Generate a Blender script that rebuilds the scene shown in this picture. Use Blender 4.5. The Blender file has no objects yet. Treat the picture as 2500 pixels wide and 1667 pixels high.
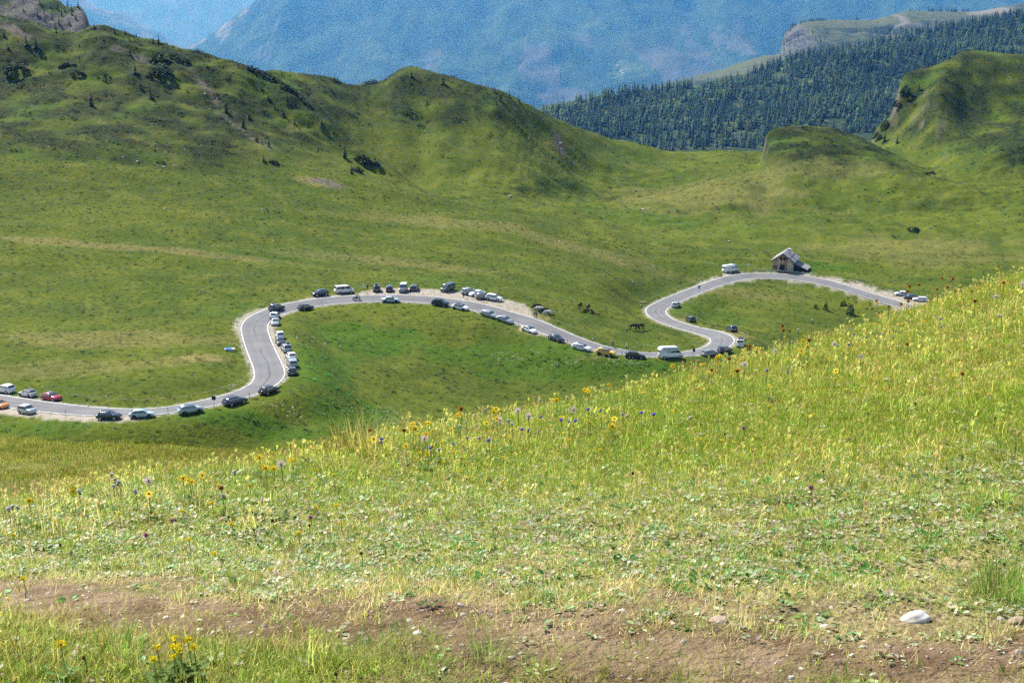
import bpy, bmesh, math, random
import numpy as np
from mathutils import Vector, Matrix

# ------------------------------------------------------------------ camera, sky, sun, exposure
SC = bpy.context.scene
COL = SC.collection
PITCH = math.radians(15.0)
FPX, CX, CY = 50.0 / 36.0 * 2500.0, 1250.0, 833.5
CS, SN = math.cos(PITCH), math.sin(PITCH)
cam_data = bpy.data.cameras.new('camera')
cam_data.lens = 50.0
cam_data.sensor_width = 36.0
cam_data.sensor_fit = 'HORIZONTAL'
cam_data.clip_start = 0.1
cam_data.clip_end = 60000.0
cam = bpy.data.objects.new('camera', cam_data)
cam.rotation_euler = (math.radians(90.0) - PITCH, 0, 0)
COL.objects.link(cam)
SC.camera = cam

SUN_EL, SUN_AZ = math.radians(46.0), math.radians(-42.0)     # azimuth from +Y, clockwise positive
sun_dir = Vector((math.sin(SUN_AZ) * math.cos(SUN_EL), math.cos(SUN_AZ) * math.cos(SUN_EL), math.sin(SUN_EL)))
world = bpy.data.worlds.new('World')
SC.world = world
world.use_nodes = True
wn = world.node_tree
wn.nodes.clear()
sky = wn.nodes.new('ShaderNodeTexSky')
sky.sky_type = 'NISHITA'
sky.sun_disc = False
sky.sun_elevation = SUN_EL
sky.sun_rotation = SUN_AZ
sky.altitude = 2200.0
sky.air_density = 1.0
sky.dust_density = 1.0
bg = wn.nodes.new('ShaderNodeBackground')
bg.inputs['Strength'].default_value = 0.105
wo = wn.nodes.new('ShaderNodeOutputWorld')
wn.links.new(sky.outputs[0], bg.inputs[0])
wn.links.new(bg.outputs[0], wo.inputs[0])
sun_data = bpy.data.lights.new('sun', 'SUN')
sun_data.energy = 5.0
sun_data.angle = math.radians(0.6)
sun_data.color = (1.0, 0.955, 0.88)
sun = bpy.data.objects.new('sun', sun_data)
sun.rotation_euler = (-sun_dir).to_track_quat('-Z', 'Y').to_euler()
COL.objects.link(sun)
SC.view_settings.view_transform = 'Standard'
SC.view_settings.look = 'None'
SC.view_settings.gamma = 1.0
SC.view_settings.exposure = 0.8
SC.view_settings.use_curve_mapping = False
SC.render.engine = 'CYCLES'
SC.cycles.use_denoising = False
SC.cycles.denoiser = 'OPENIMAGEDENOISE'
SC.cycles.denoising_input_passes = 'RGB_ALBEDO_NORMAL'
SC.cycles.max_bounces = 4
SC.cycles.use_light_tree = False
SC.cycles.diffuse_bounces = 2
SC.cycles.glossy_bounces = 2
SC.cycles.transmission_bounces = 2
SC.cycles.transparent_max_bounces = 8
SC.cycles.volume_bounces = 0
SC.cycles.sample_clamp_indirect = 4.0

rnd = random.Random(7)
RNG = np.random.default_rng(11)

# ------------------------------------------------------------------ numeric helpers
def sstep(a, b, x):
    t = np.clip((np.asarray(x, float) - a) / (b - a), 0, 1)
    return t * t * (3 - 2 * t)

def pchip(x, y, q):
    """monotone cubic through (x, y), evaluated at q, ends held"""
    x = np.asarray(x, float); y = np.asarray(y, float)
    h = np.diff(x); d = np.diff(y) / h
    m = np.zeros_like(y)
    if len(x) > 2:
        w1 = 2 * h[1:] + h[:-1]; w2 = h[1:] + 2 * h[:-1]
        ok = d[:-1] * d[1:] > 0
        mm = np.zeros(len(d) - 1)
        mm[ok] = (w1 + w2)[ok] / (w1[ok] / d[:-1][ok] + w2[ok] / d[1:][ok])
        m[1:-1] = mm
    m[0] = d[0]; m[-1] = d[-1]
    q = np.clip(q, x[0], x[-1])
    i = np.clip(np.searchsorted(x, q) - 1, 0, len(x) - 2)
    t = (q - x[i]) / h[i]
    t2, t3 = t * t, t * t * t
    return (2*t3-3*t2+1)*y[i] + (t3-2*t2+t)*h[i]*m[i] + (-2*t3+3*t2)*y[i+1] + (t3-t2)*h[i]*m[i+1]

def _hash(ix, iy, seed):
    h = (ix * 374761393 + iy * 668265263 + seed * 1442695041) & 0xFFFFFFFF
    h = ((h ^ (h >> 13)) * 1274126177) & 0xFFFFFFFF
    h = (h ^ (h >> 16)) & 0xFFFFFFFF
    return h

def noise2(x, y, seed=0):
    """gradient noise, about -1..1"""
    x = np.asarray(x, float); y = np.asarray(y, float)
    ix = np.floor(x).astype(np.int64); iy = np.floor(y).astype(np.int64)
    fx = x - ix; fy = y - iy
    u = fx*fx*fx*(fx*(fx*6-15)+10); v = fy*fy*fy*(fy*(fy*6-15)+10)
    def g(dx, dy):
        a = _hash(ix + dx, iy + dy, seed) * (2 * math.pi / 4294967296.0)
        return np.cos(a) * (fx - dx) + np.sin(a) * (fy - dy)
    a = g(0, 0); b = g(1, 0); c = g(0, 1); d = g(1, 1)
    return ((a*(1-u)+b*u)*(1-v) + (c*(1-u)+d*u)*v) * 1.5

def fbm(x, y, octaves=4, seed=0, gain=0.5):
    s = 0.0; amp = 1.0; f = 1.0
    for o in range(octaves):
        s = s + amp * noise2(x * f + 17.3 * o, y * f - 9.1 * o, seed + o)
        amp *= gain; f *= 2.03
    return s

def ray(px, py):
    u = (np.asarray(px, float) - CX) / FPX
    v = (CY - np.asarray(py, float)) / FPX
    return u, CS + v * SN, -SN + v * CS

def project(x, y, z):
    """world point -> native photo pixel"""
    d = y * CS - z * SN
    return CX + FPX * x / d, CY - FPX * (y * SN + z * CS) / d

def at_z(px, py, z):
    dx, dy, dz = ray(px, py)
    t = z / dz
    return dx * t, dy * t, z

def at_y(px, py, Y):
    dx, dy, dz = ray(px, py)
    t = Y / dy
    return dx * t, Y, dz * t

# ------------------------------------------------------------------ mesh and tag helpers
def mesh_np(name, verts, faces, mats=(), smooth=True, midx=None):
    """numpy verts (n,3) and quads or tris (m,k) -> mesh"""
    verts = np.asarray(verts, np.float32); faces = np.asarray(faces, np.int32)
    me = bpy.data.meshes.new(name)
    n, (m, k) = len(verts), faces.shape
    me.vertices.add(n); me.vertices.foreach_set('co', verts.ravel())
    me.loops.add(m * k); me.loops.foreach_set('vertex_index', faces.ravel())
    me.polygons.add(m)
    me.polygons.foreach_set('loop_start', np.arange(0, m * k, k, dtype=np.int32))
    try:
        me.polygons.foreach_set('loop_total', np.full(m, k, np.int32))
    except Exception:
        pass
    if midx is not None:
        me.polygons.foreach_set('material_index', np.asarray(midx, np.int32))
    me.polygons.foreach_set('use_smooth', np.full(m, bool(smooth)))
    me.update(calc_edges=True)
    for mt in mats:
        me.materials.append(mt)
    return me

def attr_f(me, name, vals):
    a = me.attributes.new(name, 'FLOAT', 'POINT')
    a.data.foreach_set('value', np.asarray(vals, np.float32).ravel())

def attr_c(me, name, vals):
    a = me.attributes.new(name, 'FLOAT_COLOR', 'POINT')
    v = np.ones((len(vals), 4), np.float32); v[:, :3] = vals
    a.data.foreach_set('color', v.ravel())

def add(name, me, parent=None, loc=None, rot=None):
    o = bpy.data.objects.new(name, me)
    COL.objects.link(o)
    if parent is not None:
        o.parent = parent
    if loc is not None:
        o.location = loc
    if rot is not None:
        o.rotation_euler = rot
    return o

def tag(o, label, cat, group=None, kind=None):
    o['label'] = label; o['category'] = cat
    if group: o['group'] = group
    if kind: o['kind'] = kind
    return o

def structure(o):
    o['kind'] = 'structure'
    return o

def empty(name, loc=(0, 0, 0), rot=(0, 0, 0)):
    o = bpy.data.objects.new(name, None)
    o.empty_display_size = 0.2
    COL.objects.link(o)
    o.location = loc; o.rotation_euler = rot
    return o

def copy_tree(o, parent=None):
    c = o.copy(); COL.objects.link(c)
    c.parent = parent
    for ch in list(o.children):
        copy_tree(ch, c)
    return c

class MB:
    """collects simple shapes into one mesh"""
    def __init__(self):
        self.v = []; self.f = []; self.m = []
    def add(self, vs, fs, mi=0):
        b = len(self.v)
        self.v += [tuple(p) for p in vs]
        self.f += [tuple(b + i for i in f) for f in fs]
        self.m += [mi] * len(fs)
        return self
    def box(self, c, s, mi=0, R=None):
        hx, hy, hz = s[0]/2, s[1]/2, s[2]/2
        P = [Vector((x*hx, y*hy, z*hz)) for x in (-1, 1) for y in (-1, 1) for z in (-1, 1)]
        if R is not None: P = [R @ p for p in P]
        P = [p + Vector(c) for p in P]
        return self.add(P, [(0,1,3,2),(4,6,7,5),(0,4,5,1),(2,3,7,6),(0,2,6,4),(1,5,7,3)], mi)
    def tube(self, a, b, r0, r1=None, n=8, mi=0, caps=True):
        a = Vector(a); b = Vector(b); r1 = r0 if r1 is None else r1
        d = (b - a).normalized()
        u = d.orthogonal().normalized(); w = d.cross(u)
        vs = []
        for c, r in ((a, r0), (b, r1)):
            for i in range(n):
                t = 2 * math.pi * i / n
                vs.append(c + u * (r * math.cos(t)) + w * (r * math.sin(t)))
        fs = [(i, (i+1) % n, n + (i+1) % n, n + i) for i in range(n)]
        if caps:
            fs += [tuple(range(n-1, -1, -1)), tuple(range(n, 2*n))]
        return self.add(vs, fs, mi)
    def path(self, pts, rad, n=6, mi=0):
        for i in range(len(pts)-1):
            r0 = rad[i] if hasattr(rad, '__len__') else rad
            r1 = rad[i+1] if hasattr(rad, '__len__') else rad
            self.tube(pts[i], pts[i+1], r0, r1, n, mi)
        return self
    def ball(self, c, r, mi=0, nu=10, nv=6):
        rx, ry, rz = r if hasattr(r, '__len__') else (r, r, r)
        vs = [(c[0], c[1], c[2]-rz)]
        for j in range(1, nv):
            p = -math.pi/2 + math.pi*j/nv
            for i in range(nu):
                t = 2*math.pi*i/nu
                vs.append((c[0]+rx*math.cos(p)*math.cos(t), c[1]+ry*math.cos(p)*math.sin(t), c[2]+rz*math.sin(p)))
        vs.append((c[0], c[1], c[2]+rz))
        fs = [(0, 1+(i+1) % nu, 1+i) for i in range(nu)]
        for j in range(nv-2):
            b = 1 + j*nu
            fs += [(b+i, b+(i+1) % nu, b+nu+(i+1) % nu, b+nu+i) for i in range(nu)]
        b = 1 + (nv-2)*nu; e = len(vs)-1
        fs += [(b+i, b+(i+1) % nu, e) for i in range(nu)]
        return self.add(vs, fs, mi)
    def mesh(self, name, mats, smooth=False, bevel=0.0, seg=2):
        me = bpy.data.meshes.new(name)
        me.from_pydata(self.v, [], self.f)
        for m in (mats if isinstance(mats, (list, tuple)) else [mats]):
            me.materials.append(m)
        me.polygons.foreach_set('material_index', self.m)
        if bevel > 0:
            bm = bmesh.new(); bm.from_mesh(me)
            bmesh.ops.bevel(bm, geom=[e for e in bm.edges if e.is_manifold and e.calc_face_angle(0) > 0.35], offset=bevel, segments=seg, profile=0.6, affect='EDGES', clamp_overlap=True)
            bm.to_mesh(me); bm.free()
        if smooth:
            me.polygons.foreach_set('use_smooth', [True] * len(me.polygons))
        me.update()
        return me
    def obj(self, name, mats, parent=None, smooth=False, bevel=0.0, seg=2):
        return add(name, self.mesh(name, mats, smooth, bevel, seg), parent)

# ------------------------------------------------------------------ material helpers
class NT:
    def __init__(self, name):
        self.mat = bpy.data.materials.new(name); self.mat.use_nodes = True
        self.t = self.mat.node_tree; self.t.nodes.clear()
        self.out = self.t.nodes.new('ShaderNodeOutputMaterial')
        g = self.t.nodes.new('ShaderNodeNewGeometry'); self.pos = g.outputs['Position']; self.geo = g
    def n(self, typ, **kw):
        nd = self.t.nodes.new(typ)
        for k, v in kw.items(): setattr(nd, k, v)
        return nd
    def link(self, a, b): self.t.links.new(a, b)
    def put(self, sock, v):
        if hasattr(v, 'is_linked') or hasattr(v, 'links'): self.link(v, sock)
        else: sock.default_value = v
    def scaled(self, sx, sy, sz):
        m = self.n('ShaderNodeMapping'); self.link(self.pos, m.inputs['Vector'])
        m.inputs['Scale'].default_value = (sx, sy, sz)
        return m.outputs[0]
    def noise(self, scale, detail=3.0, rough=0.55, vec=None, dist=0.0):
        nd = self.n('ShaderNodeTexNoise'); self.link(vec or self.pos, nd.inputs['Vector'])
        nd.inputs['Scale'].default_value = scale; nd.inputs['Detail'].default_value = detail
        nd.inputs['Roughness'].default_value = rough; nd.inputs['Distortion'].default_value = dist
        return nd.outputs['Fac']
    def vor(self, scale, vec=None, feature='F1', out='Distance'):
        nd = self.n('ShaderNodeTexVoronoi', feature=feature); self.link(vec or self.pos, nd.inputs['Vector'])
        nd.inputs['Scale'].default_value = scale
        return nd.outputs[out]
    def ramp(self, fac, a, b, lo=0.0, hi=1.0):
        nd = self.n('ShaderNodeMapRange', interpolation_type='SMOOTHSTEP'); self.put(nd.inputs['Value'], fac)
        nd.inputs['From Min'].default_value = a; nd.inputs['From Max'].default_value = b
        nd.inputs['To Min'].default_value = lo; nd.inputs['To Max'].default_value = hi
        return nd.outputs[0]
    def math(self, op, a, b=None, clamp=False):
        nd = self.n('ShaderNodeMath', operation=op); nd.use_clamp = clamp
        self.put(nd.inputs[0], a)
        if b is not None: self.put(nd.inputs[1], b)
        return nd.outputs[0]
    def mix(self, fac, a, b, blend='MIX'):
        nd = self.n('ShaderNodeMix', data_type='RGBA', blend_type=blend)
        self.put(nd.inputs[0], fac)
        for s, v in ((nd.inputs[6], a), (nd.inputs[7], b)):
            if isinstance(v, tuple): s.default_value = (*v, 1.0) if len(v) == 3 else v
            else: self.link(v, s)
        return nd.outputs[2]
    def attr(self, name, out='Fac', typ='GEOMETRY'):
        nd = self.n('ShaderNodeAttribute', attribute_name=name, attribute_type=typ)
        return nd.outputs[out]
    def bump(self, h, strength=0.5, dist=0.1):
        nd = self.n('ShaderNodeBump'); self.put(nd.inputs['Height'], h)
        nd.inputs['Strength'].default_value = strength; nd.inputs['Distance'].default_value = dist
        return nd.outputs[0]
    def bsdf(self, color, rough=0.8, normal=None, spec=0.3, metal=0.0, **kw):
        nd = self.n('ShaderNodeBsdfPrincipled')
        if isinstance(color, tuple): nd.inputs['Base Color'].default_value = (*color, 1.0)
        else: self.link(color, nd.inputs['Base Color'])
        self.put(nd.inputs['Roughness'], rough)
        nd.inputs['Specular IOR Level'].default_value = spec
        nd.inputs['Metallic'].default_value = metal
        if normal is not None: self.link(normal, nd.inputs['Normal'])
        for k, v in kw.items(): nd.inputs[k.replace('_', ' ')].default_value = v
        self.link(nd.outputs[0], self.out.inputs['Surface'])
        return nd

_pm = {}
def paint(name, color, rough=0.35, metal=0.0, coat=0.6, spec=0.5):
    """car paint and other smooth coated stuff, with faint dust variation"""
    if name in _pm: return _pm[name]
    t = NT(name)
    d = t.noise(1.7, 3)
    c = t.mix(t.ramp(d, 0.4, 0.75, 0.0, 0.22), color, tuple(0.82 * x + 0.05 for x in color))
    t.bsdf(c, rough, None, spec, metal, Coat_Weight=coat, Coat_Roughness=0.06)
    _pm[name] = t.mat
    return t.mat

def plain(name, color, rough=0.7, metal=0.0, vary=0.25, scale=3.0, spec=0.3, bump=0.0):
    if name in _pm: return _pm[name]
    t = NT(name)
    n = t.noise(scale, 4)
    c = t.mix(t.ramp(n, 0.3, 0.7), tuple(x * (1 - vary) for x in color), tuple(min(1, x * (1 + vary)) for x in color))
    t.bsdf(c, rough, t.bump(n, bump, 0.02) if bump else None, spec, metal)
    _pm[name] = t.mat
    return t.mat
# ------------------------------------------------------------------ road line (photo pixel, distance ahead)
ROAD_K = [(-420,905,292),(-250,930,275),(-100,962,260),(0,979,252),(100,991.5,246),(200,1003,242),(320,1007.5,240),(395,1003,242),(465,993,245),(540,976.5,249),
 (600,959,253),(640,942,257),(660,921,262),(657,900,270),(645,873,281),(631,840,296),(622,812,309),(620,796,316),(628,783,321),(640,774,325),
 (675,759,333),(714,748,340),(759,740,345),(815,733,349),(860,730,350),(920,728,351),(968,727,352),(1033,730,352),(1088,735.5,350.5),(1136,743,349),(1176,751,347),
 (1225,765,343),(1256,775,340),(1298,788.5,336.5),(1356,813,331),(1411,834,326),(1460,848.5,322),(1511,858,319),(1560,865,318),(1600,866.5,318.5),
 (1664,865,321),(1709,860,325),(1748,849,332),(1767,834,342),(1760,822,349),(1735,813,355),(1684,802,366),(1637,787,384),(1612,776,395),(1601,764,404),(1600,756,410),
 (1619,743,420),(1662,724,434),(1714,703,448),(1757,688,456),(1799,677,462),(1840,673,465),(1890,673,465),(1934,676,463),(2000,685,458),
 (2067,704,450),(2118,720,443),(2170,735.5,436),(2224,752,428),(2290,775,418),(2400,815,402),(2520,850,390)]

def chaikin(P, n=2):
    for _ in range(n):
        Q = np.empty((2 * len(P) - 2, P.shape[1]))
        Q[0::2] = 0.75 * P[:-1] + 0.25 * P[1:]
        Q[1::2] = 0.25 * P[:-1] + 0.75 * P[1:]
        P = np.vstack([P[:1], Q, P[-1:]])
    return P

def smooth1(a, n):
    k = np.hanning(2 * n + 3)[1:-1]; k /= k.sum()
    p = np.concatenate([np.full(n, a[0]) , a, np.full(n, a[-1])])
    return np.convolve(p, k, 'valid')

_rk = np.array(ROAD_K, float)
_rx, _ry, _rz = at_y(_rk[:, 0], _rk[:, 1], _rk[:, 2])
_rz = 0.15 * _rz + 0.85 * np.array([_rz[max(0, i-3):i+4].mean() for i in range(len(_rz))])
_rx, _ry, _ = at_z(_rk[:, 0], _rk[:, 1], _rz)
RP = chaikin(np.stack([_rx, _ry, _rz, _rk[:, 0]], 1), 3)
_d = np.concatenate([[0], np.cumsum(np.hypot(np.diff(RP[:, 0]), np.diff(RP[:, 1])))])
RS = np.arange(0, _d[-1], 1.25)
RP = np.stack([np.interp(RS, _d, RP[:, k]) for k in range(4)], 1)
for k in range(3):
    RP[:, k] = smooth1(RP[:, k], 3)
RP[:, 2] = smooth1(RP[:, 2], 10)
RT = np.gradient(RP[:, :2], axis=0); RT /= np.linalg.norm(RT, axis=1)[:, None]
RN = np.stack([-RT[:, 1], RT[:, 0]], 1)                      # left of travel
_ang = np.unwrap(np.arctan2(RT[:, 1], RT[:, 0]))
RCURV = smooth1(np.gradient(_ang, RS), 8)
RBANK = np.clip(-RCURV * 2.2, -0.095, 0.095)                 # dz per metre to the left: inner side low
RPX = RP[:, 3]
HALF = 3.2
RS_mid = RS

def s_of(px, lo=0.0, hi=1e9):
    """arc length where the road passes photo column px, between lo and hi"""
    m = (RS >= lo) & (RS <= hi)
    i = np.where(m)[0]
    return RS[i[np.argmin(np.abs(RPX[i] - px))]]

S_LOOP = RS[np.argmin(np.abs(RPX - 640) + np.abs(RP[:, 1] - 325))]
S_CAMP = RS[np.argmin(np.abs(RPX - 1600) + 5 * np.abs(RP[:, 1] - 318))]
S_END = RS[-1]
# level strip on both sides of the road: left (far side of the loops) and right
WLEFT = np.full(len(RS), 4.3); WRIGHT = np.full(len(RS), 4.6)
def widen(W, s0, s1, w, ramp=9.0):
    k = sstep(s0 - ramp, s0, RS) * (1 - sstep(s1, s1 + ramp, RS))
    np.maximum(W, 4.3 + (w - 4.3) * k, out=W)
sa, sb = s_of(745, S_LOOP - 30, S_CAMP), s_of(840, S_LOOP, S_CAMP)
sc_, sd = s_of(905, S_LOOP, S_CAMP), s_of(1225, S_LOOP, S_CAMP)
widen(WLEFT, sa, sb, 7.0); widen(WLEFT, sc_, sd, 12.5, 6.0)
se, sf = s_of(1748, S_CAMP + 150), s_of(1850, S_CAMP + 150)
widen(WLEFT, se, sf, 7.5)
sg, sh = s_of(2065, S_CAMP + 200), S_END
widen(WLEFT, sg, sh, 11.5, 25.0)
widen(WRIGHT, 0, s_of(700, 0, S_LOOP - 40), 7.2)
widen(WRIGHT, s_of(700, 0, S_LOOP - 40), S_CAMP + 160, 6.6)
widen(WLEFT, 0, s_of(150, 0, S_LOOP - 120), 7.0)
# gravelled width on each side (0: grass up to the white line)
GLEFT = np.full(len(RS), 3.55); GRIGHT = np.full(len(RS), 3.6)
def gravel(W, s0, s1, w, ramp=7.0):
    k = sstep(s0 - ramp, s0, RS) * (1 - sstep(s1, s1 + ramp, RS))
    np.maximum(W, 3.5 + (w - 3.5) * k, out=W)
gravel(GLEFT, s_of(795, S_LOOP, S_CAMP), s_of(850, S_LOOP, S_CAMP), 4.9)
gravel(GLEFT, s_of(945, S_LOOP, S_CAMP), s_of(1215, S_LOOP, S_CAMP), 10.8, 10)
gravel(GLEFT, se, sf, 5.2); gravel(GLEFT, sg, sh, 9.6, 26)
gravel(GLEFT, s_of(607, S_LOOP-60, S_LOOP-5), s_of(607, S_LOOP-60, S_LOOP-5)+20, 4.6, 9)
gravel(GRIGHT, s_of(30, 0, 200), s_of(320, 0, 260), 6.4, 5)
gravel(GRIGHT, S_LOOP - 60, S_LOOP - 8, 4.6)
gravel(GRIGHT, s_of(1315, S_LOOP, S_CAMP), s_of(1345, S_LOOP, S_CAMP), 5.4, 5)
gravel(GRIGHT, s_of(1440, S_LOOP, S_CAMP), s_of(1460, S_LOOP, S_CAMP), 5.2, 4)

def road_local(x, y):
    """signed lateral offset (left +), nearest sample index, distance"""
    x = np.atleast_1d(np.asarray(x, float)); y = np.atleast_1d(np.asarray(y, float))
    lat = np.full(len(x), 1e3); idx = np.zeros(len(x), int); dist = np.full(len(x), 1e3)
    near = np.where((y > 195) & (y < 520) & (np.abs(x) < 200))[0]
    for c in range(0, len(near), 20000):
        q = near[c:c + 20000]
        dx = x[q][:, None] - RP[None, ::2, 0]; dy = y[q][:, None] - RP[None, ::2, 1]
        d2 = dx * dx + dy * dy
        i = d2.argmin(1) * 2
        for off in (-1, 1):
            j = np.clip(i + off, 0, len(RS) - 1)
            dj = (x[q] - RP[j, 0])**2 + (y[q] - RP[j, 1])**2
            di = (x[q] - RP[i, 0])**2 + (y[q] - RP[i, 1])**2
            i = np.where(dj < di, j, i)
        ex, ey = x[q] - RP[i, 0], y[q] - RP[i, 1]
        lat[q] = ex * RN[i, 0] + ey * RN[i, 1]
        dist[q] = np.hypot(ex, ey); idx[q] = i
    return lat, idx, dist

# ------------------------------------------------------------------ valley floor: thin plate through surveyed points
VP = [(0,900,-78.5),(300,900,-78.7),(0,800,-79.5),(300,800,-80),(500,720,-81),(0,700,-79.5),(0,620,-76.5),(300,620,-78.5),(600,640,-81),(900,660,-84),
 (0,540,-73),(400,540,-76),(800,560,-80.5),(1200,660,-87),(1200,600,-86.5),(1450,700,-90.5),(1450,790,-90.5),(1640,835,-92),(1500,640,-94),(1750,640,-101.2),
 (1800,600,-100.5),(2000,620,-101),(2300,620,-101),(2300,680,-102.5),(1800,730,-103.5),(1950,735,-105),(2100,790,-106),(1900,800,-104),(2300,850,-108),
 (800,850,-84),(1000,860,-86.5),(1250,900,-91),(900,1000,-85),(1100,1000,-88),(1250,960,-92),(750,1060,-80.5),(100,1045,-78.5),(350,1060,-80.5),(550,1040,-81.5),(1000,790,-85),(850,790,-84),
 (1500,900,-93.5),(1750,920,-97),(2100,900,-105),(-400,800,-79),(-400,600,-75),(2900,700,-105),(2900,600,-102)]
_vp = np.array(VP, float)
_vx, _vy, _vz = at_z(_vp[:, 0], _vp[:, 1], _vp[:, 2])
_sel = slice(0, None, 14)
TX = np.concatenate([_vx, RP[_sel, 0]]); TY = np.concatenate([_vy, RP[_sel, 1]]); TZ = np.concatenate([_vz, RP[_sel, 2]])
def _tps_u(r2): return 0.5 * r2 * np.log(r2 + 1e-9)
_S = 100.0
_n = len(TX)
_K = _tps_u(((TX[:, None]-TX[None])**2 + (TY[:, None]-TY[None])**2) / _S**2) + 0.004 * np.eye(_n)
_P = np.stack([np.ones(_n), TX / _S, TY / _S], 1)
_A = np.block([[_K, _P], [_P.T, np.zeros((3, 3))]])
_w = np.linalg.solve(_A, np.concatenate([TZ, np.zeros(3)]))
def valley_z(x, y):
    out = np.empty(len(x))
    for c in range(0, len(x), 30000):
        xs, ys = x[c:c+30000], y[c:c+30000]
        r2 = ((xs[:, None]-TX[None])**2 + (ys[:, None]-TY[None])**2) / _S**2
        out[c:c+30000] = _tps_u(r2) @ _w[:_n] + _w[_n] + _w[_n+1]*xs/_S + _w[_n+2]*ys/_S
    return out

# ------------------------------------------------------------------ loft rows: every row gives (Y, Z) for each column a = x / y
ACOLS = np.concatenate([np.linspace(-0.60, -0.425, 22)[:-1], np.linspace(-0.425, 0.425, 600), np.linspace(0.425, 0.60, 22)[1:]])
def px_of(a, py): return CX + FPX * a * (CS + (CY - py) / FPX * SN)
def row_img(pts, a=ACOLS):
    """pts (px, Y, py)"""
    p = np.array(pts, float); py = np.full(len(a), p[:, 2].mean())
    for _ in range(6):
        px = px_of(a, py); py = pchip(p[:, 0], p[:, 2], px)
    Y = pchip(p[:, 0], p[:, 1], px)
    _, dy, dz = ray(px, py)
    return Y, Y * dz / dy
def row_imgz(pts, a=ACOLS):
    """pts (px, py, Z)"""
    p = np.array(pts, float); py = np.full(len(a), p[:, 1].mean())
    for _ in range(6):
        px = px_of(a, py); py = pchip(p[:, 0], p[:, 1], px)
    Z = pchip(p[:, 0], p[:, 2], px)
    _, dy, dz = ray(px, py)
    return Z * dy / dz, Z
def row_z(Y, Z): return np.full(len(ACOLS), float(Y)), np.full(len(ACOLS), 0.0) + Z

ROWS = []
ROWS.append(row_z(0.5, -1.56 + 0.02 * ACOLS))
ROWS.append(row_img([(-700,2.9,1690),(0,2.95,1685),(1250,3.0,1667),(2500,3.0,1640),(3200,3.0,1620)]))
CREST = [(-900,5.2,1344),(-200,5.5,1282),(0,5.6,1248),(300,5.9,1206),(600,6.3,1160),(800,6.8,1110),(1000,7.3,1068),(1250,8.0,1026),(1500,8.6,972),(1750,9.2,905),(2000,9.8,842),(2200,10.2,784),(2400,10.5,716),(2500,10.7,682),(2800,11.0,600),(3400,11.4,480)]
cy, cz = row_img(CREST)
ROWS.append(((cy + 3.0) / 2 , 0.5 * (ROWS[1][1] + cz) - 0.015 * cy / 8))
ROWS.append((cy, cz))
drop = np.interp(ACOLS, [-0.45, 0.0, 0.4], [0.46, 0.44, 0.36])
ROWS.append((cy * 1.30, cz - drop * cy * 0.30 * 0.92))
ROWS.append(row_img([(-900,17,1245),(0,17,1232),(300,17,1212),(600,17,1180),(800,17,1172),(1000,17,1200),(1250,17,1230),(2500,17,1130),(3400,17,1080)]))
ROWS.append(row_img([(-900,34,1066),(0,34,1080),(300,34,1096),(600,34,1118),(750,34,1136),(900,34,1180),(1250,34,1270),(2500,34,1250),(3400,34,1250)]))
y6, z6 = ROWS[-1]
ROWS.append((y6 * 1.5, z6 - 0.62 * y6 * 0.5))
ROWS.append(row_z(130, np.interp(ACOLS, [-0.4, 0.4], [-60, -64])))
for Y in (188, 205, 222, 240, 260, 280, 300, 320, 340, 360, 385, 410):
    ROWS.append((np.full(len(ACOLS), float(Y)), valley_z(ACOLS * Y, np.full(len(ACOLS), float(Y)))))
ROWS.append(row_imgz([(-900,430,-60),(-300,440,-63),(0,470,-69.5),(400,475,-72),(800,480,-76),(960,505,-80),(1250,548,-85.5),(1450,570,-93.5),(1700,566,-98.5),(2000,566,-99.5),(2300,568,-100.5),(2500,560,-100),(3300,555,-100)]))
ROWS.append(row_imgz([(-900,330,-50),(0,405,-64),(400,402,-66),(700,412,-70),(850,435,-73.5),(1000,470,-79),(1250,515,-86.5),(1450,528,-95.5),(1700,535,-101),(2000,525,-101),(2300,515,-100.5),(2500,500,-98),(3300,480,-96)]))
ROWC = [(-900,690,-90),(-300,640,-40),(0,615,31),(77,612,52),(167,610,85),(214,610,68),(232,610,64),(298,608,79),(357,606,97),(417,604,116),(506,600,138),(595,595,158),(650,590,186),(713,582,214),(749,576,246),(808,566,280),(838,560,330),(883,553,366),(918,548,392),(972,542,424),(1000,540,448),(1060,542,478),(1250,556,488),(1450,625,478),(1600,648,462),(1800,660,425),(1848,676,412),(1858,680,396),(1864,684,366),(1869,688,343),(1876,690,328),(1886,692,320),(1904,694,314),(1950,698,312),(2008,698,314),(2068,694,330),(2127,686,351),(2172,678,375),(2217,668,399),(2264,656,420),(2350,640,446),(2500,630,450),(3300,620,440)]
_pc0 = np.array(ROWC, float)
_b2 = [(-900,600,150),(0,560,200),(300,556,205),(595,556,262),(713,553,300),(838,543,372),(918,536,412),(1000,530,455),(1060,530,484),(1250,534,500),(1350,556,503),(1450,585,500),(1600,610,480),(1800,620,452),(1866,636,432),(1900,644,405),(1950,650,385),(2000,652,380),(2070,650,390),(2130,645,398),(2200,636,416),(2264,626,434),(2350,612,455),(2500,604,460),(3300,600,450)]
ROWS.append(row_img(_b2))
_b3px = np.unique(np.concatenate([[p[0] for p in ROWC if p[0] < 1790 or p[0] > 2280], [1800,1850,1866,1880,1900,1950,2008,2068,2127,2172,2217,2264]]))
_b3v = {1800:430,1850:408,1866:384,1880:346,1900:331,1950:325,2008:326,2068:341,2127:361,2172:384,2217:407,2264:427}
ROWS.append(row_img([(p, np.interp(p, _pc0[:, 0], _pc0[:, 1]) - 9, _b3v.get(int(p), np.interp(p, _pc0[:, 0], _pc0[:, 2]) + 9)) for p in _b3px]))
ROWS.append(row_img(ROWC))
c_y, c_z = ROWS[-1]
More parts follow.
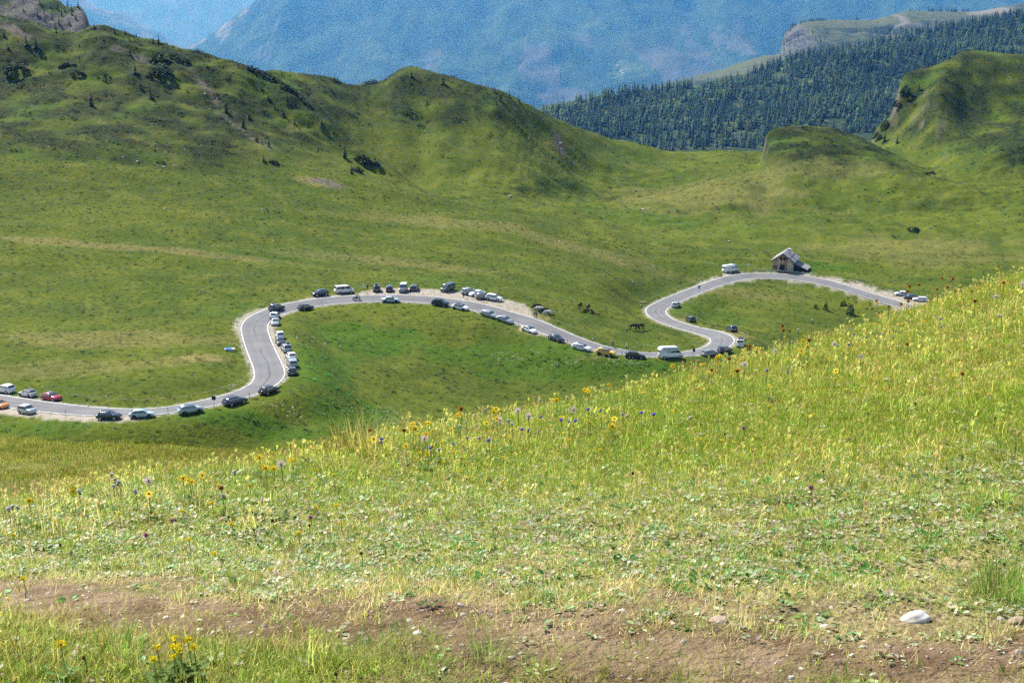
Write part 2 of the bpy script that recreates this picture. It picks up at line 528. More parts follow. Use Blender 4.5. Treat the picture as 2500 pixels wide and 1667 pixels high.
# behind the spur / knoll
ROWD = [(-900,0,30),(560,0,26),(620,0,20),(700,0,18),(900,0,16),(1000,0,10),(1040,0,-6),(1250,0,-50),(1450,0,-48),(1600,0,-45),(1800,0,-25),(1850,0,-15),(1872,0,12),(2000,0,12),(2127,0,14),(2180,0,10),(2264,0,-10),(2350,0,-60),(2500,0,-95),(3300,0,-95)]
_pc = np.array(ROWC, float); _pd = np.array(ROWD, float)
_px = np.unique(np.concatenate([_pc[:, 0], _pd[:, 0]]))
_dpts = [(p, np.interp(p, _pc[:, 0], _pc[:, 1]) * (1.055 if p > 1040 or p < 600 else 1.085), np.interp(p, _pc[:, 0], _pc[:, 2]) + np.interp(p, _pd[:, 0], _pd[:, 2])) for p in _px]
ROWS.append(row_img(_dpts))
ROWE = [(-900,760,-60),(-300,700,-15),(0,680,50),(300,676,100),(500,665,155),(600,665,172),(668,668,173),(743,675,178),(808,680,189),(859,684,207),(898,688,206),(942,692,195),(966,694,174),(984,695,157),(1002,695,158),(1046,690,174),(1136,680,200),(1225,680,227),(1300,695,262),(1328,700,277),(1438,718,322),(1498,728,341),(1587,736,359),(1632,738,372),(1765,730,368),(1840,742,370),(1867,748,374),(2000,765,378),(2112,785,376),(2124,788,356),(2134,790,330),(2150,792,302),(2172,794,288),(2182,796,262),(2192,798,226),(2202,800,195),(2217,803,179),(2276,815,164),(2321,826,143),(2348,832,126.5),(2380,834,123.5),(2500,832,131),(3300,830,150)]
_de = np.array(_dpts, float); _ee = np.array(ROWE, float)
_pe = np.unique(np.concatenate([_de[:, 0], _ee[:, 0]])); _pe = _pe[(_pe < 2060)]
_e0 = [(p, 0.5*np.interp(p, _de[:, 0], _de[:, 1]) + 0.5*np.interp(p, _ee[:, 0], _ee[:, 1]), 0.46*np.interp(p, _de[:, 0], _de[:, 2]) + 0.54*np.interp(p, _ee[:, 0], _ee[:, 2])) for p in _pe]
_e0 += [(2100,752,380),(2130,754,370),(2165,756,350),(2205,758,318),(2250,760,276),(2298,762,226),(2314,763,232),(2360,762,268),(2430,760,284),(2500,758,280),(3300,755,250)]
ROWS.append(row_img(_e0))
ROWS.append(row_img(ROWE))
e_y, e_z = ROWS[-1]
ROWS.append((e_y * 1.06, e_z - 26.0))
ROWS.append(row_z(940, -215))
ROWS.append(row_z(1350, -300))
RY = np.stack([r[0] for r in ROWS], 1); RZ = np.stack([r[1] for r in ROWS], 1)
for k in range(1, RY.shape[1]):
    RY[:, k] = np.maximum(RY[:, k], RY[:, k-1] * 1.004)

# soften the hill flanks sideways (not the cliffs of the knoll and the eastern hill)
_keep = sstep(0.145, 0.16, ACOLS)[:, None]
for k in range(21, RY.shape[1]):
    zs = smooth1(RZ[:, k], 7); ys = smooth1(RY[:, k], 7)
    kk_ = _keep[:, 0]
    RZ[:, k] = kk_*RZ[:, k] + (1-kk_)*zs; RY[:, k] = kk_*RY[:, k] + (1-kk_)*ys
for k in range(1, RY.shape[1]):
    RY[:, k] = np.maximum(RY[:, k], RY[:, k-1] * 1.004)
# dense lookup table of the smooth ground
LT = np.linspace(math.log(0.5), math.log(1350.0), 1700)
TAB = np.stack([pchip(np.log(RY[i]), RZ[i], LT) for i in range(len(ACOLS))])
def base_z(x, y):
    x = np.asarray(x, float); y = np.maximum(np.asarray(y, float), 0.5)
    a = np.clip(x / y, ACOLS[0], ACOLS[-1])
    ci = np.clip(np.searchsorted(ACOLS, a) - 1, 0, len(ACOLS) - 2)
    ct = (a - ACOLS[ci]) / (ACOLS[ci+1] - ACOLS[ci])
    r = (np.log(y) - LT[0]) / (LT[1] - LT[0])
    ri = np.clip(r.astype(int), 0, len(LT) - 2); rt = np.clip(r - ri, 0, 1)
    return ((TAB[ci, ri]*(1-rt) + TAB[ci, ri+1]*rt)*(1-ct) + (TAB[ci+1, ri]*(1-rt) + TAB[ci+1, ri+1]*rt)*ct)

def ground(x, y, fine=True):
    x = np.atleast_1d(np.asarray(x, float)); y = np.atleast_1d(np.asarray(y, float))
    z = base_z(x, y)
    near = 1 - sstep(10, 16, y)
    mid = sstep(150, 200, y) * (1 - sstep(450, 520, y))
    hill = sstep(455, 540, y) * (1 - 0.5 * sstep(640, 700, y))
    z = z + near * (0.035 * noise2(x*0.9, y*0.9, 3) + 0.012 * noise2(x*4.1, y*4.1, 4))
    z = z + sstep(14, 20, y) * (1 - sstep(50, 80, y)) * 0.10 * fbm(x*0.3, y*0.3, 3, 5)
    z = z + mid * (0.42 * fbm(x/26, y/26, 3, 21) + 0.16 * noise2(x/5.0, y/4.0, 22) + 0.07 * noise2(x/1.9, y/1.7, 25))
    # long soft terraces and cattle steps in the meadow
    z = z + mid * sstep(330, 380, y) * 0.55 * noise2(x/60 + 0.2*noise2(x/30, y/30, 8), y/9.0, 24)
    z = z + hill * (1.7 * fbm(x/38, y/24, 3, 31) - 1.5 * np.abs(noise2(x/21 + .4*noise2(x/40, y/40, 36), y/60, 35)) + 0.70 * fbm(x/8, y/6, 3, 33) + 0.30 * noise2(x/26, y/3.2 + x/30, 34))
    lat, idx, dist = road_local(x, y)
    m = dist < 45
    if m.any():
        li, ii = lat[m], idx[m]
        W = np.where(li > 0, WLEFT[ii], WRIGHT[ii])
        al = np.abs(li)
        zr = RP[ii, 2] + RBANK[ii] * np.clip(li, -4.2, 4.2)
        # camber fades out beyond the carriageway
        tgt = zr - 0.05 - 0.10 * (1 - sstep(2.4, 3.15, al)) + 0.0 * al
        w = sstep(0, 1, np.clip((al - W) / (7.0 + 0.9 * np.abs(z[m] - zr)), 0, 1))
        z[m] = tgt * (1 - w) + z[m] * w
    return z

def gz(x, y): return float(ground([x], [y])[0])

def hit(px, py, y0=170.0, y1=1000.0):
    """first ground point seen through photo pixel (px, py) beyond y0"""
    dx, dy, dz = ray(px, py)
    Y = np.exp(np.linspace(math.log(y0), math.log(y1), 2600))
    X, Z = dx / dy * Y, dz / dy * Y
    g = ground(X, Y)
    h = np.where(g >= Z)[0]
    i = h[0] if len(h) else len(Y) - 1
    if i > 0:
        f0, f1 = Z[i-1] - g[i-1], Z[i] - g[i]
        t = f0 / (f0 - f1 + 1e-9)
        Yh = Y[i-1] + t * (Y[i] - Y[i-1])
    else:
        Yh = Y[i]
    return float(dx / dy * Yh), float(Yh), gz(dx / dy * Yh, Yh)

# ------------------------------------------------------------------ ground sheet
SEG = [2, 22, 70, 90, 16, 12, 22, 8, 8, 8] + [14, 16, 18, 20, 20, 20, 20, 20, 20, 22, 22, 22] + [26, 34, 26, 40, 10, 14, 40, 44, 6, 4, 3]
SEG = SEG[:RY.shape[1] - 1] + [3] * max(0, RY.shape[1] - 1 - len(SEG))
GX = []
for k in range(RY.shape[1] - 1):
    t = np.linspace(0, 1, SEG[k] + 1)[:-1]
    ly = np.log(RY[:, k])[:, None] * (1 - t) + np.log(RY[:, k+1])[:, None] * t
    GX.append(np.exp(ly))
GX.append(RY[:, -1:])
GYY = np.concatenate(GX, 1)
NC, NR = GYY.shape
gxx = (ACOLS[:, None] * GYY).ravel(); gyy = GYY.ravel()
gzz = ground(gxx, gyy)
_ii = (np.arange(NC - 1)[:, None] * NR + np.arange(NR - 1)[None]).ravel()
gfaces = np.stack([_ii, _ii + NR, _ii + NR + 1, _ii + 1], 1)
gpx, gpy = project(gxx, gyy, gzz)

# footpath in the foreground: worn line across the slope
PATH = np.array([hit(px, py, 1.5, 20)[:2] for px, py in [(-900,1470),(-300,1478),(0,1484),(400,1496),(800,1520),(1200,1545),(1600,1580),(2000,1606),(2300,1630),(2500,1640),(3000,1660),(3600,1690)]])
PATHW = 0.20
def path_d(x, y):
    """signed distance to the footpath, positive beyond it"""
    x = np.atleast_1d(x); y = np.atleast_1d(y)
    best = np.full(len(x), 99.0); sg = np.ones(len(x))
    for i in range(len(PATH) - 1):
        a, b = PATH[i], PATH[i+1]; d = b - a; L = np.hypot(*d); d = d / L
        t = np.clip((x-a[0])*d[0] + (y-a[1])*d[1], 0, L)
        ex, ey = x - a[0] - d[0]*t, y - a[1] - d[1]*t
        r = np.hypot(ex, ey); s = np.sign(d[0]*(y-a[1]) - d[1]*(x-a[0]))
        k = r < best
        best[k] = r[k]; sg[k] = s[k]
    return best * sg

def blob(px, py, rpx, rpy, noise=0.35, scale=30.0, seed=0, X=None, Y=None):
    """soft-edged patch of ground cover, centred where the pixel meets the ground, in metres"""
    x0, y0, _ = hit(px, py)
    X = gxx if X is None else X; Y = gyy if Y is None else Y
    x1, _, _ = hit(px + rpx, py); _, y1, _ = hit(px, py - rpy); _, y2, _ = hit(px, py + rpy)
    rx = max(abs(x1 - x0), 0.5); ry = max(abs(y1 - y2) / 2, 0.8)
    d = np.hypot((X - x0) / rx, (Y - y0) / ry) + noise * noise2(X / scale, Y / scale, seed)
    return 1 - sstep(0.65, 1.15, d)

# ground-cover masks (what grows or lies there; heath also carries painted cloud shade)
lat, idx, dist = road_local(gxx, gyy)
al = np.abs(lat)
G = np.where(lat > 0, GLEFT[idx], GRIGHT[idx])
m_gravel = (dist < 30) * (1 - sstep(-0.7, 0.7, al - G + 0.8 * noise2(gxx/1.3, gyy/1.3, 51)))
m_gravel = np.maximum(m_gravel, (dist < 30) * (1 - sstep(3.1, 3.7, al + 0.5*noise2(gxx/2.0, gyy/2.0, 53))) * 0.3)
m_dirt = np.zeros(len(gxx))
nr = gyy < 12
pd_ = path_d(gxx[nr], gyy[nr])
m_dirt[nr] = 1 - sstep(0.13, 0.45, np.abs(pd_) + 0.24 * fbm(gxx[nr]*1.8, gyy[nr]*2.6, 3, 61) - 0.03)
m_lush = np.zeros(len(gxx)); m_dry = np.zeros(len(gxx)); m_heath_shade = np.zeros(len(gxx)); m_rock = np.zeros(len(gxx))
far = gyy > 150
for i, (px, py, rx, ry, s) in enumerate([(900,830,170,36,1),(780,890,120,60,1),(640,1040,330,36,1),(880,1030,150,50,.9),(1200,880,260,40,.85),(1500,895,330,22,1),(860,800,60,14,.9),(1750,775,120,20,.5),(2020,650,60,9,1),(1560,525,160,22,.5),(120,1035,160,22,.6),(1830,560,60,14,.4),(700,620,240,26,.3),(1100,690,140,20,.35),(560,760,90,22,.45)]):
    m_lush[far] = np.maximum(m_lush[far], s * blob(px, py, rx, ry, 0.4, 9.0, 70 + i, gxx[far], gyy[far]))
for i, (px, py, rx, ry, s) in enumerate([(480,872,95,12,1),(300,830,260,24,.6),(1290,770,60,14,.9),(300,605,500,10,.8),(900,635,300,14,.55),(1250,560,330,16,.6),(1700,470,250,40,.5),(2000,400,200,30,.5),(1650,785,60,8,.9),(1790,815,70,9,.8),(200,900,250,20,.5),(780,445,70,12,.9),(2240,610,260,40,.45),(1850,720,130,10,.6),(120,1200,600,30,.3)]):
    m_dry[far] = np.maximum(m_dry[far], s * blob(px, py, rx, ry, 0.45, 14.0, 90 + i, gxx[far], gyy[far]))
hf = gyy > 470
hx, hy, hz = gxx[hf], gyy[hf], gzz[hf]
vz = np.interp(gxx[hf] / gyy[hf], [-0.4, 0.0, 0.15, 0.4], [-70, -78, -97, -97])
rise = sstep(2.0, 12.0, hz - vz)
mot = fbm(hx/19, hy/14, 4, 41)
m_heath_shade[hf] = np.clip(rise * (0.80 + 1.1 * mot), 0, 1)  # heath cover, spread widely so cloud shade is painted into the hill colour
m_lush[hf] = np.maximum(m_lush[hf], rise * sstep(0.1, 0.55, fbm(hx/23, hy/30, 3, 43)) * 0.8)
def strip(p0, p1, w, seed, s=1.0):
    """worn or stony streak between two photo pixels"""
    a = np.array(hit(*p0)[:2]); b = np.array(hit(*p1)[:2]); d = b - a; L = np.hypot(*d); d = d / L
    t = np.clip((hx-a[0])*d[0] + (hy-a[1])*d[1], 0, L)
    r = np.hypot(hx-a[0]-d[0]*t, hy-a[1]-d[1]*t)
    return s * (1 - sstep(0.5, 1.2, r / w + 0.7 * fbm(hx/3.0, hy/3.0, 3, seed)))
rk = np.zeros(len(hx))
for i, (p0, p1, w, s) in enumerate([((12,62),(60,88),2.6,1),((488,200),(535,255),1.8,.75),((440,150),(478,182),1.2,.5),((545,280),(660,360),3.2,.42),((330,140),(365,150),2.4,.8),((770,440),(830,455),3.0,.9),((1360,330),(1372,375),2.6,.9),((280,118),(300,122),2.4,.7),((1255,262),(1270,275),2.0,.6),
        ((2258,258),(2226,296),1.6,.7),((2275,266),(2240,306),1.1,.7),((2250,232),(2262,228),1.4,.9),((2240,318),(2250,308),1.4,.9),((2172,352),(2180,348),1.2,.8),((2305,285),(2290,330),1.6,.5),((2310,300),(2280,340),1.5,.4)]):
    rk = np.maximum(rk, strip(p0, p1, w, 120 + i, s))
# bare rock where the ground is steepest (west faces of the knoll and the eastern hill)
_zg = gzz.reshape(NC, NR)
slx = np.abs(np.gradient(_zg, axis=0)) / np.maximum(np.abs(np.gradient(gxx.reshape(NC, NR), axis=0)), 1e-3)
rk = np.maximum(rk, 0.8 * sstep(1.5, 2.6, slx.ravel()[hf] + 1.3 * fbm(hx/5, hy/5 + hz/4, 3, 131)) * (hx > 60) * (hy > 640))
m_rock[hf] = rk
for p0, p1 in [((0,170),(100,215)),((100,215),(250,300)),((250,300),(350,345)),((350,345),(430,385)),((640,330),(720,300)),((1290,330),(1400,360)),((560,160),(700,190))]:
    m_dry[hf] = np.maximum(m_dry[hf], strip(p0, p1, 0.9, 160, .8))
ground_me = mesh_np('ground', np.stack([gxx, gyy, gzz], 1), gfaces)
for nm, v in (('gravel', m_gravel), ('dirt', m_dirt), ('lush', m_lush), ('dry', m_dry), ('heath', m_heath_shade), ('rock', m_rock), ('fore', 1 - sstep(12, 30, gyy)), ('shoulder', sstep(11, 14, gyy) * (1 - sstep(50, 70, gyy)))):
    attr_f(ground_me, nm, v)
ground_obj = structure(add('ground', ground_me))

def ground_material():
    t = NT('meadow_ground')
    n_big = t.noise(0.018, 3); n_mid = t.noise(0.11, 4, 0.6); n_sm = t.noise(0.75, 4, 0.62); n_fine = t.noise(5.0, 4, 0.6)
    olive, green, pale = (0.105, 0.132, 0.009), (0.062, 0.100, 0.006), (0.145, 0.158, 0.018)
    bd = t.noise(1.0, 4, 0.6, t.scaled(0.012, 0.045, 0.08)); c = t.mix(t.ramp(n_big, 0.35, 0.65), olive, green); c = t.mix(t.ramp(bd, 0.42, 0.60, 0, 0.7), c, (0.060, 0.092, 0.009))
    c = t.mix(t.ramp(n_mid, 0.42, 0.70, 0, 0.75), c, pale)
    c = t.mix(t.ramp(n_sm, 0.50, 0.68, 0, 0.55), c, (0.062, 0.088, 0.014))
    c = t.mix(t.math('MULTIPLY', t.attr('dry'), t.ramp(n_sm, 0.25, 0.65)), c, (0.24, 0.195, 0.075))
    c = t.mix(t.math('MULTIPLY', t.attr('lush'), t.ramp(n_sm, 0.75, 0.35, 0.35, 1.0)), c, (0.055, 0.118, 0.008))
    hv = t.mix(t.ramp(n_sm, 0.35, 0.68), (0.036, 0.055, 0.007), (0.012, 0.021, 0.004))  # heath tones, extra dark to stand in for cloud shade
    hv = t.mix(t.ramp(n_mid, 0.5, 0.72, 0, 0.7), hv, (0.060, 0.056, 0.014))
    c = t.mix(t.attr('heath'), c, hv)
    c = t.mix(t.attr('shoulder'), c, t.mix(t.ramp(t.noise(1.6, 4), 0.4, 0.68), (0.17, 0.16, 0.030), (0.105, 0.125, 0.020)))
    th_ = t.noise(1.0, 4, 0.7, t.scaled(60.0, 34.0, 40.0)); fore = t.mix(t.ramp(n_fine, 0.35, 0.65), t.mix(t.ramp(th_, .38, .62), (0.13, 0.10, 0.045), (0.38, 0.32, 0.15)), t.mix(t.ramp(th_, .38, .62), (0.06, 0.07, 0.018), (0.22, 0.23, 0.07)))
    c = t.mix(t.attr('fore'), c, fore)
    soil = t.mix(t.ramp(t.noise(3.2, 5, 0.65), 0.35, 0.68), (0.120, 0.076, 0.043), (0.25, 0.180, 0.110))
    soil = t.mix(t.ramp(t.noise(26.0, 3), 0.62, 0.75), soil, (0.40, 0.32, 0.24))
    c = t.mix(t.attr('dirt'), c, soil)
    rock = t.mix(t.ramp(t.noise(0.9, 5, 0.7), 0.35, 0.65), (0.060, 0.050, 0.036), (0.19, 0.165, 0.13))
    c = t.mix(t.attr('rock'), c, rock)
    grav = t.mix(t.ramp(t.noise(2.6, 5, 0.7), 0.35, 0.7), (0.30, 0.255, 0.20), (0.46, 0.42, 0.36))
    c = t.mix(t.math('MULTIPLY', t.attr('gravel'), t.ramp(t.noise(0.9, 4), 0.25, 0.5)), c, grav)
    h = t.math('ADD', t.math('MULTIPLY', n_sm, 0.8), t.math('MULTIPLY', t.noise(2.4, 3, 0.6), 0.35))
    hf_ = t.math('ADD', t.noise(9.0, 5, 0.65), t.math('MULTIPLY', t.noise(40.0, 3), 0.4))
    b1 = t.n('ShaderNodeBump'); t.link(h, b1.inputs['Height']); b1.inputs['Distance'].default_value = 0.9
    t.link(t.ramp(t.attr('fore'), 0.0, 1.0, 0.55, 0.0), b1.inputs['Strength'])
    b2 = t.n('ShaderNodeBump'); t.link(hf_, b2.inputs['Height']); b2.inputs['Distance'].default_value = 0.05
    t.link(t.math('MULTIPLY', t.attr('fore'), 0.9), b2.inputs['Strength']); t.link(b1.outputs[0], b2.inputs['Normal'])
    t.bsdf(c, 0.95, b2.outputs[0], 0.08)
    return t.mat
ground_me.materials.append(ground_material())

# ------------------------------------------------------------------ road
def ribbon(name, offs, lift, mat, s0=0, s1=None, parent=None, thick=None):
    i0 = 0 if not s0 else int(np.searchsorted(RS, s0)); i1 = len(RS) if s1 is None else int(np.searchsorted(RS, s1))
    V = []
    for k in range(i0, i1):
        for o in offs:
            V.append((RP[k, 0] + RN[k, 0]*o, RP[k, 1] + RN[k, 1]*o, RP[k, 2] + RBANK[k]*o + lift))
    n = len(offs); F = []
    for k in range(i1 - i0 - 1):
        for j in range(n - 1):
            b = k*n + j
            F.append((b, b+1, b+n+1, b+n))
    return structure(add(name, mesh_np(name, V, F, [mat]), parent))

def asphalt_material():
    t = NT('asphalt')
    n = t.noise(0.22, 4, 0.6); f = t.noise(14.0, 3, 0.6)
    c = t.mix(t.ramp(n, 0.3, 0.7), (0.150, 0.150, 0.158), (0.205, 0.203, 0.210))
    c = t.mix(t.ramp(f, 0.35, 0.7, 0, 0.35), c, (0.11, 0.11, 0.115))
    # crack sealant wandering along the middle
    lt = t.attr('lat'); al_ = t.attr('along')
    comb = t.n('ShaderNodeCombineXYZ'); t.link(al_, comb.inputs[0])
    wob = t.noise(0.08, 5, 0.7, comb.outputs[0])
    dd = t.math('ABSOLUTE', t.math('SUBTRACT', lt, t.math('MULTIPLY', t.math('SUBTRACT', wob, 0.5), 2.2)))
    gate = t.ramp(t.noise(0.03, 3, 0.5, comb.outputs[0]), 0.42, 0.55)
    c = t.mix(t.math('MULTIPLY', t.ramp(dd, 0.10, 0.28, 0.75, 0.0), gate), c, (0.07, 0.07, 0.075))
    dw = t.math('ABSOLUTE', t.math('SUBTRACT', t.math('ABSOLUTE', lt), 1.55))
    c = t.mix(t.ramp(dw, 0.15, 0.7, 0.30, 0.0), c, (0.120, 0.120, 0.126))
    t.bsdf(c, 0.85, t.bump(f, 0.25, 0.01), 0.25)
    return t.mat
MAT_ASPHALT = asphalt_material()
MAT_LINE = plain('road_paint', (0.80, 0.80, 0.78), 0.6, 0, 0.10, 1.2)
road = ribbon('road', np.linspace(-HALF, HALF, 9), 0.0, MAT_ASPHALT)
attr_f(road.data, 'lat', np.tile(np.linspace(-HALF, HALF, 9), len(RS)))
attr_f(road.data, 'along', np.repeat(RS, 9))
ribbon('edge_line', (2.84, 3.02), 0.014, MAT_LINE, parent=road)
ribbon('edge_line', (-3.02, -2.84), 0.014, MAT_LINE, parent=road)
# ------------------------------------------------------------------ far hills and mountains
def loft(name, rows, a, nrow, disp=None, scale=1.0):
    """rows: list of ('i', pts(px,Y,py)) or ('z', Y, Z) from near to far; a: columns x/y; nrow: quads per band"""
    R = []
    for r in rows:
        if r[0] == 'i': R.append(row_img(r[1], a))
        else: R.append((np.full(len(a), float(r[1])), np.full(len(a), float(r[2]))))
    Y = np.stack([r[0] for r in R], 1); Z = np.stack([r[1] for r in R], 1)
    for k in range(1, Y.shape[1]): Y[:, k] = np.maximum(Y[:, k], Y[:, k-1] * 1.002)
    T = np.concatenate([np.linspace(k, k+1, n + 1)[:-1] for k, n in enumerate(nrow)] + [[len(nrow)]])
    kk = np.arange(Y.shape[1])
    yy = np.stack([np.interp(T, kk, Y[i]) for i in range(len(a))])
    zz = np.stack([pchip(Y[i], Z[i], yy[i]) for i in range(len(a))])
    xx = a[:, None] * yy
    if disp is not None: zz = zz + disp(xx, yy, zz, np.broadcast_to(T, zz.shape))
    nc, nr_ = zz.shape
    ii = (np.arange(nc - 1)[:, None] * nr_ + np.arange(nr_ - 1)[None]).ravel()
    me = mesh_np(name, np.stack([xx.ravel(), yy.ravel(), zz.ravel()], 1) * scale, np.stack([ii, ii+nr_, ii+nr_+1, ii+1], 1))
    return me, xx, yy, zz

def patches(xx, yy, zz, spec):
    """patch masks on a slope: (px, py, rx, rz) -> ragged ellipse in metres around the spot seen there"""
    X, Y, Z = xx.ravel(), yy.ravel(), zz.ravel()
    qx, qy = project(X, Y, Z)
    m = np.zeros(len(X))
    for i, (px, py, rx, rz, rot, s) in enumerate(spec):
        k = np.argmin((qx - px)**2 + (qy - py)**2)
        dx, dz = X - X[k], Z - Z[k]
        c, s_ = math.cos(rot), math.sin(rot)
        u, v = dx*c + dz*s_, -dx*s_ + dz*c
        d = np.hypot(u / rx, v / rz) + 0.45 * fbm(X / rx * 1.6, Z / rz * 1.6, 3, 300 + i)
        m = np.maximum(m, s * (1 - sstep(0.75, 1.1, d)))
    return m

# wooded hillside on the right
FSC, PSC, MSC, RSC = 1.5, 1.75, 2.0, 1.7          # how many times farther than first surveyed each range stands
FA = np.linspace(-0.02, 0.55, 190)
F_CREST = [(900,1700,330),(1250,1720,296),(1340,1740,272),(1450,1760,252),(1600,1800,226),(1800,1850,193),(1900,1880,160),(2000,1900,132),(2150,1930,104),(2300,1960,78),(2400,1985,58),(2500,2010,38),(2700,2060,0),(3300,2150,-70)]
F_BASE = [(900,1250,440),(1340,1250,430),(1600,1260,425),(2000,1280,400),(2500,1300,380),(3300,1300,380)]
def f_disp(x, y, z, t): return 9.0 * fbm(x/170, y/120, 3, 201) * np.clip(t, 0, 1)
forest_me, fxx, fyy, fzz = loft('wooded_hill', [('z', 1100, -300), ('i', F_BASE), ('i', [(p, 0.45*b + 0.55*np.interp(p, [q[0] for q in F_BASE], [q[1] for q in F_BASE]), 0.55*c + 0.45*np.interp(p, [q[0] for q in F_BASE], [q[2] for q in F_BASE])) for p, b, c in F_CREST]), ('i', F_CREST), ('z', 2350, -330)], FA, [6, 26, 34, 10], f_disp, FSC)
t = NT('forest_floor')
t.bsdf(t.mix(t.ramp(t.noise(0.05, 4), 0.5, 0.72), (0.030, 0.050, 0.018), (0.11, 0.13, 0.05)), 0.95, None, 0.05)
forest_me.materials.append(t.mat)
structure(add('wooded_hill', forest_me))

# plateau with a cut-over clearing and a crag at its end
PA = np.linspace(0.10, 0.55, 260)
P_TOP = [(1200,2700,300),(1600,2750,215),(1720,2800,182),(1760,2800,172),(1800,2820,157),(1840,2830,143),(1871,2840,136),(1895,2845,134),(1906,2850,128),(1910,2852,104),(1914,2855,86),(1937,2865,64),(1967,2880,52),(2014,2900,49),(2127,2950,49),(2178,2980,37),(2223,3010,27),(2306,3050,27),(2380,3080,29),(2425,3100,22),(2500,3130,8),(2700,3200,-20),(3300,3300,-60)]
P_MID = [(p, y*0.90, 0.62*q + 0.38*330 if p < 1900 else 0.5*q + 0.5*250) for p, y, q in P_TOP]
def p_disp(x, y, z, t): return (12.0 * fbm(x/160, y/160, 4, 211) + 4.0*noise2(x/40, y/40, 212)) * np.clip(t - 0.5, 0, 1) * (t < 2.6)
plat_me, pxx, pyy, pzz = loft('plateau_hill', [('z', 2250, -420), ('i', [(1200,2400,380),(3300,2500,300)]), ('i', P_MID), ('i', P_TOP), ('z', 3600, -420)], PA, [4, 24, 44, 8], p_disp, PSC)
mk = patches(pxx, pyy, pzz, [(2080,95,150,70,0.05,1),(2250,52,190,45,0.1,1),(2150,75,170,50,0.1,1),(1990,110,70,45,0,1),(1860,165,55,40,0.3,1),(1800,175,60,30,0.2,.9),(2350,45,120,30,0,1)])
mr = patches(pxx, pyy, pzz, [(1950,92,26,26,0.5,1),(1925,108,16,30,0.3,.8),(1935,125,30,20,0.5,.7)])
mp = patches(pxx, pyy, pzz, [(2212,52,10,12,0.3,1),(2240,63,40,3,-0.15,1),(2190,62,26,3,0.2,1),(2400,27,60,5,0.1,1)])
attr_f(plat_me, 'meadow', mk); attr_f(plat_me, 'rock', mr); attr_f(plat_me, 'track', mp)
t = NT('plateau_cover')
c = t.mix(t.ramp(t.noise(0.03, 5, 0.65), 0.35, 0.65), (0.030, 0.048, 0.020), (0.075, 0.085, 0.040))
cm = t.mix(t.ramp(t.noise(0.05, 5, 0.7), 0.3, 0.7), (0.055, 0.070, 0.028), (0.12, 0.125, 0.060))
c = t.mix(t.attr('meadow'), c, cm)
c = t.mix(t.attr('rock'), c, t.mix(t.ramp(t.noise(0.12, 4), 0.35, 0.65), (0.06, 0.058, 0.05), (0.145, 0.14, 0.13)))
c = t.mix(t.attr('track'), c, (0.18, 0.165, 0.14))
t.bsdf(c, 0.95, t.bump(t.noise(0.12, 4, 0.6), 0.6, 3.0), 0.05)
plat_me.materials.append(t.mat)
structure(add('plateau_hill', plat_me))

# the big wooded mountain across the valley
MA = np.linspace(-0.42, 0.62, 330)
M_TOP = [(-700,6500,520),(0,7000,380),(300,7300,232),(400,7500,160),(455,7600,118),(500,7700,91),(560,7800,50),(628,7900,0),(700,8000,-50),(800,8100,-105),(1000,8200,-150),(1300,8300,-180),(1700,8300,-185),(2200,8300,-190),(3300,8300,-190)]
M_BOT = [(-700,5200,560),(0,5300,470),(400,5400,400),(1250,5500,360),(3300,5500,360)]
def blend(A, B, t, Y):
    return [(p, (1-t)*np.interp(p, [q[0] for q in B], [q[1] for q in B]) + t*y, (1-t)*np.interp(p, [q[0] for q in B], [q[2] for q in B]) + t*q_) for p, y, q_ in A]
def m_disp(x, y, z, t):
    rid = 1 - np.abs(fbm(x/620 + 0.25*noise2(x/900, y/900, 226), y/1500, 4, 221))
    return (110.0 * (rid - 0.6) + 34 * fbm(x/210, y/300, 4, 223)) * sstep(0.3, 1.2, t) * (1 - 0.8*sstep(2.6, 3.0, t))
mount_me, mxx, myy, mzz = loft('mountain', [('z', 4700, -980), ('i', M_BOT), ('i', blend(M_TOP, M_BOT, 0.5, 0)), ('i', M_TOP), ('z', 9200, -980)], MA, [4, 50, 70, 6], m_disp, MSC)
mm = patches(mxx, myy, mzz, [(880,125,60,40,0.5,1),(920,118,70,34,-0.5,1),(840,142,60,14,0.45,.9),(1460,60,330,22,0.12,.75),(1420,85,160,14,0.2,.7),(1240,120,240,40,0.45,.55),(1130,165,120,40,0.4,.45),(1545,168,78,20,-0.1,1),(1510,163,50,16,0.1,1),(1495,182,46,10,0.2,.9),(1440,205,80,8,0.3,.6),(1330,160,160,30,0.4,.4),(880,30,130,10,0.1,.35)])
md = patches(mxx, myy, mzz, [(1330,175,60,120,0.1,1),(1260,205,44,80,0,1),(1290,150,30,90,0,.8),(1435,110,60,40,0,.6),(1640,150,90,70,-0.6,1),(1720,160,70,90,-0.3,1),(1690,185,120,50,0,1),(1600,140,110,34,-0.6,.9),(1760,90,40,60,-0.4,.7),(1680,80,40,50,-0.5,.7),(1560,125,90,30,-0.5,.8),(1800,60,40,40,-0.5,.6),(650,130,50,40,0,.6),(1060,140,60,50,0,.5),(660,60,80,30,0,.3),(1800,110,60,60,-0.4,.7),(1380,235,90,30,0,.8),(1430,100,40,30,0,.7)])
mrk = patches(mxx, myy, mzz, [(545,60,40,70,0.65,1),(515,90,40,60,0.6,.9),(600,18,40,60,0.7,1),(480,108,30,34,0.6,.8),(560,75,36,50,0.6,.8)])
attr_f(mount_me, 'meadow', mm); attr_f(mount_me, 'dead', md); attr_f(mount_me, 'rock', mrk)
t = NT('far_forest')
st = t.noise(1.0, 5, 0.7, t.scaled(0.010, 0.002, 0.003)); st2 = t.noise(1.0, 4, 0.7, t.scaled(0.003, 0.0015, 0.0011))
fine = t.noise(0.028, 4, 0.75)
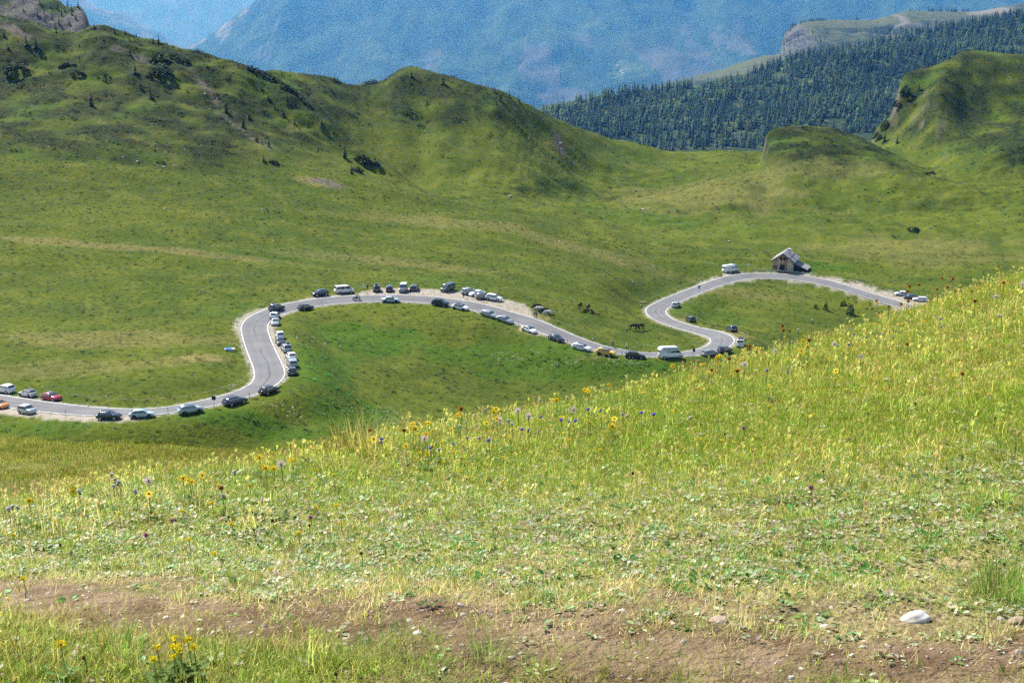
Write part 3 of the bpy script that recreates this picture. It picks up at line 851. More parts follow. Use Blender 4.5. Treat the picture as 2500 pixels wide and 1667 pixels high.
c = t.mix(t.ramp(st2, 0.35, 0.65), (0.012, 0.030, 0.016), (0.040, 0.070, 0.034))
c = t.mix(t.ramp(st, 0.58, 0.75, 0, 0.5), c, (0.16, 0.14, 0.12))
c = t.mix(t.ramp(fine, 0.48, 0.70, 0, 0.7), c, (0.080, 0.110, 0.060))
br = t.noise(0.012, 5, 0.75); dm = t.math('ADD', t.math('MULTIPLY', t.attr('dead'), 0.30), t.math('ADD', t.math('MULTIPLY', st, 0.7), t.math('MULTIPLY', br, 0.3))); c = t.mix(t.ramp(dm, 0.60, 0.70), c, (0.078, 0.082, 0.080))
mm_ = t.math('ADD', t.math('MULTIPLY', t.attr('meadow'), 0.45), br); c = t.mix(t.ramp(mm_, 0.80, 0.88), c, (0.070, 0.105, 0.048))
c = t.mix(t.attr('rock'), c, t.mix(t.ramp(t.noise(0.010, 5, 0.7), 0.42, 0.58), (0.05, 0.065, 0.045), (0.22, 0.20, 0.19)))
t.bsdf(c, 0.95, t.bump(t.math('ADD', fine, st), 0.8, 28.0), 0.02)
mount_me.materials.append(t.mat)
structure(add('mountain', mount_me))

# two paler ranges behind
def simple_range(name, top, Yoff, a, seed, amp, cols):
    bot = [(p, y - Yoff, 460) for p, y, q in top]
    me, xx, yy, zz = loft(name, [('z', top[0][1] - Yoff*1.15, -980), ('i', bot), ('i', top), ('z', top[0][1] + 900, -980)], a, [3, 60, 5],
                          lambda x, y, z, t: amp * (0.8 - np.abs(fbm(x/900, y/1800, 4, seed))) * sstep(1.0, 1.6, t), RSC)
    t = NT(name + '_cover')
    s = t.noise(1.0, 5, 0.7, t.scaled(0.0024, 0.0012, 0.001))
    t.bsdf(t.mix(t.ramp(s, 0.4, 0.64), cols[0], cols[1]), 0.95, None, 0.02)
    me.materials.append(t.mat)
    return structure(add(name, me))
simple_range('mountain_spur', [(-900,10500,-160),(0,10500,-110),(150,10500,-40),(200,10500,-2),(245,10500,24),(300,10500,42),(345,10500,66),(400,10500,96),(440,10500,122),(520,10500,190),(700,10500,300),(1000,10500,420)], 2400, np.linspace(-0.60, -0.05, 110), 231, 40, ((0.04, 0.065, 0.045), (0.17, 0.165, 0.15)))
simple_range('mountain_range', [(-900,16500,-120),(200,16500,-110),(600,16500,-90),(1000,16500,-70),(1400,16500,-60)], 4500, np.linspace(-0.60, 0.1, 90), 241, 90, ((0.05, 0.07, 0.05), (0.11, 0.115, 0.105)))

# rocky shoulder behind the left ridge
CA = np.linspace(-0.60, -0.20, 170)
C_TOP = [(-900,860,-300),(-100,850,-70),(60,840,-35),(120,836,-12),(140,834,0),(158,832,12),(180,830,16),(196,830,20),(205,830,26),(212,829,42),(217,828,58),(224,827,64),(240,826,66),(252,826,70),(262,825,84),(290,825,120),(400,820,200),(700,820,330)]
C_BOT = [(p, 740, max(q + 40, 0.3*q + 190)) for p, y, q in C_TOP]
def c_disp(x, y, z, t): return (2.6 * fbm(x/14, z/9, 4, 251) + 1.2*noise2(x/4, z/4, 253)) * np.clip(t - 0.7, 0, 1) * (t < 2.4)
crag_me, kxx, kyy, kzz = loft('rocky_hill', [('z', 700, -190), ('i', C_BOT), ('i', C_TOP), ('z', 980, -220)], CA, [4, 70, 6], c_disp)
rkm = patches(kxx, kyy, kzz, [(200,55,9,11,0.2,1),(212,40,5,9,0,1),(186,70,9,6,0.4,.9),(60,20,14,4,-0.6,.9),(90,50,18,4,-0.6,1),(40,8,10,3,-0.5,.8),(15,30,8,2.4,-0.4,.8),(115,58,8,4,-0.4,.7)])
attr_f(crag_me, 'rock', rkm)
t = NT('crag_cover')
c = t.mix(t.ramp(t.noise(0.14, 4, 0.6), 0.35, 0.65), (0.075, 0.11, 0.03), (0.030, 0.048, 0.018))
rr = t.mix(t.ramp(t.noise(0.55, 5, 0.75), 0.35, 0.65), (0.055, 0.05, 0.045), (0.19, 0.175, 0.16))
c = t.mix(t.attr('rock'), c, rr)
t.bsdf(c, 0.95, t.bump(t.noise(0.5, 5, 0.65), 0.8, 1.2), 0.05)
crag_me.materials.append(t.mat)
structure(add('rocky_hill', crag_me))

# ------------------------------------------------------------------ air
hb = MB().box((0, 14000, -730), (40000, 36000, 2700))
hm = bpy.data.materials.new('haze_air'); hm.use_nodes = True
hm.node_tree.nodes.clear()
ho = hm.node_tree.nodes.new('ShaderNodeOutputMaterial')
hv = hm.node_tree.nodes.new('ShaderNodeVolumePrincipled')
hv.inputs['Color'].default_value = (0.11, 0.40, 1.0, 1.0)
hv.inputs['Density'].default_value = 0.000047
hv.inputs['Anisotropy'].default_value = 0.25
hv.inputs['Absorption Color'].default_value = (1.0, 1.0, 1.0, 1.0)
hm.node_tree.links.new(hv.outputs[0], ho.inputs['Volume'])
hm.cycles.volume_sampling = 'DISTANCE'
hz_o = hb.obj('haze', hm)
hz_o['kind'] = 'stuff'; hz_o['label'] = 'thin blue summer haze filling the air between near meadow and mountains'
# ------------------------------------------------------------------ vehicles
M_TYRE = plain('tyre_rubber', (0.022, 0.022, 0.024), 0.8)
M_TRIM = plain('black_plastic', (0.028, 0.028, 0.030), 0.6)
M_RIM = paint('alloy_rim', (0.50, 0.51, 0.53), 0.35, 0.7, 0.2)
M_RIMD = paint('dark_rim', (0.035, 0.035, 0.038), 0.4, 0.3, 0.2)
def glass_mat(name, col):
    t = NT(name); t.bsdf(col, 0.04, None, 0.9, 0.0, Coat_Weight=1.0, Coat_Roughness=0.02); return t.mat
M_GLASS = glass_mat('car_glass', (0.030, 0.040, 0.045))
M_SCREEN = glass_mat('windscreen_glass', (0.085, 0.115, 0.115))
M_LAMP = paint('lamp_glass', (0.72, 0.74, 0.76), 0.15, 0.2, 1.0)
M_TAIL = paint('tail_lamp_red', (0.42, 0.012, 0.012), 0.2, 0, 1.0)
M_PLATE = plain('plate_white', (0.75, 0.75, 0.74), 0.5, 0, 0.05)
M_PLATEY = plain('plate_yellow', (0.75, 0.55, 0.06), 0.5, 0, 0.05)
PAINT = {
 'white': paint('paint_white', (0.78, 0.79, 0.80), 0.3), 'cream': paint('paint_cream', (0.74, 0.72, 0.64), 0.3),
 'silver': paint('paint_silver', (0.46, 0.49, 0.52), 0.3, 0.35), 'grey': paint('paint_grey', (0.20, 0.215, 0.23), 0.3, 0.3),
 'lightgrey': paint('paint_light_grey', (0.36, 0.39, 0.41), 0.3, 0.3), 'paleblue': paint('paint_pale_blue', (0.47, 0.56, 0.60), 0.3, 0.2),
 'anthracite': paint('paint_anthracite', (0.050, 0.054, 0.060), 0.3, 0.2), 'black': paint('paint_black', (0.012, 0.012, 0.014), 0.25),
 'navy': paint('paint_navy', (0.014, 0.020, 0.045), 0.25), 'red': paint('paint_red', (0.40, 0.010, 0.022), 0.28),
 'orange': paint('paint_orange', (0.66, 0.21, 0.025), 0.3), 'yellow': paint('paint_yellow', (0.80, 0.47, 0.02), 0.3),
}
TYPES = {
 #            L     W     H    clr  belt  hoodF cowlz cowlx roofF  roofR  base   wb    wr   nwin
 'hatch':   (4.25, 1.80, 1.47, 0.19, 0.93, 0.70, 0.96, 0.95, 0.25, -1.32, -1.92, 2.62, 0.33, 2),
 'fastback':(4.45, 1.80, 1.44, 0.17, 0.93, 0.68, 0.95, 0.95, 0.18, -1.02, -2.00, 2.72, 0.34, 2),
 'suv':     (4.40, 1.85, 1.66, 0.23, 1.06, 0.88, 1.10, 1.00, 0.42, -1.60, -2.04, 2.66, 0.36, 3),
 'wagon':   (4.66, 1.82, 1.49, 0.18, 0.94, 0.72, 0.97, 1.05, 0.35, -1.78, -2.22, 2.70, 0.34, 3),
 'small':   (3.66, 1.65, 1.56, 0.19, 0.98, 0.82, 1.02, 0.90, 0.38, -1.45, -1.74, 2.30, 0.30, 3),
 'mini':    (3.85, 1.73, 1.42, 0.17, 0.94, 0.76, 0.97, 0.72, 0.35, -1.35, -1.75, 2.50, 0.33, 2),
 'bus':     (4.95, 1.92, 1.99, 0.21, 1.14, 0.92, 1.18, 1.78, 0.98, -2.30, -2.42, 3.00, 0.34, 3),
 'panel':   (6.05, 2.06, 2.60, 0.24, 1.34, 0.98, 1.36, 2.30, 1.42, -2.92, -2.99, 4.03, 0.36, 2),
 'offroad': (4.70, 1.92, 1.97, 0.28, 1.16, 1.08, 1.18, 0.86, 0.60, -2.10, -2.26, 2.60, 0.40, 3),
}
_vc = {}
def lerp(a, b, t): return a + (b - a) * t

def car_meshes(kind):
    if kind in _vc: return _vc[kind]
    L, W, H, clr, belt, hoodF, cowlz, cowlx, roofF, roofR, base, wb, wr, nwin = TYPES[kind]
    hl, hw = L / 2, W / 2
    boxy = kind in ('bus', 'panel', 'offroad', 'small')
    # lower hull: sections along x
    xs = [-hl, -hl + 0.06, -hl + 0.22, -hl + 0.55, -wb/2 - 0.45, -wb/2, -wb/2 + 0.5, 0.0, wb/2 - 0.5, cowlx, wb/2, wb/2 + 0.35, hl - 0.45, hl - 0.18, hl - 0.05, hl]
    xs = sorted(set(round(x, 3) for x in xs))
    b = MB(); ring = []
    for x in xs:
        er, ef = (x + hl), (hl - x)
        e = min(er, ef)
        wf = lerp(0.86 if not boxy else 0.93, 1.0, min(1, e / 0.5) ** 0.6)
        if x <= cowlx: zt = lerp(belt - 0.03, belt, min(1, er / 0.6)) if x < base + 0.3 else belt
        else:
            q = (x - cowlx) / (hl - cowlx)
            zt = lerp(cowlz - 0.01, hoodF, q ** 1.5)
        if ef < 0.2: zt -= (0.2 - ef) * 0.55
        zb = clr + (0.10 * (1 - min(1, e / 0.35)))
        w = hw * wf
        zm = lerp(zb, zt, 0.55)
        top = 0.80 if x > cowlx else 0.90
        half = [(0, zb), (0.86*w, zb), (0.975*w, zb + 0.10), (w, zm), (0.985*w, lerp(zm, zt, 0.75)), (top*w + 0.02, zt), (0.5*w, zt + 0.025), (0, zt + 0.035)]
        sec = [(x, y, z) for y, z in half] + [(x, -y, z) for y, z in reversed(half[1:-1])]
        ring.append(sec)
    n = len(ring[0]); vs = [p for s in ring for p in s]; fs = []
    for i in range(len(ring) - 1):
        for j in range(n):
            fs.append((i*n + j, i*n + (j+1) % n, (i+1)*n + (j+1) % n, (i+1)*n + j))
    fs += [tuple(range(n - 1, -1, -1)), tuple((len(ring)-1)*n + j for j in range(n))]
    b.add(vs, fs)
    # cabin
    wbt, wtp = hw * 0.935, hw * (0.80 if not boxy else 0.90)
    def ringz(z, xr, xf, w, c, cx=None):
        c2 = c if cx is None else cx
        return [(xr, -w + c, z), (xr + c2, -w, z), (xf - c2, -w, z), (xf, -w + c, z), (xf, w - c, z), (xf - c2, w, z), (xr + c2, w, z), (xr, w - c, z)]
    rx = lambda t: lerp(base, roofR, t)
    fx = lambda t: lerp(cowlx, roofF, t)
    wy = lambda t: lerp(wbt, wtp, t)
    lv = [ringz(belt - 0.05, base, cowlx + 0.05, wbt, 0.12), ringz(lerp(belt, H, 0.5), rx(0.47) - 0.02, fx(0.5) + 0.04, wy(0.48) + 0.012, 0.12),
          ringz(H - 0.075, rx(0.90), fx(0.90) + 0.02, wy(0.92), 0.13), ringz(H - 0.018, roofR + 0.12, roofF - 0.10, wtp - 0.09, 0.16), ringz(H, roofR + 0.45, roofF - 0.40, wtp - 0.32, 0.16)]
    cv = [p for r in lv for p in r]; cf = []
    for i in range(len(lv) - 1):
        for j in range(8):
            cf.append((i*8 + j, i*8 + (j+1) % 8, (i+1)*8 + (j+1) % 8, (i+1)*8 + j))
    cf.append(tuple((len(lv)-1)*8 + j for j in range(8)))
    b.add(cv, cf)
    # dark sills, bumpers and wheel openings (same shell, plastic)
    for sx in (-1, 1):
        x0 = sx * wb / 2
        for sy in (-1, 1):
            pts = []
            R = wr + (0.075 if kind not in ('suv', 'offroad') else 0.095)
            for k in range(13):
                a_ = math.pi * k / 12
                pts.append((x0 + R*math.cos(a_), sy * (hw * 1.006), wr + R*math.sin(a_) * 0.98))
            pts += [(x0 - R, sy*hw*1.006, clr + 0.02), (x0 + R, sy*hw*1.006, clr + 0.02)]
            m = len(pts)
            inn = [(p[0], sy * (hw - 0.12), p[2]) for p in pts]
            b.add(pts + inn, [tuple(range(m)) if sy > 0 else tuple(range(m-1, -1, -1))] + [(i, (i+1) % m, m + (i+1) % m, m + i) for i in range(m)], 1)
    b.box((0, 0, clr + 0.03), (wb - 2*wr - 0.16, W * 0.985, 0.13), 1)
    b.box((hl - 0.13, 0, clr + 0.16), (0.24, W * 0.80, 0.16), 1)
    b.box((-hl + 0.12, 0, clr + 0.17), (0.22, W * 0.82, 0.16), 1)
    out = {'body': b.mesh(kind + '_body', [M_TRIM, M_TRIM], smooth=True)}
    out['body'].polygons.foreach_set('use_smooth', [True] * len(out['body'].polygons))
    def quad(name, P, mat, back=0.02):
        m = MB(); P = [Vector(p) for p in P]
        nrm = (P[1] - P[0]).cross(P[3] - P[0]).normalized() * back
        m.add(P + [p - nrm for p in P], [(0, 1, 2, 3), (7, 6, 5, 4), (0, 4, 5, 1), (1, 5, 6, 2), (2, 6, 7, 3), (3, 7, 4, 0)])
        return m.mesh(name, [mat])
    e = 0.035
    P = lambda t, k: (fx(t) + e, k * wy(t), lerp(belt, H, t))
    out['windscreen'] = quad('windscreen', [(fx(0.06)+0.055, -wy(0.06)*0.88, lerp(belt, H, 0.06)), (fx(0.06)+0.055, wy(0.06)*0.88, lerp(belt, H, 0.06)), (fx(0.88)+0.05, wy(0.88)*0.86, lerp(belt, H, 0.88)), (fx(0.88)+0.05, -wy(0.88)*0.86, lerp(belt, H, 0.88))], M_SCREEN)
    tb = 0.22 if kind not in ('panel',) else 0.18; tt = 0.86 if kind != 'panel' else 0.52
    out['rear_window'] = quad('rear_window', [(rx(tb)-0.045, wy(tb)*0.84, lerp(belt, H, tb)), (rx(tb)-0.045, -wy(tb)*0.84, lerp(belt, H, tb)), (rx(tt)-0.035, -wy(tt)*0.80, lerp(belt, H, tt)), (rx(tt)-0.035, wy(tt)*0.80, lerp(belt, H, tt))], M_GLASS)
    t0, t1 = 0.07, 0.80
    if kind == 'panel': t1 = 0.52
    # side windows between pillars
    xr_b, xf_b = base + (0.30 if not boxy else 0.16), cowlx - 0.16
    xr_t, xf_t = lerp(base, roofR, t1) + (0.26 if not boxy else 0.16), lerp(cowlx, roofF, t1) - 0.10
    if kind == 'panel':
        cuts = [(0.795, 1.0), (0.50, 0.74)]
    elif nwin == 2:
        cuts = [(0.515, 1.0), (0.0, 0.475)]
    else:
        cuts = [(0.60, 1.0), (0.275, 0.57), (0.0, 0.245)]
    sides = []
    for sy in (-1, 1):
        for (c0, c1) in cuts:
            q0, q1 = t0, t1
            if kind == 'panel' and c0 < 0.7: q0, q1 = 0.10, 0.36
            def pt(c, t):
                k = (t - t0) / (t1 - t0)
                return (lerp(lerp(xr_b, xf_b, c), lerp(xr_t, xf_t, c), k), sy * (wy(t) + 0.018), lerp(belt, H, t))
            Q = [pt(c0, q0), pt(c1, q0), pt(c1, q1), pt(c0, q1)]
            if sy > 0: Q = [Q[1], Q[0], Q[3], Q[2]]
            sides.append(quad('side_window', Q, M_GLASS))
    out['side_window'] = sides
    w = MB(); w.tube((0, -0.11, 0), (0, 0.11, 0), wr, wr, 18)
    out['wheel'] = w.mesh('wheel', [M_TYRE], smooth=False, bevel=0.02, seg=1)
    r = MB(); r.tube((0, 0.085, 0), (0, 0.128, 0), wr * 0.70, wr * 0.66, 16)
    for k in range(5):
        a_ = 2*math.pi*k/5
        r.box((math.cos(a_ + 0.63)*wr*0.44, 0.130, math.sin(a_ + 0.63)*wr*0.44), (wr*0.20, 0.008, wr*0.20), 1, Matrix.Rotation(-a_ - 0.63, 3, 'Y'))
    out['rim'] = r.mesh('rim', [M_RIM, M_TRIM])
    out['rimd'] = r.mesh('rim', [M_RIMD, M_TRIM])
    hz_ = lerp(clr, hoodF, 0.76)
    out['headlight'] = MB().box((0, 0, 0), (0.22, W * 0.19, 0.12)).mesh('headlight', [M_LAMP], bevel=0.03)
    out['grille'] = MB().box((0, 0, 0), (0.06, W * 0.40, 0.11)).mesh('grille', [M_TRIM], bevel=0.01)
    th = 0.15 if not boxy else 0.34
    out['taillight'] = MB().box((0, 0, 0), (0.13, W * (0.15 if not boxy else 0.07), th)).mesh('taillight', [M_TAIL], bevel=0.02)
    out['plate'] = MB().box((0, 0, 0), (0.03, 0.50, 0.115)).mesh('license_plate', [M_PLATE])
    out['platey'] = MB().box((0, 0, 0), (0.03, 0.50, 0.115)).mesh('license_plate', [M_PLATEY])
    out['mirror'] = MB().box((0, 0, 0), (0.12, 0.20, 0.14 if kind not in ('bus', 'panel') else 0.26)).mesh('mirror', [M_TRIM], bevel=0.03)
    out['pos'] = dict(hl=hl, hw=hw, hz=hz_, belt=belt, clr=clr, wb=wb, wr=wr, H=H, cowlx=cowlx, roofF=roofF, roofR=roofR, wtp=wtp, W=W, base=base, hoodF=hoodF, th=th)
    _vc[kind] = out
    return out

_bodies = {}
def make_car(kind, color, label, cat='car', name='parked_car', roof=None, rims='light', rails=False, box=None, plate='plate', group='vehicles parked along the mountain road'):
    m = car_meshes(kind); p = m['pos']
    root = empty(name)
    tag(root, label, cat, group)
    key = (kind, color)
    if key not in _bodies:
        me = m['body'].copy(); me.materials[0] = PAINT[color]; _bodies[key] = me
    add('body', _bodies[key], root)
    add('windscreen', m['windscreen'], root); add('rear_window', m['rear_window'], root)
    for s in m['side_window']: add('side_window', s, root)
    for sx in (-1, 1):
        for sy in (-1, 1):
            w = add('wheel', m['wheel'], root, (sx * p['wb']/2, sy * (p['hw'] - 0.085), p['wr'] - 0.01), (0, 0, 0 if sy > 0 else math.pi))
            add('rim', m['rim' if rims == 'light' else 'rimd'], w)
    for sy in (-1, 1):
        add('headlight', m['headlight'], root, (p['hl'] - 0.17, sy * p['hw'] * 0.70, p['hz']), (0, 0.25, -sy * 0.35))
        add('taillight', m['taillight'], root, (-p['hl'] + 0.06, sy * p['hw'] * (0.76 if p['th'] < 0.2 else 0.84), p['belt'] - 0.12 - (p['th'] > 0.2) * 0.04), (0, 0, sy * 0.12))
        add('mirror', m['mirror'], root, (p['cowlx'] - 0.22, sy * (p['hw'] + 0.07), p['belt'] + 0.07))
    add('license_plate', m[plate], root, (-p['hl'] - 0.012, 0, lerp(p['clr'], p['belt'], 0.52)))
    add('license_plate', m['plate'], root, (p['hl'] + 0.005, 0, p['clr'] + 0.20))
    add('grille', m['grille'], root, (p['hl'] - 0.035, 0, p['hz'] - 0.04))
    if roof:
        xr, xf = p['roofR'] + 0.10, p['roofF'] - 0.06
        if roof == 'glass': xr = lerp(p['roofR'], p['roofF'], 0.30)
        MB().box(((xr + xf)/2, 0, p['H'] + 0.004), (xf - xr, p['wtp'] * 1.62, 0.02)).obj('roof_panel', M_GLASS if roof == 'glass' else PAINT[roof], root, bevel=0.008)
        if roof != 'glass':
            for sy in (-1, 1):
                MB().box(((xr + xf)/2, sy * (p['wtp'] * 0.93), p['H'] - 0.045), (xf - xr + 0.1, 0.06, 0.07)).obj('roof_edge', PAINT[roof], root, bevel=0.02)
    if rails:
        for sy in (-1, 1):
            r = MB(); y = sy * (p['wtp'] - 0.10); z = p['H'] + 0.03
            r.path([(p['roofR'] + 0.2, y, z - 0.05), (p['roofR'] + 0.35, y, z + 0.02), (p['roofF'] - 0.35, y, z + 0.02), (p['roofF'] - 0.2, y, z - 0.05)], 0.022, 6)
            r.obj('roof_rail', M_RIM if rails != 'dark' else M_TRIM, root)
    if box:
        bx = MB(); off = box
        bx.add([(x, y + off, z + p['H'] + 0.10) for x, y, z in [(-0.95,-0.30,0),(-0.95,0.30,0),(0.75,0.30,0),(0.75,-0.30,0),(-0.90,-0.26,0.32),(-0.90,0.26,0.32),(0.25,0.27,0.36),(0.25,-0.27,0.36),(0.85,0.0,0.10)]],
               [(3,2,1,0),(0,1,5,4),(4,5,6,7),(1,2,6,5),(3,0,4,7),(7,6,8),(2,8,6),(3,7,8),(3,8,2)])
        bx.obj('roof_box', PAINT['anthracite'], root, smooth=False, bevel=0.06)
        for x in (-0.5, 0.35):
            MB().box((x, 0, p['H'] + 0.07), (0.05, p['wtp'] * 1.8, 0.03)).obj('roof_bar', M_TRIM, root)
    return root

def stand(o, x, y, yaw, L=2.6, W=1.5, sink=0.0):
    """put a thing on the ground at (x, y), turned to yaw and tilted to the local slope"""
    f = Vector((math.cos(yaw), math.sin(yaw), 0)); l = Vector((-math.sin(yaw), math.cos(yaw), 0))
    def g(p): return surf_z(p[0], p[1])
    c = Vector((x, y, 0))
    zf, zb, zl, zr = g(c + f*L/2), g(c - f*L/2), g(c + l*W/2), g(c - l*W/2)
    F = Vector((f.x, f.y, (zf - zb) / L)).normalized(); Lv = Vector((l.x, l.y, (zl - zr) / W)).normalized()
    U = F.cross(Lv).normalized(); Lv = U.cross(F)
    M = Matrix((F, Lv, U)).transposed().to_4x4()
    M.translation = Vector((x, y, (zf + zb + zl + zr) / 4 - sink))
    o.matrix_world = M
    return o

def surf_z(x, y):
    """ground or, on the carriageway, the asphalt"""
    lat, idx, dist = road_local([x], [y])
    if abs(lat[0]) < HALF and dist[0] < 6: return float(RP[idx[0], 2] + RBANK[idx[0]] * lat[0])
    return gz(x, y)

def on_ground(px, py):
    """spot seen at the pixel, taking the asphalt into account"""
    x, y, z = hit(px, py)
    return x, y

def road_yaw(x, y):
    i = int(np.argmin((RP[:, 0] - x)**2 + (RP[:, 1] - y)**2))
    return math.atan2(RT[i, 1], RT[i, 0])

# (shape, paint, px, py of the footprint centre, heading: f/b along the road, L/R across it (+ degrees), label, options)
CARS = [
 ('suv','white',  14,958,'b',0,'white estate-like SUV cut by the left picture edge, ahead of the cream car', dict(rails=True)),
 ('mini','cream', 69,967,'b',-3,'small cream hatchback with black roof and black wheels behind the red car', dict(roof='black', rims='dark')),
 ('hatch','red',  126,976,'f',2,'red hatchback with glass roof, the only red car on the verge', dict(roof='glass')),
 ('hatch','orange',-2,995,'f',-2,'orange hatchback cut by the left picture edge, in front of the pale small car', {}),
 ('small','silver',67,1009,'f',-4,'pale blue-silver boxy small car with white roof beside the orange one', dict(roof='white')),
 ('hatch','black', 267,1022,'f',0,'black hatchback on the gravel verge next to the silver crossover', {}),
 ('hatch','paleblue',347,1018,'f',0,'silver-blue crossover hatchback with black wheels between black hatchback and white crossover', dict(rims='dark')),
 ('suv','silver', 465,1008,'f',0,'pale silver crossover with dark wheels beside the dark square road sign', dict(rims='dark', roof='glass')),
 ('wagon','navy', 574,986,'f',0,'dark navy estate car parked just past the dark square sign at the lower bend', dict(rails='dark')),
 ('hatch','black',657,959,'f',-6,'black hatchback with a yellow rear plate on the outside of the lower bend', dict(plate='platey')),
 ('hatch','anthracite',713,913,'f',4,'dark blue-grey hatchback nearest the lower bend in the roadside column of cars', {}),
 ('suv','lightgrey',713.5,894,'f',4,'light grey car second in the roadside column, with its tailgate raised', dict(rails=True, name='car_with_open_tailgate')),
 ('hatch','white',711,876,'f',4,'white hatchback right in front of the car with the raised tailgate', {}),
 ('suv','lightgrey',699.5,857,'f',4,'light grey people carrier with a roof box on its right side', dict(box=-0.3, rails=True)),
 ('hatch','anthracite',684.5,840,'b',4,'dark hatchback facing the camera, half hidden by the car with the roof box', {}),
 ('small','white',683,825,'f',5,'white boxy car just ahead of the dark car that faces the camera', {}),
 ('hatch','silver',672.5,793,'b',2,'pale silver-blue hatchback facing the camera behind a white car', {}),
 ('hatch','white',670.5,777,'f',6,'white rounded hatchback between the dark crossover and the pale one facing it', {}),
 ('suv','anthracite',675,759,'f',-10,'dark grey crossover at the inside of the upper bend', {}),
 ('hatch','black',746,756,'f',-6,'black car tucked into the grass on the inner edge of the upper loop', dict(roof='glass')),
 ('suv','navy',781,722,'b',4,'dark navy crossover facing left on the far verge beside the white minibus', {}),
 ('suv','anthracite',919,710,'L',-4,'dark grey car with black roof box, nose to the meadow beside the standing person', dict(box=0.05, rails=True)),
 ('hatch','black',950.5,710,'L',-3,'black hatchback with glass roof, between the roof-box car and the white-roofed off-roader', dict(roof='glass')),
 ('offroad','grey',984.5,711,'R',-4,'grey off-roader with a white roof, facing the road in the gravel lay-by', dict(roof='white')),
 ('wagon','anthracite',1011,708,'L',0,'dark plum-grey car backing onto the gravel right of the white-roofed off-roader', {}),
 ('bus','anthracite',1093,710,'R',-14,'black high-roofed van facing the road alone in the gravel lay-by', dict(cat='van', name='parked_van')),
 ('suv','lightgrey',1143,717,'L',-16,'light grey car half hidden behind the white coupe-like saloon in the lay-by', {}),
 ('fastback','white',1164,722,'R',-38,'white saloon facing the road at an angle in the lay-by', {}),
 ('suv','grey',1180,729,'L',-45,'grey SUV squeezed between the white saloon and the white estate', dict(roof='glass')),
 ('suv','white',1205,733,'f',12,'white SUV at the right end of the gravel lay-by, beside the yellowish marker post', {}),
 ('fastback','paleblue',953,737,'f',0,'pale blue fastback on the near road edge below the white-roofed off-roader', dict(rims='dark')),
 ('suv','black',1075,746,'f',0,'black off-road SUV with silver roof rails on the near side of the upper loop', dict(rails=True)),
 ('hatch','white',1124,755,'f',0,'white crossover with black roof behind the black SUV with silver rails', dict(roof='black', rims='dark')),
 ('wagon','lightgrey',1194,773,'f',0,'silver estate half sunk behind the grassy bank, leading the second silver car', {}),
 ('fastback','lightgrey',1232,785,'f',0,'silver fastback behind the half-hidden silver estate, before a marker post', {}),
 ('fastback','white',1292,810,'f',0,'white hatchback with dark glass roof, next down the road after the two silver cars', dict(roof='glass', rims='dark')),
 ('hatch','black',1358,832,'f',0,'black hatchback alone between the two white cars on the sloping stretch', {}),
 ('wagon','white',1420,854,'f',0,'white estate with dark glass roof just uphill of the yellow car', dict(roof='glass')),
 ('suv','yellow',1479,866,'f',0,'bright yellow crossover with black glass roof, the only yellow car', dict(roof='glass', rims='dark')),
 ('wagon','black',1550,874,'f',0,'black estate with silver window line parked right behind the large camper van', dict(rails=True)),
 ('wagon','grey',1733,868,'f',-4,'grey estate partly hidden by the flowering slope at the right bend', {}),
 ('suv','navy',1769,861,'f',-4,'blue-black SUV between the grey estate and the white transporter', {}),
 ('suv','anthracite',1786,809,'f',0,'dark estate-like SUV with light roof alone on the verge above the right bend', dict(rails=True)),
 ('suv','black',1686,786,'f',0,'black compact SUV alone on the grass verge inside the double bend', {}),
 ('suv','silver',1650,750,'f',0,'silver SUV seen from behind at the tight upper right bend', {}),
 ('hatch','white',2200,721,'R',-40,'white hatchback, first of the three cars in the pale lay-by at far right', {}),
 ('hatch','anthracite',2221,729,'R',-40,'dark hatchback, middle of the three cars in the pale lay-by at far right', {}),
 ('wagon','white',2246,735,'R',-46,'white saloon with open dark boot, last car in the pale lay-by at far right', {}),
]
def heading(x, y, h, deg):
    ya = road_yaw(x, y)
    return ya + {'f': 0, 'b': math.pi, 'L': math.pi/2, 'R': -math.pi/2}[h] + math.radians(deg)
CAR_SPOTS = []
for kind, col, px, py, h, deg, label, opt in CARS:
    x, y = on_ground(px, py)
    o = make_car(kind, col, label, **opt)
    wbk = TYPES[kind][11]
    stand(o, x, y, heading(x, y, h, deg), wbk, TYPES[kind][1] - 0.2)
    CAR_SPOTS.append((x, y))
    if opt.get('name') == 'car_with_open_tailgate':
        p = car_meshes(kind)['pos']
        MB().box((-0.48, 0, 0.02), (0.98, p['wtp'] * 1.7, 0.06)).obj('tailgate', PAINT[col], o, bevel=0.02).matrix_local = Matrix.Translation((p['roofR'] + 0.02, 0, p['H'] - 0.02)) @ Matrix.Rotation(-0.12, 4, 'Y')
        MB().box((0, 0, 0), (0.03, 1.25, 0.62)).obj('boot_opening', M_TRIM, o).location = (p['base'] + 0.14, 0, p['belt'] + 0.22)

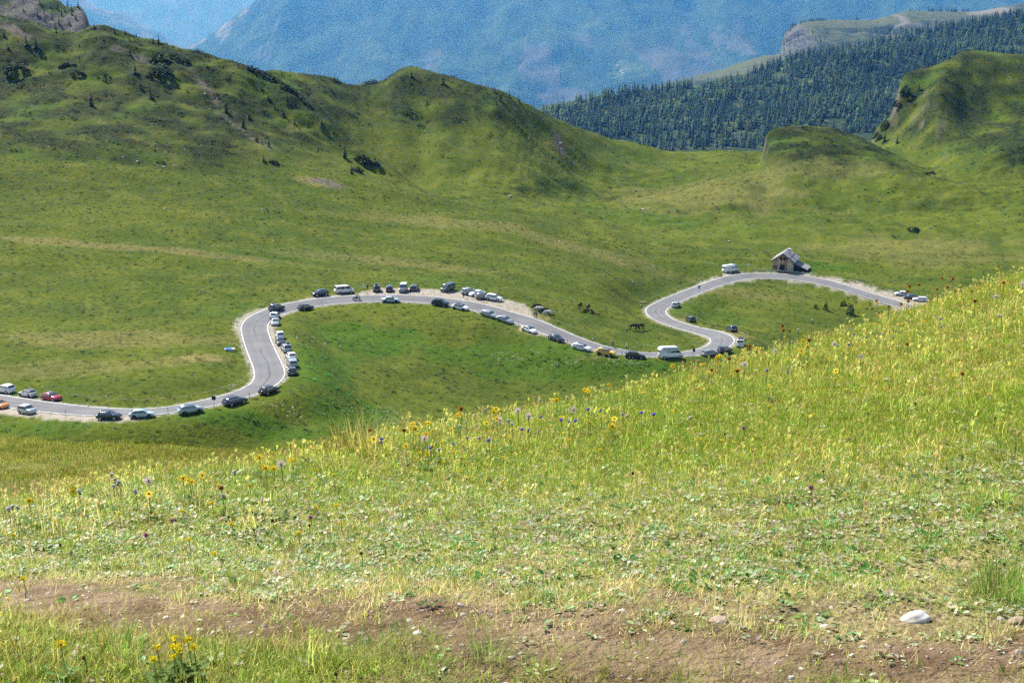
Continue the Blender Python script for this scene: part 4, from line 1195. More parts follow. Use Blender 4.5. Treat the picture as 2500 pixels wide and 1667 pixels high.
# white minibus, transporter, large camper, camper by the hut
def van(kind, col, px, py, h, deg, label, **k):
    x, y = on_ground(px, py)
    o = make_car(kind, col, label, cat='van', name='parked_van', **k)
    stand(o, x, y, heading(x, y, h, deg), TYPES[kind][11], 1.7)
    CAR_SPOTS.append((x, y))
    return o, car_meshes(kind)['pos']
van('bus', 'white', 840, 715, 'f', 6, 'white minibus with dark side windows on the far verge, behind the motorcycle')
o, p = van('bus', 'white', 1808, 845, 'f', 8, 'white transporter van with a dark rack on its roof at the right bend')
rk_ = MB().box((-0.7, 0, p['H'] + 0.10), (2.2, 1.35, 0.16)); rk_.obj('roof_rack', M_TRIM, o, bevel=0.03)
MB().box((p['base'] - 0.055, 0, p['belt'] - 0.22), (0.02, 0.62, 0.09)).obj('rear_lettering', M_TRIM, o)
M_TINT = glass_mat('camper_window', (0.02, 0.022, 0.025))
M_STRIPE = plain('camper_stripe', (0.06, 0.062, 0.07), 0.5)
M_AWN = plain('awning_grey', (0.20, 0.21, 0.22), 0.5)
o, p = van('panel', 'white', 1636, 874, 'f', 0, 'large white camper van with bike rack and grey stripes at the roadside')
MB().box((-0.55, 0, p['H'] + 0.09), (3.9, 1.75, 0.18)).obj('raised_roof', PAINT['white'], o, bevel=0.05)
MB().box((-0.5, -(p['hw'] - 0.02), 2.33), (3.9, 0.16, 0.13)).obj('awning', M_AWN, o, bevel=0.02)
MB().box((0.75, -(p['hw'] - 0.045), 1.72), (1.30, 0.05, 0.46)).obj('camper_window', M_TINT, o, bevel=0.015)
MB().box((-0.75, -(p['hw'] - 0.045), 1.58), (0.52, 0.05, 0.24)).obj('camper_window', M_TINT, o, bevel=0.015)
MB().box((-0.75, -(p['hw'] - 0.075), 2.14), (0.50, 0.05, 0.15)).obj('camper_window', M_TINT, o, bevel=0.015)
s = MB()
for k in range(2):
    s.add([(-1.75 + 0.22*k, -(p['hw'] - 0.045), 1.90), (-1.62 + 0.22*k, -(p['hw'] - 0.045), 1.90), (-1.12 + 0.22*k, -(p['hw'] - 0.035), 1.48), (-1.25 + 0.22*k, -(p['hw'] - 0.035), 1.48)], [(3, 2, 1, 0)])
s.add([(-1.5, -(p['hw'] - 0.045), 1.86), (0.05, -(p['hw'] - 0.045), 1.86), (0.05, -(p['hw'] - 0.045), 1.92), (-1.5, -(p['hw'] - 0.045), 1.92)], [(0, 1, 2, 3)])
s.obj('side_stripes', M_STRIPE, o)
MB().box((0.0, -(p['hw'] + 0.005), 0.42), (2.9, 0.05, 0.12)).obj('sill_trim', M_TRIM, o, bevel=0.01)
rkb = MB()
for z in (0.75, 1.15, 1.9): rkb.tube((-p['hl'] - 0.06, -0.75, z), (-p['hl'] - 0.06, 0.75, z), 0.03)
for y_ in (-0.6, 0.6): rkb.tube((-p['hl'] - 0.08, y_, 0.6), (-p['hl'] - 0.08, y_, 2.0), 0.03)
rkb.obj('bike_rack', M_TRIM, o)
o, p = van('panel', 'white', 1783, 664, 'f', 6, 'white camper van with a red swoosh on its side, beside the wooden hut')
M_SW = plain('swoosh_red', (0.35, 0.08, 0.08), 0.5)
MB().add([(-2.0, -(p['hw'] - 0.035), 1.62), (-1.1, -(p['hw'] - 0.03), 1.35), (-0.2, -(p['hw'] - 0.03), 1.42), (-0.2, -(p['hw'] - 0.03), 1.50), (-1.1, -(p['hw'] - 0.03), 1.45), (-2.0, -(p['hw'] - 0.04), 1.72)], [(0, 1, 2, 3, 4, 5)]).obj('side_swoosh', M_SW, o)
MB().box((-0.6, 0.2, p['H'] + 0.03), (0.5, 0.5, 0.10)).obj('roof_vent', PAINT['white'], o, bevel=0.02)
MB().box((0.9, -0.2, p['H'] + 0.03), (0.4, 0.4, 0.09)).obj('roof_vent', M_AWN, o, bevel=0.02)
# ------------------------------------------------------------------ roadside furniture
M_POSTW = plain('marker_white', (0.80, 0.80, 0.78), 0.5, 0, 0.08)
M_BLACK = plain('marker_black', (0.02, 0.02, 0.02), 0.6)
M_STEEL = plain('galvanised_steel', (0.36, 0.39, 0.42), 0.45, 0.6, 0.15)
M_WOODG = plain('weathered_wood', (0.20, 0.16, 0.12), 0.85, 0, 0.4, 6.0, bump=0.3)
M_ROPE = plain('fence_tape', (0.60, 0.60, 0.55), 0.7)
b = MB(); b.add([(-.06,-.035,0),(.06,-.035,0),(.06,.035,0),(-.06,.035,0),(-.06,-.035,.78),(.06,-.035,.78),(.06,.035,.78),(-.06,.035,.78)], [(0,1,5,4),(1,2,6,5),(2,3,7,6),(3,0,4,7),(4,5,6,7)])
dp_post = b.mesh('post', [M_POSTW])
b = MB(); b.add([(-.062,-.037,.76),(.062,-.037,.76),(.062,.037,.76),(-.062,.037,.76),(-.062,-.037,.98),(.062,-.037,.98),(.062,.037,1.06),(-.062,.037,1.06)], [(0,1,5,4),(1,2,6,5),(2,3,7,6),(3,0,4,7),(4,5,6,7)])
dp_cap = b.mesh('cap', [M_BLACK])
dp_ref = MB().box((0, -.04, .86), (.05, .012, .12)).mesh('reflector', [plain('reflector', (0.7, 0.7, 0.66), 0.3)])
DEL = [(160,1015),(410.5,1010),(609,972),(699.7,928),(694.6,885),(675,838),(657,791),(697,764.8),(786,745.7),(911,737),(1045,740.5),(1166.6,761),(1266,795),(1385,840.5),(1518.5,868),(1690,870.5),(1787,849),(1805,822),(1748,804),(1658,780),(1634,759.5),(1718,717.5),(1777.6,693.5),(1831,683),(1920,682),(2015,698),(2118,729.5),
 (213,991.5),(386,994),(524.5,972),(600.6,941),(609.5,898),(594.5,848),(579,795),(629,758.5),(747.5,730),(893.5,715),(1059.5,718),(1216,744),(1327,782.5),(1447,829.7),(1546,851),(1711.6,848),(1728,832),(1686,813),(1595.6,786),(1565,760),(1599,738),(1658.6,714.5),(1723,687),(1783,668.6),(2048,685),(2176,710)]
_ordw = ['first', 'second', 'third', 'fourth', 'fifth', 'sixth', 'seventh', 'eighth', 'ninth', 'tenth', 'eleventh', 'twelfth']
def road_section(s):
    i = int(np.argmin(np.abs(RS - s))); X, Y_ = RPX[i], RP[i, 1]
    if s < S_LOOP - 70: return 'the lower left bend'
    if s < S_LOOP + 12: return 'the steep left straight'
    if s < s_of(1170, S_LOOP, S_CAMP): return 'the upper loop'
    if s < s_of(1690, S_LOOP, S_CAMP + 40): return 'the long sloping stretch'
    if s < S_CAMP + 175: return 'the double bend on the right'
    return 'the road past the hut'
_dl = []
for px, py in DEL:
    x, y = on_ground(px, py); la, ix, _ = road_local([x], [y])
    _dl.append((road_section(RS[ix[0]]), 'far' if la[0] > 0 else 'near', px, x, y))
_dc = {}
for sec, side, px, x, y in sorted(_dl, key=lambda q: q[2]):
    k_ = _dc[(sec, side)] = _dc.get((sec, side), 0) + 1
    o = empty('marker_post', (x, y, surf_z(x, y) - 0.03), (0, 0, math.radians(rnd.uniform(-25, 25))))
    tag(o, '%s white marker post from the left, %s edge of %s' % (_ordw[k_ - 1], side if sec not in ('the steep left straight', 'the double bend on the right') else ('outer' if side == 'far' else 'inner'), sec), 'post', 'marker posts along the road')
    add('post', dp_post, o); add('cap', dp_cap, o); add('reflector', dp_ref, o)

# guard rail in front of the hut
s0, s1 = s_of(1846, S_CAMP + 160), s_of(1974, S_CAMP + 160)
gr = empty('guard_rail', (0, 0, 0)); tag(gr, 'galvanised steel guard rail between the road and the wooden hut', 'guard rail')
prof = [(0.0, .46), (.045, .50), (.045, .56), (.0, .60), (.0, .64), (.045, .68), (.045, .75), (.0, .79)]
ss = np.arange(s0, s1, 2.0); V = []; F = []
for k, s in enumerate(ss):
    i = int(np.argmin(np.abs(RS - s)))
    for d, h in prof:
        off = 4.05 - d
        V.append((RP[i, 0] + RN[i, 0]*off, RP[i, 1] + RN[i, 1]*off, RP[i, 2] + RBANK[i]*4 - .03 + h))
n = len(prof)
for k in range(len(ss) - 1):
    for j in range(n - 1): F.append((k*n+j, k*n+j+1, (k+1)*n+j+1, (k+1)*n+j))
add('rail_beam', mesh_np('rail_beam', V, F, [M_STEEL], smooth=False), gr)
for s in np.arange(s0 + .5, s1, 4.0):
    i = int(np.argmin(np.abs(RS - s)))
    q = (RP[i, 0] + RN[i, 0]*4.14, RP[i, 1] + RN[i, 1]*4.14, RP[i, 2] + RBANK[i]*4 + .28)
    MB().box(q, (.10, .06, .85)).obj('rail_post', M_STEEL, gr)

# signs
def sign(px, py, hgt, w, h, mat, label, name='road_sign', face=None, post=M_STEEL, yaw=0.0):
    x, y = on_ground(px, py)
    o = empty(name, (x, y, surf_z(x, y) - 0.05), (0, 0, yaw)); tag(o, label, 'sign')
    MB().tube((0, 0.03, 0), (0, 0.03, hgt), 0.035).obj('post', post, o)
    MB().box((0, -0.01, hgt - h/2), (w, 0.03, h)).obj('panel', mat, o, bevel=0.008)
    return o
M_SIGNB = plain('sign_back', (0.025, 0.03, 0.034), 0.6); M_SIGNW = plain('sign_white', (0.72, 0.74, 0.75), 0.5, 0, 0.06); M_BLUE = plain('sign_blue', (0.02, 0.16, 0.50), 0.45)
sign(523, 995, 2.2, .72, .72, M_SIGNB, 'dark back of a square road sign on a post at the lower bend')
sign(1694, 871, 2.0, .62, .70, M_SIGNB, 'dark back of a square road sign on a post just right of the large camper')
o = sign(888.5, 713, 2.0, .70, .75, M_SIGNW, 'white square information sign with two small dark symbols, left of the standing person')
g = MB(); g.box((-.13, -.03, 1.62), (.20, .012, .14)); g.box((-.17, -.03, 1.53), (.05, .012, .05)); g.obj('symbol', M_SIGNB, o)
g = MB(); g.box((.16, -.03, 1.68), (.12, .012, .10)); g.box((.15, -.03, 1.57), (.05, .012, .16)); g.obj('symbol', M_SIGNB, o)
o = sign(1706.5, 719, 2.9, .85, .50, M_BLUE, 'blue two-part road sign standing on the inner edge of the climbing road')
MB().box((-.06, -.01, 2.12), (.55, .03, .38)).obj('panel', M_BLUE, o, bevel=.008)
g = MB(); g.box((-.1, -.03, 2.66), (.42, .012, .07)); g.box((-.16, -.03, 2.56), (.08, .012, .07)); g.box((.04, -.03, 2.56), (.08, .012, .07)); g.obj('symbol', M_SIGNW, o)
sign(1828.5, 657, 1.9, .55, .80, M_SIGNW, 'small pale sign on a post in the weeds left of the hut')
sign(2101, 687, 1.7, .22, .40, M_SIGNW, 'short white post with a small plate beside the pale gravel strip', yaw=.3)

# electric fence: thin posts and tape along the meadow edges
M_FP = plain('fence_post_wood', (0.30, 0.27, 0.20), 0.85, 0, 0.3)
def fence(pts, label, tape=True):
    P = [on_ground(px, py) for px, py in pts]
    root = empty('pasture_fence', (P[0][0], P[0][1], gz(*P[0]))); tag(root, label, 'fence', 'pasture fences beside the road')
    o0 = root.location.copy(); Q = []
    for x, y in P:
        z = gz(x, y); Q.append(Vector((x, y, z + 0.85)) - o0)
        MB().tube(Vector((x, y, z - .1)) - o0, Vector((x, y, z + .95)) - o0, .028, .024, 6).obj('fence_post', M_FP, root)
    t = MB()
    for a, b_ in zip(Q[:-1], Q[1:]):
        mid = (a + b_)/2 - Vector((0, 0, .12)); t.path([a, mid, b_], .016, 4)
    t.obj('tape', M_ROPE, root)
fence([(158,968),(213,977),(325,986),(386,983),(462,975),(540,957),(572,945),(602,929),(610,915)], 'thin pasture fence with pale tape inside the lower left bend')
fence([(606,905),(598,880),(588,857),(573,846),(556,845)], 'pasture fence curving round the white trough at the steep straight')
fence([(581,838),(575,812),(573,795),(584,778),(610,764),(646,747),(690,733)], 'pasture fence on the outside of the upper left bend')
fence([(905,700),(945,697),(1000,696),(1065,692)], 'pasture fence behind the cars parked nose to the meadow')
fence([(1232,741),(1266,756),(1305,769),(1345,784),(1400,804),(1440,822),(1490,838),(1560,848),(1620,855),(1700,845),(1722,833)], 'pasture fence between the sloping road and the grazing horses')
fence([(1563,752),(1570,742),(1600,728),(1660,704),(1716,683)], 'pasture fence above the climbing road left of the hut')

# water trough, bench trough and a drying frame in the meadow
x, y = on_ground(561, 857)
tr = empty('water_trough', (x, y, gz(x, y) - .05), (0, 0, .25)); tag(tr, 'white tub with a blue cover standing in the grass left of the steep straight', 'trough')
b = MB()
rim_o = [(-1.0,-.42,.62),(1.0,-.42,.62),(1.12,0,.62),(1.0,.42,.62),(-1.0,.42,.62),(-1.12,0,.62)]
bot = [(p[0]*.86, p[1]*.8, .0) for p in rim_o]
b.add(bot + rim_o, [(i, (i+1) % 6, 6+(i+1) % 6, 6+i) for i in range(6)] + [(5,4,3,2,1,0), (6,7,8,9,10,11)])
b.obj('tub', M_SIGNW, tr, bevel=.03)
MB().box((-.25, -.05, .66), (1.25, .95, .05), 0, Matrix.Rotation(.12, 3, 'X')).obj('cover', M_BLUE, tr, bevel=.02)
x, y = on_ground(1571, 740)
tr = empty('feed_trough', (x, y, gz(x, y) - .04), (0, 0, .1)); tag(tr, 'low brown wooden feed trough in the grass left of the climbing road', 'trough')
MB().box((0, 0, .42), (2.3, .7, .12)).obj('tray', M_WOODG, tr, bevel=.02)
for sx in (-.9, .9):
    for sy in (-.25, .25): MB().box((sx, sy, .2), (.09, .09, .4)).obj('leg', M_WOODG, tr)
x, y = on_ground(920, 660)
fr = empty('timber_frame', (x, y, gz(x, y) - .05), (0, 0, .05)); tag(fr, 'collapsed grey timber frame with a tall pole out in the meadow', 'frame')
MB().tube((0.1, .2, 0), (0.1, .2, 2.9), .06, .04).obj('pole', M_WOODG, fr)
MB().tube((-1.9, 0, .75), (.3, -.3, .15), .07, .06).obj('beam', M_WOODG, fr)
MB().tube((.55, -.4, .0), (1.4, .2, 1.15), .07, .05).obj('beam', M_WOODG, fr)
MB().tube((-1.0, -.2, .35), (-.6, .3, 1.05), .06, .05).obj('beam', M_WOODG, fr)
MB().tube((-2.0, .3, .1), (.6, .4, .25), .08, .06).obj('beam', M_WOODG, fr)
x, y = on_ground(571, 955)
bd = empty('notice_board', (x, y, gz(x, y) - .05), (0, 0, .5)); tag(bd, 'small tilted white board on a stake in the grass of the lower bend', 'board')
MB().tube((0, 0, 0), (0, 0, 1.15), .03).obj('stake', M_WOODG, bd)
MB().box((.05, -.02, 1.2), (.62, .03, .34), 0, Matrix.Rotation(-.35, 3, 'Y')).obj('panel', M_SIGNW, bd)

# ------------------------------------------------------------------ wooden hut
M_PL = []
for i, c in enumerate([(0.50, 0.33, 0.19), (0.38, 0.23, 0.13), (0.58, 0.42, 0.27), (0.30, 0.17, 0.095), (0.66, 0.53, 0.38)]):
    M_PL.append(plain('hut_board_%d' % i, c, 0.85, 0, 0.35, 2.5, bump=0.3))
M_DARKW = plain('dark_timber', (0.035, 0.030, 0.027), 0.85, 0, 0.3)
t = NT('shingle_roof')
w1 = t.noise(1.0, 4, 0.6, t.scaled(6.0, 6.0, 1.2)); w2 = t.noise(0.8, 3)
t.bsdf(t.mix(t.ramp(w2, .35, .65), t.mix(t.ramp(w1, .35, .68), (0.20, 0.205, 0.22), (0.34, 0.345, 0.36)), (0.28, 0.28, 0.29)), .85, t.bump(w1, .5, .05), .2)
M_SHINGLE = t.mat
M_STONEW = plain('lime_chimney', (0.48, 0.47, 0.45), 0.85, 0, 0.25, 3.0, bump=.3)
x0, y0, _ = hit(1884.5, 660)
hut = empty('wooden_hut', (x0, y0, gz(x0 + 3, y0 + 2) - .15), (0, 0, math.atan2(-.36, .93)))
tag(hut, 'weathered wooden hut with grey shingle roof, chimney and lean-to above the road', 'hut')
Wd, Ln, He, Hr = 7.2, 9.2, 3.5, 6.0
fl = lambda xx_: He + (Hr - He) * (1 - abs(xx_ - Wd/2) / (Wd/2))
MB().add([(.06,.06,-1),(Wd-.06,.06,-1),(Wd-.06,.06,He-.05),(Wd/2,.06,Hr-.1),(.06,.06,He-.05),(.06,Ln,-1),(Wd-.06,Ln,-1),(Wd-.06,Ln,He-.05),(Wd/2,Ln,Hr-.1),(.06,Ln,He-.05)],
         [(0,1,2,3,4),(9,8,7,6,5),(0,5,6,1),(1,6,7,2),(0,4,9,5)]).obj('wall', M_DARKW, hut)
# front boards, leaving the doorway and the loft openings
xb = 0.0; k = 0
while xb < Wd - .05:
    wbd = rnd.uniform(.26, .40); xe = min(xb + wbd, Wd); xm = (xb + xe)/2
    segs = [(-1.0, fl(xm) - .12)]
    if 2.55 < xm < 4.25: segs = [(2.15, fl(xm) - .12)]
    if 2.35 < xm < 4.75 and abs(xm - 3.55) > .12: segs = [(s_, min(e_, 3.75)) for s_, e_ in segs] + ([(4.72, fl(xm) - .12)] if fl(xm) > 4.95 else [])
    for z0, z1 in segs:
        if z1 - z0 < .1: continue
        MB().box((xm, .02 - rnd.uniform(0, .03), (z0+z1)/2), (xe - xb - .02, .05, z1 - z0)).obj('board', rnd.choice(M_PL), hut)
    xb = xe; k += 1
for bx_, w_ in ((.12, .22), (2.45, .2), (5.2, .24), (6.2, .26), (7.05, .22)):
    MB().box((bx_, -.06, .95), (w_, .10, 4.2 if bx_ > 5 and bx_ < 7 else 4.1)).obj('corner_post' if bx_ in (.12, 7.05) else 'door_post', M_PL[4 if bx_ > 5 else 2], hut)
MB().box((Wd/2, -.07, 3.05), (Wd - .3, .12, .20)).obj('cross_beam', M_PL[2], hut)
MB().box((3.4, .05, .55), (1.55, .03, 3.1)).obj('doorway', M_DARKW, hut)
MB().box((1.15, -.05, 1.35), (1.05, .06, .62)).obj('shutter', plain('slate_shutter', (0.06, 0.07, 0.08), .5), hut)
MB().box((1.15, -.06, .75), (1.05, .07, .36)).obj('flower_box', plain('flower_box', (0.30, 0.11, 0.05), .8), hut)
nrm = math.hypot(Wd/2, Hr - He); ov = .75
for sgn, nm in ((-1, 'roof_slope'), (1, 'roof_slope')):
    ex, ez = Wd/2 + sgn*(Wd/2 + .55), He - .55*(Hr - He)/(Wd/2)
    A = Vector((Wd/2, -ov, Hr + .02)); B = Vector((ex, -ov, ez)); C = Vector((ex, Ln + .5, ez)); D = Vector((Wd/2, Ln + .5, Hr + .02))
    th = Vector((0, 0, .16))
    MB().add([A, B, C, D, A + th, B + th, C + th, D + th], [(4,5,6,7) if sgn < 0 else (7,6,5,4), (3,2,1,0), (0,1,5,4), (1,2,6,5), (2,3,7,6), (3,0,4,7)]).obj(nm, M_SHINGLE, hut)
    # courses of shingles: raised rows across the slope
    rows_ = 9
    for r_ in range(rows_):
        t0, t1 = r_/rows_, (r_ + 1.04)/rows_
        a_ = A.lerp(B, t0) + th; b_ = A.lerp(B, min(t1, 1.0)) + th; c_ = D.lerp(C, min(t1, 1.0)) + th; d_ = D.lerp(C, t0) + th
        up0 = Vector((0, 0, .012)); up1 = Vector((0, 0, .055))
        MB().add([a_ + up0, b_ + up1, c_ + up1, d_ + up0, b_, c_], [(0,1,2,3) if sgn < 0 else (3,2,1,0), (1,4,5,2) if sgn > 0 else (2,5,4,1)]).obj('shingle_course', M_SHINGLE, hut)
    if sgn > 0:
        q0, q1 = A.lerp(B, .56) + th, D.lerp(C, .56) + th
        MB().tube(q0 + Vector((0, .5, .09)), q1 + Vector((0, -.3, .09)), .05).obj('snow_beam', M_DARKW, hut)
for sgn in (-1, 1):
    MB().add([(Wd/2, -ov - .04, Hr + .2), (Wd/2 + sgn*(Wd/2 + .58), -ov - .04, He - .40), (Wd/2 + sgn*(Wd/2 + .58), -ov - .04, He - .68), (Wd/2, -ov - .04, Hr - .10),
              (Wd/2, -ov + .02, Hr + .2), (Wd/2 + sgn*(Wd/2 + .58), -ov + .02, He - .40), (Wd/2 + sgn*(Wd/2 + .58), -ov + .02, He - .68), (Wd/2, -ov + .02, Hr - .10)],
             [(0,1,2,3),(7,6,5,4),(0,4,5,1),(3,2,6,7),(1,5,6,2)]).obj('barge_board', M_DARKW, hut)
ch = MB(); ch.box((Wd/2 + 1.35, 4.0, Hr - .35), (.62, .62, 2.3)); c_o = ch.obj('chimney', M_STONEW, hut, bevel=.03)
MB().box((Wd/2 + 1.35, 4.0, Hr + .88), (.66, .66, .14)).obj('chimney_gap', M_DARKW, c_o)
MB().box((Wd/2 + 1.35, 4.0, Hr + 1.02), (.95, .95, .12)).obj('chimney_cap', M_SIGNW, c_o)
# lean-to
l0, l1 = 2.8, 8.4
MB().add([(Wd, l0, -1), (Wd + 3.9, l0, -1), (Wd + 3.9, l0, .45), (Wd, l0, 2.0), (Wd, l1, -1), (Wd + 3.9, l1, -1), (Wd + 3.9, l1, .45), (Wd, l1, 2.0)], [(0,1,2,3), (7,6,5,4), (1,5,6,2), (3,2,6,7)]).obj('leanto_wall', M_DARKW, hut)
A = Vector((Wd - .05, l0 - .5, 2.12)); B = Vector((Wd + 4.4, l0 - .5, .38)); C = Vector((Wd + 4.4, l1 + .3, .38)); D = Vector((Wd - .05, l1 + .3, 2.12)); th = Vector((0, 0, .15))
MB().add([A, B, C, D, A + th, B + th, C + th, D + th], [(7,6,5,4), (3,2,1,0), (0,1,5,4), (1,2,6,5), (2,3,7,6), (3,0,4,7)]).obj('leanto_roof', M_SHINGLE, hut)
for r_ in range(8):
    t0, t1 = r_/8, (r_ + 1.0)/8
    a_ = A.lerp(B, t0) + th; b_ = A.lerp(B, t1) + th; c_ = D.lerp(C, t1) + th; d_ = D.lerp(C, t0) + th
    MB().add([a_ + Vector((0,0,.012)), b_ + Vector((0,0,.055)), c_ + Vector((0,0,.055)), d_ + Vector((0,0,.012)), b_, c_], [(3,2,1,0), (1,4,5,2)]).obj('shingle_course', M_SHINGLE, hut)
MB().tube(A.lerp(B, .5) + th + Vector((0,.4,.09)), D.lerp(C, .5) + th + Vector((0,-.3,.09)), .05).obj('snow_beam', M_DARKW, hut)

# ------------------------------------------------------------------ bodies grown over a skeleton
def skin_mesh(name, V, E, R, mats, pick, sub=2, scale=1.0):
    me = bpy.data.meshes.new(name + '_skeleton')
    me.from_pydata([tuple(c * scale for c in v) for v in V], E, [])
    ob = bpy.data.objects.new(name + '_tmp', me); COL.objects.link(ob)
    md = ob.modifiers.new('skin', 'SKIN'); md.use_smooth_shade = True
    for i, r in enumerate(R):
        rr = r if hasattr(r, '__len__') else (r, r)
        me.skin_vertices[0].data[i].radius = (rr[0] * scale, rr[1] * scale)
    me.skin_vertices[0].data[0].use_root = True
    sb = ob.modifiers.new('sub', 'SUBSURF'); sb.levels = sub; sb.render_levels = sub
    dg = bpy.context.evaluated_depsgraph_get()
    out = bpy.data.meshes.new_from_object(ob.evaluated_get(dg))
    out.name = name
    bpy.data.objects.remove(ob); bpy.data.meshes.remove(me)
    out.materials.clear()
    for m in mats: out.materials.append(m)
    for p in out.polygons:
        p.material_index = pick(p.center / scale); p.use_smooth = True
    return out

M_SKIN = plain('skin', (0.50, 0.31, 0.22), 0.6); M_HAIR = plain('hair_brown', (0.06, 0.04, 0.025), .7)
def cloth(n, c): return plain('cloth_' + n, c, .85)
def person_mesh(name, top, legs, pose='stand'):
    arm = {'stand': [((.27,-.02,1.13), (.27,.06,.90), (.26,.10,.81))], 'lean': [((.27,.10,1.15), (.20,.30,1.05), (.16,.36,1.02))]}[pose][0]
    V = [(0,0,.96),(0,.0,1.12),(0,.01,1.32),(0,0,1.46),(0,.01,1.54),(0,.03,1.63),(0,.02,1.72)]
    E = [(0,1),(1,2),(2,3),(3,4),(4,5),(5,6)]; R = [(.165,.115),(.15,.105),(.185,.115),(.10,.08),(.058,.058),(.085,.10),(.070,.085)]
    for s in (-1, 1):
        b_ = len(V)
        V += [(s*.10,0,.88),(s*.11,.02,.50),(s*.12,-.01,.10),(s*.125,.13,.045)]; R += [.095,.062,.045,.045]
        E += [(0,b_),(b_,b_+1),(b_+1,b_+2),(b_+2,b_+3)]
        b_ = len(V)
        V += [(s*.20,0,1.41)] + [(s*q[0], q[1], q[2]) for q in arm]; R += [.062,.046,.034,.028]
        E += [(2,b_),(b_,b_+1),(b_+1,b_+2),(b_+2,b_+3)]
        h = arm[2]; w = arm[1]; d = (Vector(h) - Vector(w)).normalized()
        for k, (off, ln) in enumerate([(-.022,.065),(-.008,.078),(.007,.074),(.021,.060)]):
            i = len(V)
            V += [(s*h[0], h[1] + off, h[2]), (s*h[0] + d.x*s*ln, h[1] + off + d.y*ln + .01, h[2] + d.z*ln)]
            R += [.010, .008]; E += [(b_+3, i), (i, i+1)]
        i = len(V); V += [(s*(h[0]-.025), h[1] + .04, h[2] - .005)]; R += [.010]; E += [(b_+3, i)]
    def pick(c):
        if c.z > 1.50: return 0
        if c.z > .93 and not (abs(c.x) > .2 and c.z < .90): return 1
        if abs(c.x) > .21 and c.z < .93: return 0
        return 2 if c.z > .09 else 3
    return skin_mesh(name, V, E, R, [M_SKIN, top, legs, M_TRIM], pick)
def head_parts(root, hair=M_HAIR, hat=None):
    MB().ball((0, -.008, 1.70), (.094, .108, .088), 0, 12, 8).obj('hair', hair, root, smooth=True)
    f = MB(); f.ball((0, .125, 1.635), (.014, .022, .022)); f.obj('nose', M_SKIN, root, smooth=True)
    for s in (-1, 1):
        MB().ball((s*.034, .108, 1.66), (.012, .008, .008), 0, 8, 5).obj('eye', M_TRIM, root)
        MB().ball((s*.088, .02, 1.64), (.012, .022, .032), 0, 8, 5).obj('ear', M_SKIN, root)
    MB().ball((0, .112, 1.592), (.026, .008, .006), 0, 8, 5).obj('mouth', plain('lips', (.35,.14,.12)), root)
    if hat is not None: MB().ball((0, 0, 1.745), (.11, .125, .065), 0, 12, 6).obj('hat', hat, root, smooth=True)
def person(px, py, yaw, top, legs, label, pose='stand', hair=M_HAIR, hat=None, scale=1.0):
    x, y = on_ground(px, py)
    o = empty('person', (x, y, surf_z(x, y)), (0, 0, yaw)); o.scale = (scale,)*3
    tag(o, label, 'person')
    add('body', person_mesh('person_body', top, legs, pose), o); head_parts(o, hair, hat)
    return o
person(897.5, 709.5, math.pi + .2, cloth('brick_red', (.14,.035,.02)), cloth('dark_jeans', (.03,.035,.045)), 'person in dark red top and dark trousers standing beside the white square sign', 'lean')
person(1131.5, 727.5, -2.2, cloth('black', (.018,.018,.02)), cloth('black_trousers', (.02,.02,.024)), 'person in black walking between the parked cars in the gravel lay-by', 'lean')
person(1304.5, 775.5, .3, cloth('grey_hood', (.20,.20,.21)), cloth('grey_trousers', (.10,.10,.12)), 'person in a light grey top at the fence, nearest the road, watching the horses', 'lean')
person(1309.5, 777, -.2, cloth('black_jacket', (.02,.02,.025)), cloth('teal_jeans', (.02,.06,.08)), 'person in black jacket and blue jeans at the fence beside the one in grey')
person(2203.5, 724, -2.4, cloth('olive', (.10,.085,.05)), cloth('beige', (.40,.36,.30)), 'person in olive top and light trousers beside the white hatchback at far right')

# riders
def rider_mesh(name, top, legs, lean=.35):
    sx = math.sin(lean)
    V = [(0,-.05,.92),(0,.05,1.10),(0,.20,1.32),(0,.27,1.42),(0,.33,1.50),(0,.38,1.58),(0,.38,1.66)]
    E = [(0,1),(1,2),(2,3),(3,4),(4,5),(5,6)]; R = [(.15,.12),(.14,.11),(.18,.12),(.10,.08),(.06,.06),(.085,.095),(.07,.08)]
    for s, (kz, fz) in ((-1, (.80, .32)), (1, (.66, .14))):
        b_ = len(V); V += [(s*.10,-.02,.88),(s*.11,.36,kz),(s*.10,.12,fz + .10),(s*.11,.24,fz)]; R += [.09,.058,.042,.04]
        E += [(0,b_),(b_,b_+1),(b_+1,b_+2),(b_+2,b_+3)]
        b_ = len(V); V += [(s*.19,.22,1.36),(s*.26,.38,1.16),(s*.22,.58,1.06),(s*.21,.64,1.03)]; R += [.058,.044,.034,.032]
        E += [(2,b_),(b_,b_+1),(b_+1,b_+2),(b_+2,b_+3)]
    def pick(c):
        if c.z > 1.47: return 0
        if c.z > .95: return 1
        return 2 if c.z > .3 else 3
    return skin_mesh(name, V, E, R, [M_SKIN, top, legs, M_TRIM], pick)
